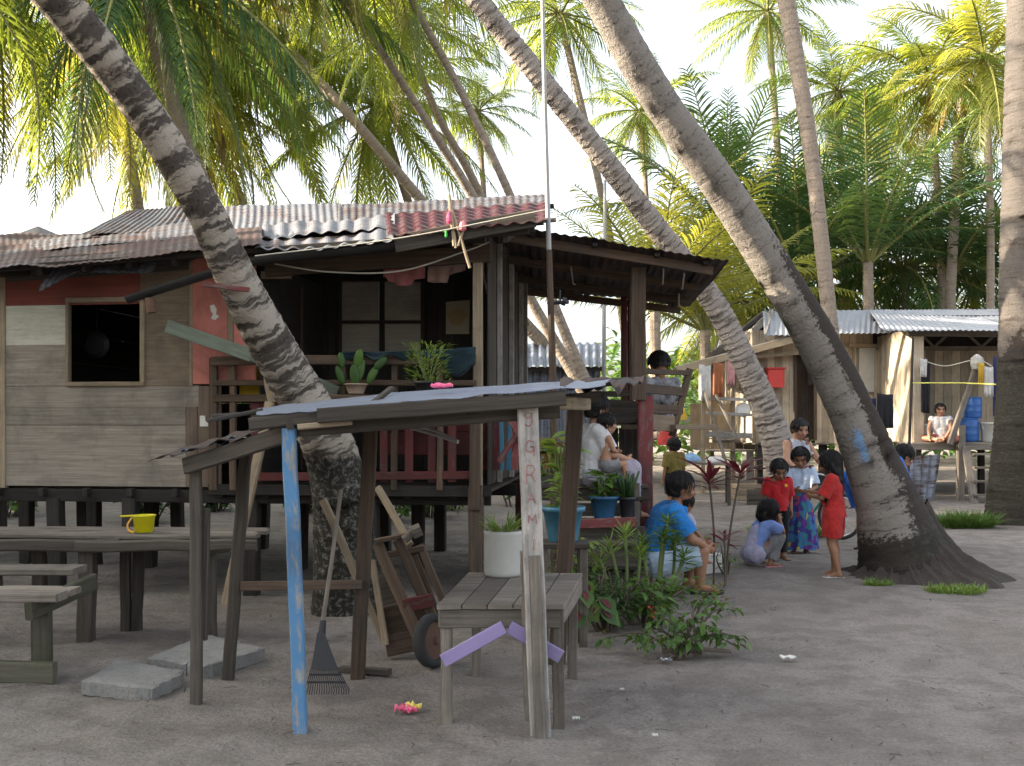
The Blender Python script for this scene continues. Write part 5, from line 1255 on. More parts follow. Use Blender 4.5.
# clutter beside the lean-to
def crate(label, px, py, y, w, h, d, m, rot=0):
    t = thing('crate', label, 'crate', W(px, py, y), 'crates beside the lean-to'); b = W(px, py, y); mb = MB(); ca, sa = math.cos(rot), math.sin(rot); e = V((ca, sa, 0)); f = V((-sa, ca, 0))
    for k in range(3):
        z = h*(k+.5)/3
        for s in (-1, 1): mb.beam(b+f*(d/2*s)-e*w/2+V((0, 0, z)), b+f*(d/2*s)+e*w/2+V((0, 0, z)), .018, h/3-.03, (0, 0, 1)); mb.beam(b+e*(w/2*s)-f*d/2+V((0, 0, z)), b+e*(w/2*s)+f*d/2+V((0, 0, z)), .018, h/3-.03, (0, 0, 1))
    mb.build('slats', M[m], t)
    mb = MB(); mb.beam(b-e*w/2+V((0, 0, .02)), b+e*w/2+V((0, 0, .02)), d, .02, (0, 0, 1)); mb.build('bottom', M[m], t)
crate('grey slatted crate on the far lean-to deck', 722, 443, 23.3, .5, .3, .4, 'grey')
crate('pale crate standing under the lean-to rail', 745, 500, 20.6, .5, .35, .4, 'tan', .3)
crate('dark crate on the sand at the foot of the lean-to steps', 762, 505, 19.4, .55, .3, .4, 'greydark', -.2)
tb = thing('low_table', 'low grey work table with cloths beside the far lean-to', 'table', W(700, 503, 19.8)); mb = MB(); mb.beam(W(676, 462, 19.6), W(732, 464, 19.6), .7, .04, (0, 0, 1)); mb.build('tabletop', M['grey'], tb)
for px, y in ((680, 19.35), (729, 19.35), (682, 19.9), (727, 19.9)):
    mb = MB(); mb.beam((X(px, y), y, -.03), W(px, 463, y), .06, .06, (0, 1, 0)); mb.build('leg', M['greydark'], tb)
def heap(label, px, py, y, w, h, m, seed, cat='cloth heap', name='cloth_heap'):
    c = W(px, py, y); mb = MB(); n = 18
    mb.grid(lambda s, t: c+V((math.cos(s*6.2832)*w*math.sin(t*1.5708+.02)*(1+.3*nz((s*5, t*4, seed), 1)), math.sin(s*6.2832)*w*.7*math.sin(t*1.5708+.02), h*math.cos(t*1.5708)*(1+.5*nz((math.cos(s*6.28)*2, math.sin(s*6.28)*2+t*3, seed), 1)))), 20, 7); o = mb.build(name, m, None, True); setp(o, label, cat, 'bundles around the lean-to')
heap('pale blue bundle of cloth on the low work table', 690, 461, 19.6, .22, .14, fc['b'], 3)
heap('white bundle of cloth on the low work table', 715, 462, 19.6, .2, .10, fc['w'], 4)
heap('yellow bundle hanging by the kid in olive', 679, 420, 19.9, .16, .28, fc['y'], 5)
heap('red bundle behind the slatted stair rail', 668, 445, 19, .2, .35, fc['r'], 6)
t = thing('round_speaker', 'round white enamel basin leaning on the lean-to deck', 'basin', W(743, 425, 23.1)); mb = MB(); c = W(743, 410, 23.1); mb.lathe([(.17, 0), (.18, .02), (.13, .05), (.06, .055), (.01, .055)], c, 20, V((0, -1, .2)).to_track_quat('Z', 'Y').to_matrix()); mb.build('bowl', M['white_plastic'], t)
t.name = 'enamel_basin'; ORG[t.name] = V(t.location)
# ---------------- blue-roofed shed far behind
sh = thing('tin_shed', 'blue-grey corrugated tin shed far behind the side porch', 'shed', W(560, 480, 27))
def ssheet(n, A, B, C, D, s): 
    mb = MB(); csheet(mb, A, B, C, D, pitch=.2, amp=.04, sag=.01, nv=4, seed=s); mb.build(n, M['zincblue'], sh)
ssheet('roof', W(470, 366, 26), W(602, 366, 26), W(602, 343, 30), W(470, 343, 30), 61)
ssheet('wall', W(480, 376, 26.5)+V((0, 0, -2.9)), W(600, 376, 26.5)+V((0, 0, -2.9)), W(600, 369, 26.5), W(480, 369, 26.5), 62)
mb = MB(); mb.beam(W(470, 369, 26.2), W(603, 369, 26.2), .1, .12, (0, 0, 1)); mb.build('eave_board', M['black_wood'], sh)
vwall('side_wall', W(600, 376, 26.5).x, 26.5, W(600, 376, 26.5).x, 30, 0, 3.2, 'plank_wall', .3, sh)
# ---------------- people
def capsule(bm_v, bm_f, a, b, ra, rb, n=14):
    a, b = V(a), V(b); d = b-a
    if d.length < 1e-5: d = V((0, 0, 1e-4)); b = a+d
    dn = d.normalized(); x = dn.orthogonal().normalized(); y = dn.cross(x); base = len(bm_v); rings = []
    for k in range(1, 5): t = math.pi/2*k/4; rings.append((a-dn*(ra*math.cos(t)), ra*math.sin(t)))
    for k in range(0, 4): t = math.pi/2*k/4; rings.append((b+dn*(rb*math.sin(t)), rb*math.cos(t)))
    bm_v.append(a-dn*ra)
    for c, r in rings:
        for j in range(n): an = 6.2832*j/n; bm_v.append(c+(x*math.cos(an)+y*math.sin(an))*r)
    bm_v.append(b+dn*rb); m = len(rings)
    for j in range(n):
        k = (j+1) % n; bm_f.append((base, base+1+k, base+1+j))
        for i in range(m-1): bm_f.append((base+1+i*n+j, base+1+i*n+k, base+1+(i+1)*n+k, base+1+(i+1)*n+j))
        bm_f.append((base+1+(m-1)*n+j, base+1+(m-1)*n+k, base+1+m*n))
def ellips(bm_v, bm_f, c, rad, rot=None, n=18):
    c = V(c); M3 = rot or Matrix.Identity(3); base = len(bm_v); m = 10
    bm_v.append(c+M3@V((0, 0, -rad[2])))
    for i in range(1, m):
        t = math.pi*i/m
        for j in range(n): an = 6.2832*j/n; bm_v.append(c+M3@V((rad[0]*math.sin(t)*math.cos(an), rad[1]*math.sin(t)*math.sin(an), -rad[2]*math.cos(t))))
    bm_v.append(c+M3@V((0, 0, rad[2])))
    for j in range(n):
        k = (j+1) % n; bm_f.append((base, base+1+k, base+1+j))
        for i in range(m-2): bm_f.append((base+1+i*n+j, base+1+i*n+k, base+1+(i+1)*n+k, base+1+(i+1)*n+j))
        bm_f.append((base+1+(m-2)*n+j, base+1+(m-2)*n+k, base+1+(m-1)*n))
def fuse(prims, voxel=.008, smooth=5, cut=None, noisef=None):
    vs, fs = [], []
    for p in prims:
        if p[0] == 'c': capsule(vs, fs, *p[1:])
        else: ellips(vs, fs, *p[1:])
    me = bpy.data.meshes.new('tmp'); me.from_pydata(vs, [], fs); me.update()
    o = bpy.data.objects.new('tmp', me); COL.objects.link(o)
    m = o.modifiers.new('r', 'REMESH'); m.mode = 'VOXEL'; m.voxel_size = voxel; m.use_smooth_shade = True
    s = o.modifiers.new('s', 'SMOOTH'); s.factor = .5; s.iterations = smooth
    dg = bpy.context.evaluated_depsgraph_get(); dg.update()
    out = bpy.data.meshes.new_from_object(o.evaluated_get(dg)); bpy.data.objects.remove(o); bpy.data.meshes.remove(me)
    if cut or noisef:
        bm = bmesh.new(); bm.from_mesh(out); bm.normal_update()
        if noisef:
            for v in bm.verts: v.co += v.normal*noisef(v.co)
        if cut: bmesh.ops.delete(bm, geom=[v for v in bm.verts if cut(v.co)], context='VERTS')
        bm.to_mesh(out); bm.free()
    return out
def skinmat(name, c):
    m, nt, b = newmat(name); at = nd(nt, 'ShaderNodeAttribute', attribute_name='col')
    n = noi(nt, objco(nt), 14, 4, .6); col = mixc(nt, n, tuple(x*.85 for x in c), tuple(x*1.12 for x in c))
    sp = nd(nt, 'ShaderNodeSeparateColor', {0: at.outputs['Color']})
    col = mixc(nt, sp.outputs[0], col, (.012, .01, .009)); col = mixc(nt, sp.outputs[1], col, (c[0]*.85, c[1]*.5, c[2]*.5)); col = mixc(nt, sp.outputs[2], col, (.6, .56, .52))
    nt.links.new(col, b.inputs['Base Color']); b.inputs['Roughness'].default_value = .55; b.inputs['Specular IOR Level'].default_value = .35
    b.inputs['Subsurface Weight'].default_value = .06; b.inputs['Subsurface Radius'].default_value = (.02, .008, .004); return m
SK = skinmat('brown_skin', (.27, .135, .078)); SKL = skinmat('light_brown_skin', (.37, .20, .125))
def hairmat():
    m, nt, b = newmat('black_hair'); n = noi(nt, objco(nt), 30, 4, .6); nt.links.new(mixc(nt, n, (.006, .005, .005), (.014, .012, .011)), b.inputs['Base Color']); b.inputs['Roughness'].default_value = .6; b.inputs['Specular IOR Level'].default_value = .25
    bump(nt, b, n, .6, .006); return m
HAIR = hairmat()
def lerp(a, b, t): return V(a)*(1-t)+V(b)*t
class Fig:
    """Joint-based figure; local frame: x = the figure's right, y = ahead, z = up."""
    def __init__(s, label, loc, face, H, J, hs=1.0, skin=None, head_rot=(0, 0), girth=1.0, hands=None, name='person'):
        s.H = H; s.skin = skin or SK; s.g = girth; s.hs = hs
        D = {'head': (0, .01, .93), 'neck': (0, -.005, .835), 'chest': (0, 0, .73), 'waist': (0, 0, .62), 'pelvis': (0, 0, .53),
             'shR': (.105, 0, .80), 'elR': (.14, -.01, .64), 'wrR': (.145, .03, .495), 'shL': (-.105, 0, .80), 'elL': (-.14, -.01, .64), 'wrL': (-.145, .03, .495),
             'hiR': (.052, 0, .515), 'knR': (.056, .012, .285), 'anR': (.056, -.012, .045), 'hiL': (-.052, 0, .515), 'knL': (-.056, .012, .285), 'anL': (-.056, -.012, .045)}
        D.update(J); s.J = {k: V(v)*H for k, v in D.items()}
        s.face = face; s.loc = V(loc)
        s.root = thing(name, label, 'person', s.loc); s.root.rotation_euler = (0, 0, face)
        ORG[s.root.name] = V((0, 0, 0))
        yaw, pit = head_rot; s.HM = Matrix.Rotation(yaw, 3, 'Z') @ Matrix.Rotation(pit, 3, 'X')
        s.hd = s.hs*H*.072
        s.toe = {'R': None, 'L': None}; s.hands = hands or {}
        s.body()
    def limb(s, a, b, ra, rb): 
        J = s.J; k = s.H*s.g; return ('c', J[a], J[b], ra*k, rb*k)
    def hl(s, x, y, z): return s.J['head']+s.HM@(V((x, y, z))*s.hd)
    def torso(s, inf=0.0):
        J, k = s.J, s.H*s.g; ax = (J['shR']-J['shL']).normalized(); P = []
        hx = (J['hiR']-J['hiL']).normalized()
        for sg in (-1, 1):
            P += [('c', J['chest']+ax*sg*.045*k, J['neck']+ax*sg*.03*k-V((0, 0, .03*k)), .058*k+inf, .04*k+inf), ('c', J['waist']+ax*sg*.035*k, J['chest']+ax*sg*.045*k, .054*k+inf, .06*k+inf), ('c', J['pelvis']+hx*sg*.038*k, J['waist']+ax*sg*.035*k, .062*k+inf, .054*k+inf)]
            P.append(('c', J['chest']+ax*sg*.05*k+V((0, 0, .03*k)), J['shR' if sg > 0 else 'shL'], .048*k+inf, .038*k+inf))
        return P
    def hand(s, side):
        J, k = s.J, s.H; w = J['wr'+side]; d = s.hands.get(side); d = V(d).normalized() if d else (w-J['el'+side]).normalized()
        inw = V((-1 if side == 'R' else 1, 0, 0)); nrm = inw-d*inw.dot(d)
        nrm = nrm.normalized() if nrm.length > .1 else d.orthogonal().normalized(); ac = d.cross(nrm).normalized()
        if ac.y < 0: ac = -ac
        P = []; pl = .048*k
        for q in (-1.2, -.4, .4, 1.2): P.append(('c', w, w+d*pl+ac*(q*.0085*k), .0125*k, .0105*k))
        for q, l in ((-1.25, .030), (-.42, .038), (.42, .041), (1.25, .036)):
            b = w+d*pl+ac*(q*.0095*k); m_ = b+d*l*.55*k+nrm*.006*k; P.append(('c', b, m_, .0078*k, .007*k)); P.append(('c', m_, m_+(d*.7+nrm*.7)*(l*.5*k), .007*k, .0055*k))
        tb = w+d*.012*k+ac*.012*k; tm = tb+(d*.55+ac*.75+nrm*.2)*.026*k; P += [('c', tb, tm, .0095*k, .0085*k), ('c', tm, tm+(d*.85+ac*.25+nrm*.3)*.022*k, .0082*k, .006*k)]
        return P
    def foot(s, side):
        J, k = s.J, s.H; a = J['an'+side]; sh = (J['kn'+side]-a); fw = V((0, 1, 0))
        if abs(sh.normalized().y) > .8: fw = V((0, 0, -1))
        f = V((fw.x+(.12 if side == 'R' else -.12), fw.y, fw.z)); h = a+V((0, -.012*k, -.022*k)); b = a+f*.075*k+V((0, 0, -.03*k)); P = [('c', a, h, .026*k, .021*k), ('c', a+V((0, 0, -.01*k)), b, .024*k, .015*k), ('c', h, b, .02*k, .017*k)]
        r = V((1, 0, 0))
        for q, l in ((-1, .02), (-.5, .022), (0, .024), (.5, .026), (1.05, .03)):
            q2 = q*(-1 if side == 'R' else 1); P.append(('c', b+r*q2*.016*k, b+r*q2*.018*k+f*l*k+V((0, 0, -.004*k)), .009*k, .0065*k))
        return P
    def headp(s):
        h = s.hd; P = [('e', s.hl(0, -.08, .16), (h*.88, h*1.02, h*.98), s.HM), ('e', s.hl(0, .18, -.42), (h*.66, h*.72, h*.72), s.HM), ('c', s.hl(0, .42, -.85), s.hl(0, .55, -.80), h*.3, h*.24),
                       ('c', s.hl(0, .86, .02), s.hl(0, 1.02, -.28), h*.09, h*.15), ('c', s.hl(-.12, .93, -.30), s.hl(.12, .93, -.30), h*.1, h*.1), ('c', s.hl(-.16, .80, -.58), s.hl(.16, .80, -.58), h*.13, h*.13)]
        for q in (-1, 1): P += [('c', s.hl(q*.86, -.1, .02), s.hl(q*.92, -.2, -.28), h*.13, h*.09), ('c', s.hl(q*.18, .85, .2), s.hl(q*.5, .72, .2), h*.12, h*.1), ('e', s.hl(q*.45, .58, -.25), (h*.3, h*.28, h*.26), s.HM)]
        P.append(('c', s.J['neck']-V((0, 0, .03*s.H)), s.hl(0, -.15, -.5), .034*s.H*s.g, h*.52)); return P
    def body(s):
        P = s.torso()+s.headp()
        for q in 'RL':
            P += [s.limb('sh'+q, 'el'+q, .034, .025), s.limb('el'+q, 'wr'+q, .026, .0165), s.limb('hi'+q, 'kn'+q, .06, .036)]
            kn, an = s.J['kn'+q], s.J['an'+q]; k = s.H*s.g; mid = lerp(kn, an, .3)+ (V((0, -.008*k, 0)))
            P += [('c', kn, mid, .035*k, .038*k), ('c', mid, an, .037*k, .0215*k)]+s.hand(q)+s.foot(q)
        me = fuse(P, max(.006, .0062*s.H/1.2), 3)
        col = []
        eyes = [s.hl(q*.36, .84, .06) for q in (-1, 1)]; brow = [(s.hl(q*.16, .95, .26), s.hl(q*.58, .74, .28)) for q in (-1, 1)]; mouth = (s.hl(-.2, .92, -.56), s.hl(.2, .92, -.56))
        def sd(p, a, b): 
            ab = b-a; t = max(0, min(1, (p-a).dot(ab)/ab.dot(ab))); return (p-a-ab*t).length
        for v in me.vertices:
            p = v.co; r = g = bl = 0
            if (p-s.J['head']).length < s.hd*1.7:
                for e in eyes:
                    dd = (p-e).length/s.hd
                    if dd < .16: r = .95 if dd < .12 else .3
                if not r and min(sd(p, a, b) for a, b in brow) < s.hd*.09: r = .8
                if sd(p, *mouth) < s.hd*.11: g = .9
            col += [r, g, bl, 1]
        a = me.attributes.new('col', 'FLOAT_COLOR', 'POINT'); a.data.foreach_set('color', col)
        link_mesh('body', me, s.skin, s.root, True)
    def part(s, name, prims, m, cut=None, amp=.006, fr=14, voxel=None, seed=0):
        me = fuse(prims, voxel or .009, 4, cut, lambda p: amp*(nz((p.x, p.y, p.z*.6+seed), fr)+.5*nz((p.x+seed, p.y, p.z), fr*2.3)))
        return link_mesh(name, me, m, s.root, True)
    def shirt(s, m, sleeve=.75, hem=-.0, inf=.014, name='shirt', neck=True, flare=.0, to=None, amp=.007):
        J = s.J; P = s.torso(inf*s.H/1.3); k = s.H
        ends = []
        for q in 'RL':
            if sleeve > 0:
                e = lerp(J['sh'+q], J['el'+q], sleeve); P.append(('c', J['sh'+q], e+(J['el'+q]-J['sh'+q]).normalized()*.03, .042*k*s.g+inf*.6, .042*k*s.g+inf*.7)); ends.append((J['sh'+q], (J['el'+q]-J['sh'+q]).normalized(), sleeve*(J['el'+q]-J['sh'+q]).length))
        up = (J['chest']-J['pelvis']).normalized(); hz = J['pelvis']+up*hem*k
        P.append(('c', J['pelvis']-up*.05*k, J['waist'], .085*k*s.g+inf*.6+flare, .075*k*s.g+inf*.5))
        hd = s.hl(0, 0, -.5); nk = J['neck']+V((0, 0, .012*k))
        nd_ = (s.J['head']-s.J['neck']).normalized()
        def cut(p):
            if (p-hz).dot(up) < 0 and (p-J['pelvis']).length < .32*k:
                for sh, d, L in ends:
                    if (p-sh).dot(d) > .0 and ((p-sh)-d*(p-sh).dot(d)).length < .055*k and (p-sh).dot(d) < L: return False
                return True
            if sleeve <= 0 and abs((p-J['chest']).dot((J['shR']-J['shL']).normalized())) > .088*k and (p-J['chest']).dot(up) > -.02*k: return True
            if neck and (p-nk).dot(nd_) > 0 and (p-nk).length < .11*k: return True
            for sh, d, L in ends:
                t = (p-sh).dot(d)
                if t > L and ((p-sh)-d*t).length < .09*k and t < L+.12*k:
                    a_, b_ = J['pelvis'], J['neck']; ab = b_-a_; u = max(0, min(1, (p-a_).dot(ab)/ab.dot(ab))); return (p-a_-ab*u).length > .118*k*s.g+inf
            return False
        s.part(name, P, m, cut, amp)
    def shorts(s, m, leg=.6, inf=.016, name='shorts', waist=.06):
        J, k = s.J, s.H; P = []; hx = (J['hiR']-J['hiL']).normalized(); ends = []
        for sg in (-1, 1): P.append(('c', J['pelvis']+hx*sg*.038*k*s.g, lerp(J['pelvis'], J['waist'], .5)+hx*sg*.034*k*s.g, .066*k*s.g+inf, .06*k*s.g+inf))
        for q in 'RL':
            full = leg > 1.0; 
            if full:
                e = lerp(J['kn'+q], J['an'+q], leg-1); P += [('c', J['hi'+q], J['kn'+q], .066*k*s.g+inf*.6, .045*k*s.g+inf*.7), ('c', J['kn'+q], e, .045*k*s.g+inf*.7, .036*k*s.g+inf*.9)]; d = (J['an'+q]-J['kn'+q]).normalized(); ends.append((J['kn'+q], d, (e-J['kn'+q]).length))
            else:
                d = (J['kn'+q]-J['hi'+q]).normalized(); L = leg*(J['kn'+q]-J['hi'+q]).length; P.append(('c', J['hi'+q], J['hi'+q]+d*(L+.03), .066*k*s.g+inf, .056*k*s.g+inf)); ends.append((J['hi'+q], d, L))
        up = (J['waist']-J['pelvis']).normalized(); wz = J['pelvis']+up*waist*k
        def cut(p):
            if (p-wz).dot(up) > 0 and (p-wz).length < .14*k: return True
            for b, d, L in ends:
                t = (p-b).dot(d)
                if t > L and ((p-b)-d*t).length < .085*k: return True
            return False
        s.part(name, P, m, cut, .008)
    def hair(s, length=0.0, m=None, back=None, vol=1.0, tail=None):
        h = s.hd*vol; P = [('e', s.hl(0, -.14, .22), (h*.99, h*1.1, h*1.06), s.HM), ('e', s.hl(0, -.34, -.2), (h*.9, h*.82, h*.8), s.HM)]
        if length > 0:
            pts = [s.hl(0, -.7, -.1)]; n = 5
            for i in range(1, n+1): 
                q = pts[-1]+V((0, -.012 if i < 3 else .01, -length/n)); pts.append(q)
            for a, b in zip(pts[:-1], pts[1:]):
                for x in (-.45, 0, .45): P.append(('c', a+s.HM@V((x*h, 0, 0)), b+s.HM@V((x*h*.8, 0, 0)), h*.42, h*.40))
            for q in (-1, 1): P.append(('c', s.hl(q*.82, -.2, 0), s.hl(q*.8, -.25, -1.0), h*.3, h*.22))
        if tail: P += [('c', s.hl(0, -1.1, .2), s.hl(0, -1.35, -.0), h*.32, h*.36)]
        inv = s.HM.transposed()
        def cut(p):
            q = inv@(p-s.J['head'])/s.hd
            if length > 0: return q.y > .42+.10*nz((q.x*2, q.z*2, 1), 1) and q.z < .52 and abs(q.x) < .86 and q.z > -1.6
            return q.y > .35+.1*nz((q.x*3, 1, 1), 1) and q.z < .60+.1*nz((q.x*4, 3, 1), 1) or (q.z < -.05 and q.y > -.15) or q.z < -.75
        o = s.part('hair', P, m or HAIR, cut, .009, 22, .0075)
        me = o.data; mb = MB(); mb.v = [tuple(v.co) for v in me.vertices]; mb.f = [list(p.vertices) for p in me.polygons]; mb.uv = [(0, 0)]*sum(len(f) for f in mb.f); mb.mi = [0]*len(mb.f); mb.tint = [.5]*len(mb.f)
        rr = random.Random(int(s.H*1000)); 
        for k in range(260):
            az = rr.uniform(-2.5, 2.5); el = rr.uniform(.2, 1.4); tw = rr.uniform(-.15, .15); pts = []; e2 = el
            ln = rr.uniform(.6, 1.1) if length <= 0 else rr.uniform(.8, 1.5)
            for g in range(5):
                e2 = el-ln*g/4; q = V((math.sin(az+tw*g/4)*math.cos(e2), -math.cos(az+tw*g/4)*math.cos(e2), math.sin(e2)))
                pts.append(s.hl(0, -.14, .2)+s.HM@V((q.x*1.03*h, q.y*1.13*h, q.z*1.09*h))+V((0, 0, .0)))
            if length > 0 and abs(az) < 2:
                for g in range(3): pts.append(pts[-1]+V((rr.uniform(-.008, .008), rr.uniform(-.012, .008), -length*rr.uniform(.15, .36))))
            mb.tube(pts, [.0045*(1-.75*g/(len(pts)-1)) for g in range(len(pts))], 4)
        o.data = mb.mesh('hair'); o.data.materials.append(m or HAIR); o.data.polygons.foreach_set('use_smooth', [True]*len(o.data.polygons))
    def sandals(s, m):
        P = []
        for q in 'RL':
            a = s.J['an'+q]; k = s.H; f = V((.12 if q == 'R' else -.12, 1, 0)); h = a+V((0, -.03*k, -.042*k)); P += [('c', h, a+f*.10*k+V((0, 0, -.042*k)), .026*k, .03*k)]
        zc = min(s.J['anR'].z, s.J['anL'].z)-.034*s.H
        s.part('sandals', P, m, lambda p: p.z > zc+.004, .0)
def toward(px_from, deg): return math.radians(deg)
c_red = cloth('red_jersey', (.42, .03, .025), (.33, .02, .02)); c_red2 = cloth('red_tshirt', (.45, .02, .025), (.36, .018, .02)); c_blk = cloth('black_trousers', (.018, .018, .022)); c_pale = cloth('pale_blue_blouse', (.42, .50, .62), (.36, .43, .55))
c_blue = cloth('bright_blue_polo', (.018, .17, .46), (.014, .13, .37)); c_den = cloth('pale_denim', (.38, .47, .55), (.30, .38, .46)); c_lav = cloth('lavender_shirt', (.38, .36, .48), (.3, .29, .4)); c_lblue = cloth('light_blue_shirt', (.20, .30, .62), (.16, .25, .52)); c_grey = cloth('grey_trousers', (.22, .215, .22), (.16, .155, .16))
c_oliv = cloth('olive_shirt', (.16, .12, .03), (.12, .09, .02)); c_wh = cloth('white_blouse', (.55, .54, .54), (.46, .45, .46)); c_lil = cloth('pale_lilac_trousers', (.40, .36, .42), (.3, .27, .33)); c_tank = cloth('grey_white_tank_top', (.45, .46, .50), (.34, .35, .4)); c_navy = cloth('navy_shorts', (.03, .04, .12)); c_roy = cloth('royal_blue_polo', (.02, .12, .48), (.015, .09, .38)); c_pinkp = cloth('salmon_sarong', (.45, .16, .12), (.35, .11, .09))
def skirtmat():
    m, nt, b = newmat('patterned_skirt'); p = objco(nt)
    w = nd(nt, 'ShaderNodeTexVoronoi', {'Vector': p, 'Scale': 17.0}); c = nd(nt, 'ShaderNodeSeparateColor', {0: w.outputs['Color']})
    col = ramp(nt, c.outputs[0], [(0, (.03, .035, .18)), (.26, (.03, .13, .30)), (.46, (.10, .025, .20)), (.64, (.03, .16, .20)), (.82, (.42, .34, .04)), (.92, (.30, .05, .08))], 'CONSTANT')
    col = mixc(nt, ramp(nt, w.outputs['Distance'], [(.02, 1), (.035, 0)]), col, (.55, .45, .05))
    nt.links.new(col, b.inputs['Base Color']); b.inputs['Roughness'].default_value = .85; bump(nt, b, noi(nt, p, 18, 3), .5, .01); return m
# 1 girl in red, back to us, looking left
f = Fig('long-haired girl in red top and red shorts standing beside the flared palm', G(834, 577), math.radians(62), 1.25,
        {'elR': (.13, .06, .655), 'wrR': (.03, .17, .68), 'elL': (-.13, .07, .655), 'wrL': (-.04, .17, .66), 'head': (0, .035, .925), 'anL': (-.05, -.045, .045), 'anR': (.06, .01, .045)}, 1.14, head_rot=(.15, -.35))
f.shirt(c_red, .95, -.04, .02, 'red_top', flare=.01); f.shorts(c_red, .82, .026, 'red_shorts'); f.hair(.44, vol=1.06); f.sandals(M['white_plastic'])
# 2 girl in patterned skirt
f = Fig('girl in pale blue cropped blouse and long colourful patterned skirt', G(800, 553), math.radians(172), 1.24,
        {'elR': (.13, .05, .65), 'wrR': (.06, .15, .63), 'elL': (-.14, .05, .65), 'wrL': (-.08, .15, .62), 'head': (0, .03, .925)}, 1.16, head_rot=(-.2, -.4))
f.shirt(c_pale, .9, .09, .018, 'blouse', flare=.012); f.hair(0, vol=1.1); f.sandals(M['black'])
mb = MB(); rings = []
for i in range(14):
    t = i/13; z = .735-.675*t; r0 = .105+.115*t**.8; ring = []
    for j in range(64):
        a = 6.2832*j/64; r = r0*(1+.075*t*math.sin(9*a+2*t)+.045*t*math.sin(15*a+1)); ring.append(V((r*math.cos(a)*1.0, r*math.sin(a)*.8+.01, z+.012*math.sin(5*a)*t)))
    rings.append(ring)
mb.loft(rings, [i*.05 for i in range(14)], [j*.02 for j in range(65)], False, .5); mb.build('skirt', skirtmat(), f.root, True)
# 3 child in red T-shirt
f = Fig('child in red T-shirt and black trousers looking down beside the skirted girl', G(778, 560), math.radians(-168), 1.13,
        {'head': (.01, .045, .915), 'wrR': (.10, .10, .56), 'wrL': (-.13, .03, .50), 'elR': (.135, -.01, .65)}, 1.2, head_rot=(-.15, -.5))
f.shirt(c_red2, .95, -.03, .02, 'red_tshirt', flare=.008); f.shorts(c_blk, 1.85, .014, 'black_trousers'); f.hair(0, vol=1.06); f.sandals(M['black'])
mb = MB(); mb.lathe([(.001, 0), (.02, .002), (.016, .006), (.001, .007)], (-.045, .105, .86), 10, V((0, 1, .1)).to_track_quat('Z', 'Y').to_matrix()); mb.build('badge', M['orange'], f.root)
# 4 squatting girl
f = Fig('squatting girl with black bobbed hair and lavender shirt, hand at her mouth', G(764, 566), math.radians(-72), 1.16,
        {'pelvis': (0, -.10, .15), 'waist': (0, -.085, .24), 'chest': (0, -.03, .34), 'neck': (0, .035, .43), 'head': (0, .06, .525), 'shR': (.105, .02, .395), 'shL': (-.105, .02, .395), 'hiR': (.06, -.09, .14), 'hiL': (-.06, -.09, .14),
         'knR': (.085, .12, .28), 'knL': (-.085, .12, .28), 'anR': (.075, .02, .045), 'anL': (-.075, .02, .045), 'elR': (.115, .13, .33), 'wrR': (.04, .145, .44), 'elL': (-.12, .12, .32), 'wrL': (-.03, .17, .42)}, 1.18, head_rot=(0, -.08), hands={'R': (-.4, -.1, .7), 'L': (.3, 0, .8)})
f.shirt(c_lblue, .8, -.02, .018, 'blue_shirt'); f.shorts(c_grey, 1.9, .016, 'grey_trousers'); f.hair(.11, vol=1.12); f.sandals(M['flower_pink'])
f.part('lavender_wrap', [('c', f.J['pelvis']+V((0, -.03, -.02)), f.J['chest']+V((0, -.035, -.03)), .125, .10), ('c', f.J['pelvis']+V((.07, -.02, -.03)), f.J['pelvis']+V((-.07, -.02, -.03)), .11, .11)], c_lav, lambda p: p.y > f.J['chest'].y-.01 and p.z > .2 or p.z < .02, .012, 10)
# 5 woman with bicycle and small child
gp = G(796, 535)
f = Fig('woman in grey tank top standing behind the bicycle with a toddler', gp, math.radians(200), 1.62,
        {'head': (.0, .06, .92), 'neck': (0, .03, .83), 'chest': (0, .02, .73), 'elR': (.16, .09, .65), 'wrR': (.14, .23, .58), 'elL': (-.17, .09, .65), 'wrL': (-.19, .22, .57), 'shR': (.105, .015, .79), 'shL': (-.105, .015, .79)}, 1.0, SKL, head_rot=(-.1, -.25), girth=1.08, hands={'R': (0, 1, -.3), 'L': (0, 1, -.3)})
f.shirt(c_tank, 0, -.03, .012, 'tank_top'); f.shorts(c_den, 1.7, .014, 'pale_trousers'); f.hair(0, vol=1.08, tail=True); f.sandals(M['black'])
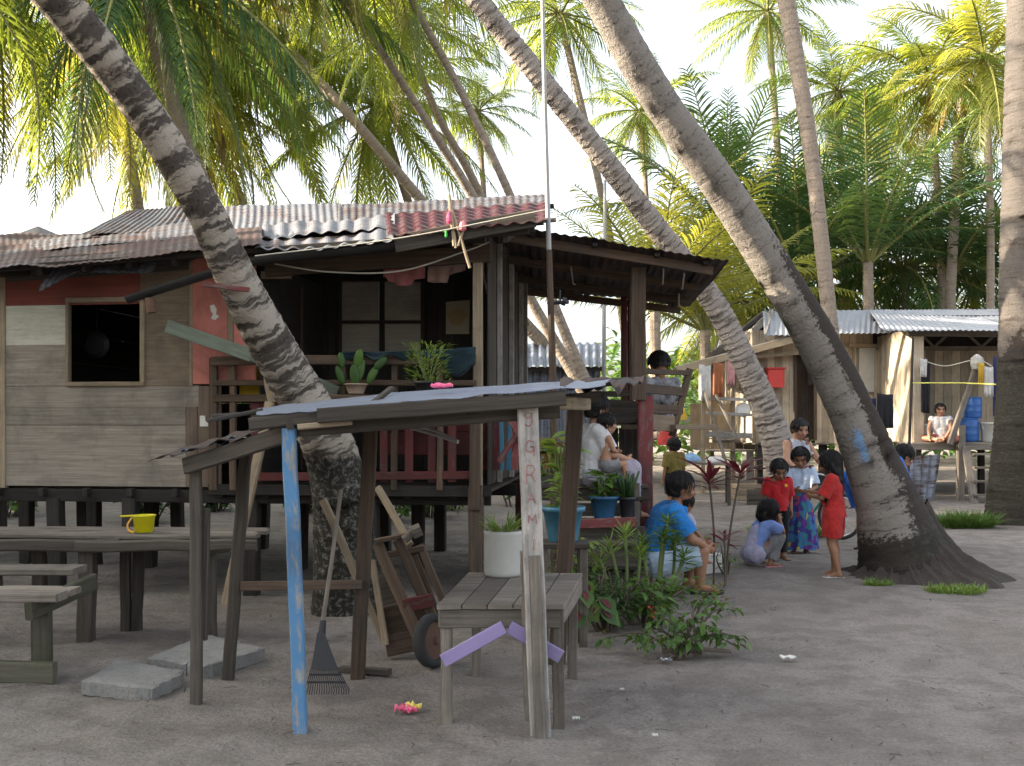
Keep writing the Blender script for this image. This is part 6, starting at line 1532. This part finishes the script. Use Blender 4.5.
# bicycle
def bicycle(loc, ang):
    t = thing('bicycle', 'small green-framed bicycle held by the woman in the tank top', 'bicycle', loc); t.rotation_euler = (0, 0, ang); ORG[t.name] = V((0, 0, 0))
    r = .30; fx, rx = .48, -.48; wh = []
    for x, steer in ((fx, .35), (rx, 0)):
        Mz = Matrix.Rotation(steer, 3, 'Z') @ Matrix.Rotation(math.pi/2, 3, 'X')
        mb = MB(); n = 36
        path = [V((x, 0, r))+Mz@V((r*math.cos(6.2832*j/n), r*math.sin(6.2832*j/n), 0)) for j in range(n+1)]; mb.tube(path, .022, 8, False); w = mb.build('wheel', M['rubber'], t, True)
        mb = MB(); path = [V((x, 0, r))+Mz@V(((r-.03)*math.cos(6.2832*j/n), (r-.03)*math.sin(6.2832*j/n), 0)) for j in range(n+1)]; mb.tube(path, .012, 6, False); 
        for j in range(16): a = 6.2832*j/16; mb.tube([V((x, 0, r))+Mz@V((.02*math.cos(a+.6), .02*math.sin(a+.6), .015*(-1)**j)), V((x, 0, r))+Mz@V(((r-.03)*math.cos(a), (r-.03)*math.sin(a), 0))], .002, 4)
        mb.build('rim', M['steel'], w)
    grn = plain('green_frame_paint', (.03, .30, .22), .35)
    mb = MB(); hd_ = V((fx-.13, 0, .72)); bb = V((-.05, 0, .28)); st = V((-.2, 0, .66)); ra = V((rx, 0, r)); fa = V((fx, 0, r))
    for a, b in ((hd_, bb), (hd_-V((0, 0, .02)), st), (st, bb), (bb, ra), (st, ra)): mb.tube([a, b], .017, 8)
    mb.build('frame', grn, t)
    mb = MB(); mb.tube([hd_+V((-.02, 0, .1)), hd_, fa+V((0, .04, 0))], .015, 8); mb.tube([hd_, fa+V((0, -.04, 0))], .015, 8); mb.build('fork', M['steel'], t)
    mb = MB(); mb.tube([hd_+V((-.08, .26, .16)), hd_+V((0, .2, .15)), hd_+V((-.02, 0, .1)), hd_+V((0, -.2, .15)), hd_+V((-.08, -.26, .16))], .012, 8); mb.build('handlebar', M['steel'], t)
    me = fuse([('c', (-.3, .04, .74), (-.12, 0, .75), .05, .025), ('c', (-.3, -.04, .74), (-.12, 0, .75), .05, .025)], .01, 3); link_mesh('saddle', me, M['black'], t, True)
    mb = MB(); mb.tube([bb+V((0, -.05, 0)), bb+V((.1, -.06, -.12))], .01, 6); mb.tube([bb+V((0, .05, 0)), bb+V((-.1, .06, .12))], .01, 6); mb.build('pedal_crank', M['steel'], t)
    return t
bl_ = G(812, 534); bicycle((bl_.x, bl_.y-.1, 0), math.radians(-62))
ch = Fig('toddler sitting on the bicycle in front of the woman', W(803, 472, 14.1), math.radians(190), .88, {'pelvis': (0, -.02, .06), 'waist': (0, -.01, .17), 'chest': (0, .0, .28), 'neck': (0, .02, .39), 'head': (0, .03, .50), 'shR': (.10, .01, .35), 'shL': (-.10, .01, .35), 'elR': (.14, .08, .24), 'wrR': (.11, .2, .22), 'elL': (-.14, .08, .24), 'wrL': (-.11, .2, .22), 'hiR': (.05, .0, .05), 'hiL': (-.05, .0, .05), 'knR': (.09, .17, .04), 'knL': (-.09, .17, .04), 'anR': (.10, .17, -.14), 'anL': (-.10, .17, -.14)}, 1.35, head_rot=(0, -.1))
ch.shirt(c_wh, .8, -.02, .014, 'white_shirt'); ch.shorts(c_red2, .8, .014, 'red_shorts'); ch.hair(0)
# 6 man in blue bending behind the big trunk
gp = W(866, 560, 12.4); gp.z = 0
f = Fig('person in royal blue shirt and shorts bending over behind the big leaning trunk', gp, math.radians(-80), 1.66,
        {'pelvis': (0, -.08, .53), 'waist': (0, .0, .60), 'chest': (0, .12, .64), 'neck': (0, .22, .68), 'head': (0, .31, .70), 'shR': (.11, .18, .655), 'shL': (-.11, .18, .655), 'elR': (.17, .22, .50), 'wrR': (.12, .30, .39), 'elL': (-.17, .22, .52), 'wrL': (-.10, .31, .42), 'hiR': (.055, -.07, .51), 'hiL': (-.055, -.07, .51)}, 1.0, SKL, head_rot=(0, -.5), girth=1.12)
f.shirt(c_roy, .85, -.02, .018, 'blue_polo'); f.shorts(c_roy, .78, .024, 'blue_shorts'); f.hair(0); f.sandals(M['black'])
# 7 seated man in bright blue
sp_ = W(655, 566, 9.35)
f = Fig('man in bright blue polo and pale shorts sitting with a child on his knee', (sp_.x, sp_.y, 0), math.radians(-88), 1.70,
        {'pelvis': (0, 0, .175), 'waist': (0, .0, .265), 'chest': (0, .045, .37), 'neck': (0, .115, .475), 'head': (0, .15, .565), 'shR': (.118, .085, .435), 'shL': (-.118, .085, .435), 'elR': (.15, .17, .30), 'wrR': (.07, .27, .245), 'elL': (-.15, .17, .30), 'wrL': (-.06, .28, .26),
         'hiR': (.055, .0, .165), 'hiL': (-.055, .0, .165), 'knR': (.075, .245, .225), 'knL': (-.075, .245, .225), 'anR': (.065, .235, .045), 'anL': (-.085, .20, .045)}, 1.0, head_rot=(-.05, -.15), girth=1.12)
f.shirt(c_blue, .85, -.035, .02, 'blue_polo', amp=.009); f.shorts(c_den, .93, .026, 'pale_shorts'); f.hair(0, vol=1.05); f.sandals(M['black'])
me = fuse([('c', f.J['neck']+V((-.05, -.02, .0)), f.J['neck']+V((.05, -.02, .0)), .045, .045), ('c', f.J['neck']+V((0, .035, -.015)), f.J['neck']+V((0, .03, -.02)), .05, .05)], .008, 3, lambda p: (p-f.J['neck']).dot((f.J['head']-f.J['neck']).normalized()) > .035); link_mesh('collar', me, c_blue, f.root, True)
stl = thing('low_bench', 'low wooden bench under the man in bright blue', 'bench', (sp_.x-.1, sp_.y, 0)); mb = MB(); mb.beam((sp_.x-.45, sp_.y+.05, .185), (sp_.x+.12, sp_.y-.02, .185), .24, .035, (0, 0, 1)); mb.build('seat', M['greydark'], stl)
for dx in (-.38, .05):
    mb = MB(); mb.beam((sp_.x+dx, sp_.y, -.04), (sp_.x+dx, sp_.y, .17), .06, .16, (0, 1, 0)); mb.build('leg', M['greydark'], stl)
# child on his knee
cp = W(683, 549, 9.38)
ch = Fig('small child in lavender shirt sitting on the knee of the man in bright blue', cp, math.radians(-70), .86, {'pelvis': (0, 0, .06), 'waist': (0, .0, .16), 'chest': (0, .01, .28), 'neck': (0, .02, .39), 'head': (0, .03, .51), 'shR': (.10, .01, .35), 'shL': (-.10, .01, .35), 'elR': (.13, .06, .22), 'wrR': (.09, .16, .14), 'elL': (-.13, .06, .22), 'wrL': (-.09, .16, .14), 'hiR': (.05, .02, .05), 'hiL': (-.05, .02, .05), 'knR': (.08, .2, .07), 'knL': (-.08, .2, .07), 'anR': (.07, .22, -.12), 'anL': (-.07, .22, -.12)}, 1.35, head_rot=(.1, -.1))
ch.shirt(c_lav, .7, -.02, .014, 'lavender_shirt'); ch.shorts(c_grey, .9, .014, 'grey_shorts'); ch.hair(0, vol=1.04)
# 8 seated mother and bare-chested child
mp = W(592, 488, 9.45); mp.z = .985
f = Fig('woman in white blouse and lilac trousers sitting on the porch step with a bare child', (mp.x, mp.y, mp.z), math.radians(-78), 1.56,
        {'pelvis': (0, 0, .065), 'waist': (0, .0, .15), 'chest': (0, .01, .255), 'neck': (0, .025, .36), 'head': (0, .04, .455), 'shR': (.11, .015, .325), 'shL': (-.11, .015, .325), 'elR': (.13, .08, .19), 'wrR': (.06, .20, .155), 'elL': (-.13, .09, .19), 'wrL': (-.03, .21, .15),
         'hiR': (.055, .0, .055), 'hiL': (-.055, .0, .055), 'knR': (.07, .235, .10), 'knL': (-.06, .24, .11), 'anR': (.07, .24, -.155), 'anL': (-.06, .26, -.155)}, 1.0, SKL, head_rot=(.05, -.08), girth=1.06)
f.shirt(c_wh, .85, -.03, .018, 'white_blouse'); f.shorts(c_lil, 1.75, .018, 'lilac_trousers'); f.hair(0, vol=1.08, tail=True)
cp = W(605, 470, 9.28)
ch = Fig('bare-chested small child sitting on the lap of the woman in white blouse', cp, math.radians(-75), .84, {'pelvis': (0, 0, .06), 'waist': (0, .0, .16), 'chest': (0, .01, .28), 'neck': (0, .02, .39), 'head': (0, .03, .51), 'shR': (.10, .01, .35), 'shL': (-.10, .01, .35), 'elR': (.12, .06, .22), 'wrR': (.02, .13, .20), 'elL': (-.12, .06, .22), 'wrL': (-.02, .14, .21), 'hiR': (.05, .02, .05), 'hiL': (-.05, .02, .05), 'knR': (.08, .2, .07), 'knL': (-.08, .2, .07), 'anR': (.07, .22, -.10), 'anL': (-.07, .22, -.10)}, 1.35, SKL, head_rot=(-.2, -.05))
ch.shorts(c_grey, .7, .014, 'grey_shorts'); ch.hair(0)
# 9 olive kid far behind
f = Fig('small child in olive shirt seen from behind near the low work table', (W(674, 516, 16.6).x, 16.6, 0), math.radians(25), 1.3, {}, 1.2)
f.shirt(c_oliv, .9, -.14, .02, 'olive_shirt', flare=.01); f.shorts(c_blk, .9, .02, 'dark_shorts'); f.hair(0)
# 10 person behind the slatted railing
pp = W(661, 425, 11.0); pp.z = 1.54
f = Fig('dark-haired person in black and white top sitting behind the slatted stair railing', pp, math.radians(20), 1.55,
        {'pelvis': (0, 0, .04), 'waist': (0, .0, .13), 'chest': (0, .01, .235), 'neck': (0, .02, .335), 'head': (0, .03, .435), 'shR': (.11, .01, .30), 'shL': (-.11, .01, .30), 'elR': (.14, .07, .17), 'wrR': (.07, .18, .12), 'elL': (-.14, .07, .17), 'wrL': (-.06, .18, .12), 'hiR': (.055, .0, .03), 'hiL': (-.055, .0, .03), 'knR': (.13, .17, .03), 'knL': (-.12, .17, .03), 'anR': (.02, .22, .02), 'anL': (.0, .16, .03)}, 1.0, head_rot=(0, -.5))
f.shirt(cloth('black_white_top', (.02, .02, .025), (.4, .4, .42), scale=6), .8, -.02, .018, 'top'); f.shorts(c_blk, 1.7, .016, 'dark_trousers'); f.hair(0, vol=1.1)
# 11 woman on the far porch
wp = V((X(941, 21.0), 21.0, zd))
f = Fig('woman in white top sitting cross-legged on the edge of the far porch', wp, math.radians(150), 1.5,
        {'pelvis': (0, 0, .06), 'waist': (0, .01, .15), 'chest': (0, .03, .25), 'neck': (0, .05, .35), 'head': (0, .07, .445), 'shR': (.11, .04, .315), 'shL': (-.11, .04, .315), 'elR': (.15, .09, .18), 'wrR': (.13, .19, .07), 'elL': (-.14, .10, .18), 'wrL': (-.08, .18, .06),
         'hiR': (.055, .0, .05), 'hiL': (-.055, .0, .05), 'knR': (.20, .14, .05), 'knL': (-.19, .14, .05), 'anR': (.02, .22, .03), 'anL': (.0, .16, .04)}, 1.0, SKL, head_rot=(.4, -.05))
f.shirt(c_wh, .25, -.02, .014, 'white_top'); f.shorts(c_pinkp, 1.4, .024, 'salmon_sarong'); f.hair(0, vol=1.05, tail=True)
# ---------------- plants
def bush(name, label, c, rad, h, n, leafm, ls=.07, lw=.5, seed=0, stems=10, cat='shrub', group=None, droop=.2, flower=None, extra=None, flat=1.0):
    rr = random.Random(seed); c = V(c); t = thing(name, label, cat, (c.x, c.y, 0), group); mb = MB(); ms = MB()
    for i in range(stems):
        a = rr.uniform(0, 6.2832); r = rad*math.sqrt(rr.random()); top = c+V((math.cos(a)*r, math.sin(a)*r*flat, h*rr.uniform(.45, 1)*(1-.35*r/rad))); b = c+V((math.cos(a)*r*.25, math.sin(a)*r*.25*flat, -.02))
        mid = b.lerp(top, .5)+V((rr.uniform(-.05, .05), rr.uniform(-.05, .05), .04)); path = [q for q, _ in spline([(b, 1), (mid, 1), (top, 1)], 4)]
        ms.tube(path, [.008*(1-.6*k/len(path))*(1+h) for k in range(len(path))], 5)
        for k in range(n//stems):
            f = rr.uniform(.25, 1.02); q = path[min(len(path)-1, int(f*(len(path)-1)))]; az = rr.uniform(0, 6.2832); tw = q+V((math.cos(az), math.sin(az), rr.uniform(-.1, .6)))*rr.uniform(.01, .09)*(1+h*.4)
            l = ls*rr.uniform(.6, 1.25); mb.leaf(tw, (math.cos(az)+rr.uniform(-.3, .3), math.sin(az), rr.uniform(-.5, .6)), l, l*lw, curl=droop*rr.uniform(.3, 2), tint=rr.random())
    ms.build('stems', M['twig'], t); mb.build('foliage', M[leafm], t, True)
    if flower:
        mf = MB()
        for fx, fy, fz in flower:
            for k in range(16):
                a = rr.uniform(0, 6.28); mf.leaf(V((fx, fy, fz))+V((rr.uniform(-.03, .03), rr.uniform(-.03, .03), rr.uniform(-.045, .035))), (math.cos(a), math.sin(a), rr.uniform(0, 1)), .032, .026)
        mf.build('flower', M['flower'], t)
    return t
def P2(px, py, y): return W(px, py, y)
fl = P2(648, 606, 7.85)
g1 = G(645, 622, 0); bush('shrub', 'dense green shrub with an orange flower in front of the seated man', g1, .42, .50, 460, 'leaf', .085, .5, 3, 16, flower=[(fl.x, fl.y-.25, fl.z)], group='garden shrubs in the yard')
g2 = G(605, 628); bush('shrub', 'dark feathery shrub right of the weathered table', g2, .34, .58, 420, 'leaf_dark', .085, .3, 4, 18, group='garden shrubs in the yard')
g3 = G(612, 595); bush('shrub', 'light wiry shrub growing before the porch steps', g3, .42, .85, 330, 'leaf', .09, .22, 5, 20, group='garden shrubs in the yard', droop=.1)
# low sprawling bush
def low_bush():
    rr = random.Random(9); c = G(685, 655); t = thing('low_bush', 'low sprawling bush with woody branches on the open sand', 'shrub', c, 'garden shrubs in the yard'); mb = MB(); ms = MB()
    tips = [(600, 640, 6.9), (632, 645, 6.9), (660, 607, 7.0), (700, 600, 7.0), (722, 600, 6.9), (738, 610, 6.9), (744, 640, 6.8), (735, 655, 6.8), (690, 618, 6.7), (655, 625, 6.8), (715, 628, 6.7), (710, 590, 7.1), (672, 640, 6.6), (640, 655, 6.7)]
    for px, py, y in tips:
        tp = W(px, py, y); tp.z = max(tp.z, .05); mid = c.lerp(tp, .5)+V((0, 0, .06+rr.uniform(0, .08))); b = c+V((rr.uniform(-.12, .12), rr.uniform(-.05, .05), -.01)); path = [q for q, _ in spline([(b, 1), (mid, 1), (tp, 1)], 6)]
        ms.tube(path, [.012*(1-.7*k/len(path)) for k in range(len(path))], 6)
        for k in range(26):
            f = 1-rr.random()**1.6*.75; q = path[min(len(path)-1, int(f*(len(path)-1)))]; az = rr.uniform(0, 6.28); q = q+V((math.cos(az), math.sin(az), rr.uniform(-.3, .6)))*rr.uniform(.0, .07); l = rr.uniform(.04, .085)
            mb.leaf(q, (math.cos(az), math.sin(az), rr.uniform(-.8, .3)), l, l*.55, curl=rr.uniform(.1, .6), tint=rr.random())
    for k in range(2): ms.tube([c+V((-.15, .02*k, .02)), c+V((.05, -.03, .05)), c+V((.3, -.05*k, .03))], [.02, .018, .01], 6)
    ms.build('branches', M['twig'], t); mb.build('foliage', M['leaf'], t, True)
    mc = MB(); q = W(712, 588, 7.1)
    for k in range(40): az = rr.uniform(0, 6.28); mc.leaf(q+V((rr.uniform(-.1, .1), rr.uniform(-.05, .05), rr.uniform(-.09, .06))), (math.cos(az), math.sin(az), .5), .06, .03)
    mc.build('young_leaves', M['leaf_croton'], t, True)
low_bush()
# plumeria-like stems with leaf rosettes in front of the man
def rosette_plant(label, base, tops, leafm, l, w, nl, seed, stemm='stem', r=.014, group=None, droop=.3, name='rosette_plant', up=.4):
    rr = random.Random(seed); t = thing(name, label, 'plant', (base.x, base.y, 0), group); ms = MB(); mb = MB()
    for tp in tops:
        b = V((base.x+(tp.x-base.x)*.35, base.y+(tp.y-base.y)*.3, -.02)); ms.tube([q for q, _ in spline([(b, 1), (b.lerp(tp, .5)+V((rr.uniform(-.03, .03), 0, 0)), 1), (tp, 1)], 5)], r, 7)
        for k in range(nl):
            az = k*2.4+rr.uniform(-.3, .3); e = up+(1-k/nl)*-.9+.5; mb.leaf(tp+V((0, 0, -.10*(1-k/nl)+rr.uniform(-.02, .02))), (math.cos(az), math.sin(az), e), l*rr.uniform(.7, 1.15), w, curl=droop*rr.uniform(.6, 1.5), tint=rr.random())
    ms.build('stems', M[stemm], t); mb.build('leaves', M[leafm], t, True); return t
b = G(655, 608); rosette_plant('pale-stemmed plant with narrow-leaved tufts in front of the seated man', V((b.x, 8.3, 0)), [W(663, 535, 8.35), W(675, 540, 8.4), W(684, 555, 8.3), W(642, 540, 8.3), W(668, 520, 8.4)], 'leaf', .15, .017, 56, 21, up=.5, droop=.25)
rosette_plant('thin euphorbia with needle-like green stems before the steps', V((W(625, 600, 8.2).x, 8.2, 0)), [W(610, 545, 8.2), W(625, 530, 8.2), W(640, 550, 8.2), W(600, 560, 8.2)], 'leaf_light', .16, .014, 26, 22, up=.9, droop=.1)
# cordylines
rosette_plant('tall red-leaved ti plant with two thin stems behind the seated man', V((W(716, 575, 9.6).x, 9.6, 0)), [W(709, 478, 9.6), W(741, 470, 9.7)], 'leaf_red', .33, .055, 16, 23, 'twig', .011, None, .35, 'ti_plant', .75)
rosette_plant('short dark red ti plant right of the seated man', V((W(724, 578, 9.5).x, 9.5, 0)), [W(724, 535, 9.5)], 'leaf_red', .2, .03, 16, 24, 'twig', .009, None, .3, 'ti_plant', .6)
bush('shrub', 'small bright green shrub beside the thin stems right of the child', G(690, 563), .2, .5, 150, 'leaf_light', .10, .3, 25, 10, group='garden shrubs in the yard')
bush('shrub', 'small sparse shrub at the foot of the ti plant', G(727, 575), .12, .4, 60, 'leaf', .05, .5, 26, 6, group='garden shrubs in the yard')
t = thing('white_block', 'white plastic box on the sand at the feet of the seated man', 'box', G(711, 573)); c = G(711, 572); mb = MB(); mb.beam(c+V((0, 0, -.01)), c+V((0, 0, .18)), .2, .16, (0, 1, 0), .015); mb.build('tub', M['white_plastic'], t); mb = MB(); mb.beam(c+V((-.105, 0, .185)), c+V((.105, 0, .185)), .17, .02, (0, 0, 1), .006); mb.build('lid', M['white_plastic'], t); t.name = 'plastic_box'; ORG[t.name] = V(t.location)
# caladium beside the table
def caladium():
    rr = random.Random(31); c = G(583, 640); t = thing('caladium', 'broad-leaved caladium with red-centred leaves beside the table', 'plant', c); mb = MB(); ms = MB(); mr = MB()
    for k in range(11):
        az = rr.uniform(0, 6.28); tp = c+V((math.cos(az)*.12, math.sin(az)*.1, rr.uniform(.2, .48))); ms.tube([c, c.lerp(tp, .6)+V((0, 0, .05)), tp], .007, 5); d = V((math.cos(az)*.6+.3, math.sin(az)*.6-.4, -.6)); l = rr.uniform(.16, .24)
        mb.leaf(tp, d, l, l*.75, nrm=(.3, -.8, .6), curl=.2); mr.leaf(tp+V((.0, -.006, .004))+d.normalized()*l*.12, d, l*.6, l*.28, nrm=(.3, -.8, .6), curl=.2)
    ms.build('stems', M['stem'], t); mb.build('leaves', M['leaf'], t, True); mr.build('leaf_centres', M['leaf_red'], t, True)
caladium()
# potted plants
def pot(label, c, r, h, potm, leafm, kind, seed, ph=.35, name='potted_plant', square=False):
    rr = random.Random(seed); c = V(c); t = thing(name, label, 'potted plant', c); mb = MB(); mb.lathe([(r*.68, 0), (r*.7, .01), (r*.95, h*.86), (r*1.07, h*.87), (r*1.08, h), (r*.98, h), (r*.94, h*.88), (.01, h*.87)], c, 6 if square else 24); mb.build('pot', M[potm], t, not square)
    mb = MB(); mb.lathe([(r*.9, h*.88), (r*.6, h*.92), (.01, h*.93)], c, 14); mb.build('soil', M['soil'], t)
    mb = MB(); ms = MB()
    q0 = c+V((0, 0, h*.9))
    if kind == 'leafy':
        for k in range(70):
            az = rr.uniform(0, 6.28); z = rr.random()*ph; p = q0+V((math.cos(az)*r*.5*rr.random(), math.sin(az)*r*.5*rr.random(), z)); l = rr.uniform(.09, .17); mb.leaf(p, (math.cos(az), math.sin(az), rr.uniform(.1, 1)), l, l*.42, curl=.4)
        for k in range(5): ms.tube([q0+V((rr.uniform(-.04, .04), rr.uniform(-.04, .04), -.02)), q0+V((rr.uniform(-.07, .07), rr.uniform(-.07, .07), ph*.9))], .007, 5)
    elif kind == 'bushy':
        for k in range(420):
            az = rr.uniform(0, 6.28); rad = rr.random()**.6*ph*.55; z = rr.random()*ph; p = q0+V((math.cos(az)*rad, math.sin(az)*rad, z)); mb.leaf(p, (math.cos(az), math.sin(az), rr.uniform(.2, 1.5)), rr.uniform(.035, .075), .011, curl=.3)
        for k in range(10): az = rr.uniform(0, 6.28); ms.tube([q0+V((0, 0, -.02)), q0+V((math.cos(az)*ph*.4, math.sin(az)*ph*.4, ph*.95))], .005, 5)
    elif kind == 'pads':   # prickly pear pads
        for (dx, dz, w, hh, tl) in ((0, 0, .085, .2, -.1), (.0, .17, .08, .17, .25), (-.11, .02, .07, .18, -.35), (-.12, .17, .065, .14, -.15), (.10, .03, .075, .18, .5), (.16, .16, .075, .15, .8), (.02, .05, .07, .2, .2)):
            d = V((math.sin(tl), rr.uniform(-.2, .2), math.cos(tl))); b = q0+V((dx, rr.uniform(-.02, .02), dz-.02)); yv = (V((0, -1, .1))-d*V((0, -1, .1)).dot(d)).normalized(); Q = Matrix((yv.cross(d), yv, d)).transposed(); rings = []
            vs_, fs_ = [], []; ellips(vs_, fs_, b+d*hh/2, (w/2, .016, hh/2), Q, 14); mb.add(vs_, fs_)
    elif kind == 'sticks':
        for k in range(26): az = rr.uniform(0, 6.28); rr_ = rr.random()*r; a = q0+V((math.cos(az)*rr_*.6, math.sin(az)*rr_*.6, -.02)); b_ = a+V((math.cos(az)*rr_*1.2, math.sin(az)*rr_*1.2, ph*rr.uniform(.5, 1))); mb.tube([a, a.lerp(b_, .5)+V((0, 0, .03)), b_], [.014, .013, .009], 6)
    if ms.v: ms.build('stems', M['stem'], t)
    mb.build('foliage', M[leafm], t, True); return t
pot('prickly pear cactus in a cream pot on the porch rail', HP(356, 394, -.3), .1, .09, 'pot_clay', 'leaf', 'pads', 41, .3)
pot('bushy light green herb in a dark pot on the porch rail', HP(428, 397, -.45), .12, .13, 'black', 'leaf_light', 'bushy', 42, .34)
mb = MB(); mb.beam(HP(330, 397, -.32), HP(460, 400, -.42), .3, .04, (0, 0, 1)); o = mb.build('plant_shelf', M['brown']); setp(o, 'board shelf carrying the cactus pot along the porch rail', 'shelf')
c = W(563, 541, 7.2); pot('leafy light green plant in a square blue pot behind the leaning stall post', c, .15, .25, 'pot_teal', 'leaf_light', 'leafy', 43, .5)
st = thing('plant_stand', 'rough grey stand carrying the square blue pot', 'plant stand', (c.x, c.y, 0)); mb = MB(); mb.beam(c+V((-.18, 0, -.02)), c+V((.18, 0, -.02)), .3, .035, (0, 0, 1)); mb.build('top', M['greydark'], st)
for dx, dy in ((-.14, -.1), (.14, -.1), (-.14, .1), (.14, .1)):
    mb = MB(); mb.beam((c.x+dx, c.y+dy, -.04), (c.x+dx, c.y+dy, c.z-.035), .06, .05, (0, 1, 0)); mb.build('leg', M['grey'], st)
c = W(604, 518, 8.98); pot('small-leaved plant in a round blue pot on the stair tread', c, .13, .2, 'pot_blue', 'leaf', 'leafy', 44, .2)
c = W(627, 519, 8.98); pot('grey-green stick cactus in a black tin on the stair tread', c, .075, .2, 'black', 'leaf_dark', 'sticks', 45, .28)
rosette_plant('pink-flowered croton with curled red-green leaves behind the painted front post', V((W(556, 540, 7.5).x, 7.6, 0)), [W(558, 452, 7.6), W(552, 440, 7.6)], 'leaf_croton', .17, .06, 22, 46, 'twig', .012, None, .6, 'croton', .3)
bush('shrub', 'leafy light green plant with small red flowers left of the woman in white', V((W(577, 520, 8.2).x, 8.25, .0)), .16, 1.05, 150, 'leaf_light', .11, .4, 47, 8, group='garden shrubs in the yard')
# greenery behind the house, seen between the stilts
for i, (px, y, h, r, m) in enumerate(((385, 16, 1.1, .7, 'leaf'), (430, 17, 1.3, .8, 'leaf'), (340, 16.5, 1.2, .7, 'leaf'), (455, 18.5, 1.2, .8, 'leaf_light'), (150, 16, 1.2, .5, 'leaf_dark'), (300, 17.5, 1.1, .8, 'leaf'), (5, 17, 1.2, .9, 'leaf'), (515, 19, 1.5, .8, 'leaf'), (560, 20, 1.6, .7, 'leaf_light'), (215, 18, 1.0, .6, 'leaf_dark'))):
    bush('bush', ['green bush glimpsed under the house behind the broken handcart', 'green bush under the porch left of the rough corner stilt', 'leafy bush behind the mottled palm foot under the house', 'light green bush seen just beside the porch corner stilt', 'dark bush hanging between the stilts under the plank wall', 'bush behind the stilts left of the blue post', 'bush at the far left edge under the house', 'bush behind the porch steps', 'light bush in front of the tin shed', 'dark small bush behind the grey stall posts'][i], (X(px, y), y, 0), r, h, 260, m, .2, .5, 60+i, 12, group='bushes behind the house')
# ground plants near the palms
def tuft(label, px, py, r, n, h, seed, z=0):
    rr = random.Random(seed); c = G(px, py); mb = MB()
    for k in range(n):
        a = rr.uniform(0, 6.28); q = c+V((math.cos(a)*r*math.sqrt(rr.random()), math.sin(a)*r*.6*math.sqrt(rr.random()), z-.01)); mb.leaf(q, (rr.uniform(-.6, .6), rr.uniform(-.6, .6), 1), h*rr.uniform(.5, 1.2), .012, curl=rr.uniform(.2, 1))
    o = mb.build('grass_tuft', M['leaf_light'] if n < 700 else M['leaf']); setp(o, label, 'grass', 'grass tufts on the sand', 'stuff')
tuft('grass patch at the left of the palm at the right edge', 966, 527, .42, 1500, .28, 71)
tuft('small weeds on the root mound of the big palm, right side', 955, 592, .28, 500, .09, 72)
tuft('small weeds on the root mound of the big palm, left side', 878, 586, .14, 200, .09, 73)
tuft('small grass tuft behind the red-clad girl', 818, 535, .25, 300, .18, 74)
tuft('faint grass near the skirted girl', 760, 531, .2, 120, .12, 75)
# far vegetation closing the horizon: one mass
def far_wood():
    rr = random.Random(88); mb = MB()
    for k in range(13000):
        x = rr.uniform(-34, 42); y = rr.uniform(38, 52); hm = 3.2+1.6*nz((x*.25, 3, 0), 1)+(2.0 if x > 3 else 0)+1.0*nz((x*.9, 7, 0), 1)
        if -6 < x < 4: hm *= .5
        z = hm*rr.random()**.7; l = rr.uniform(.5, 1.0); a = rr.uniform(0, 6.28)
        mb.leaf((x, y, max(.1, z)), (math.cos(a), math.sin(a), rr.uniform(-.5, .7)), l, l*.4, curl=.4, tint=rr.random())
    o = mb.build('far_wood', M['leaf']); setp(o, 'far mass of green undergrowth closing the horizon behind the houses', 'undergrowth', None, 'stuff')
far_wood()

def debris():
    rr = random.Random(91); mb = MB()
    for k in range(900):
        y = 4.2+16*rr.random()**1.7; x = rr.uniform(-.56, .56)*y; z = gz(x, y)+.008
        if rr.random() < .85: mb.leaf((x, y, z), (rr.uniform(-1, 1), rr.uniform(-1, 1), rr.uniform(0, .3)), rr.uniform(.012, .045), rr.uniform(.006, .014), nrm=(0, 0, 1), curl=rr.uniform(-.3, .3))
        else:
            a = rr.uniform(0, 6.28); l = rr.uniform(.03, .08); mb.tube([(x, y, z), (x+math.cos(a)*l, y+math.sin(a)*l, z+.004)], .0025, 4)
    o = mb.build('debris', M['twig']); setp(o, 'dry leaf bits and twigs scattered over the sand', 'debris', None, 'stuff')
debris()
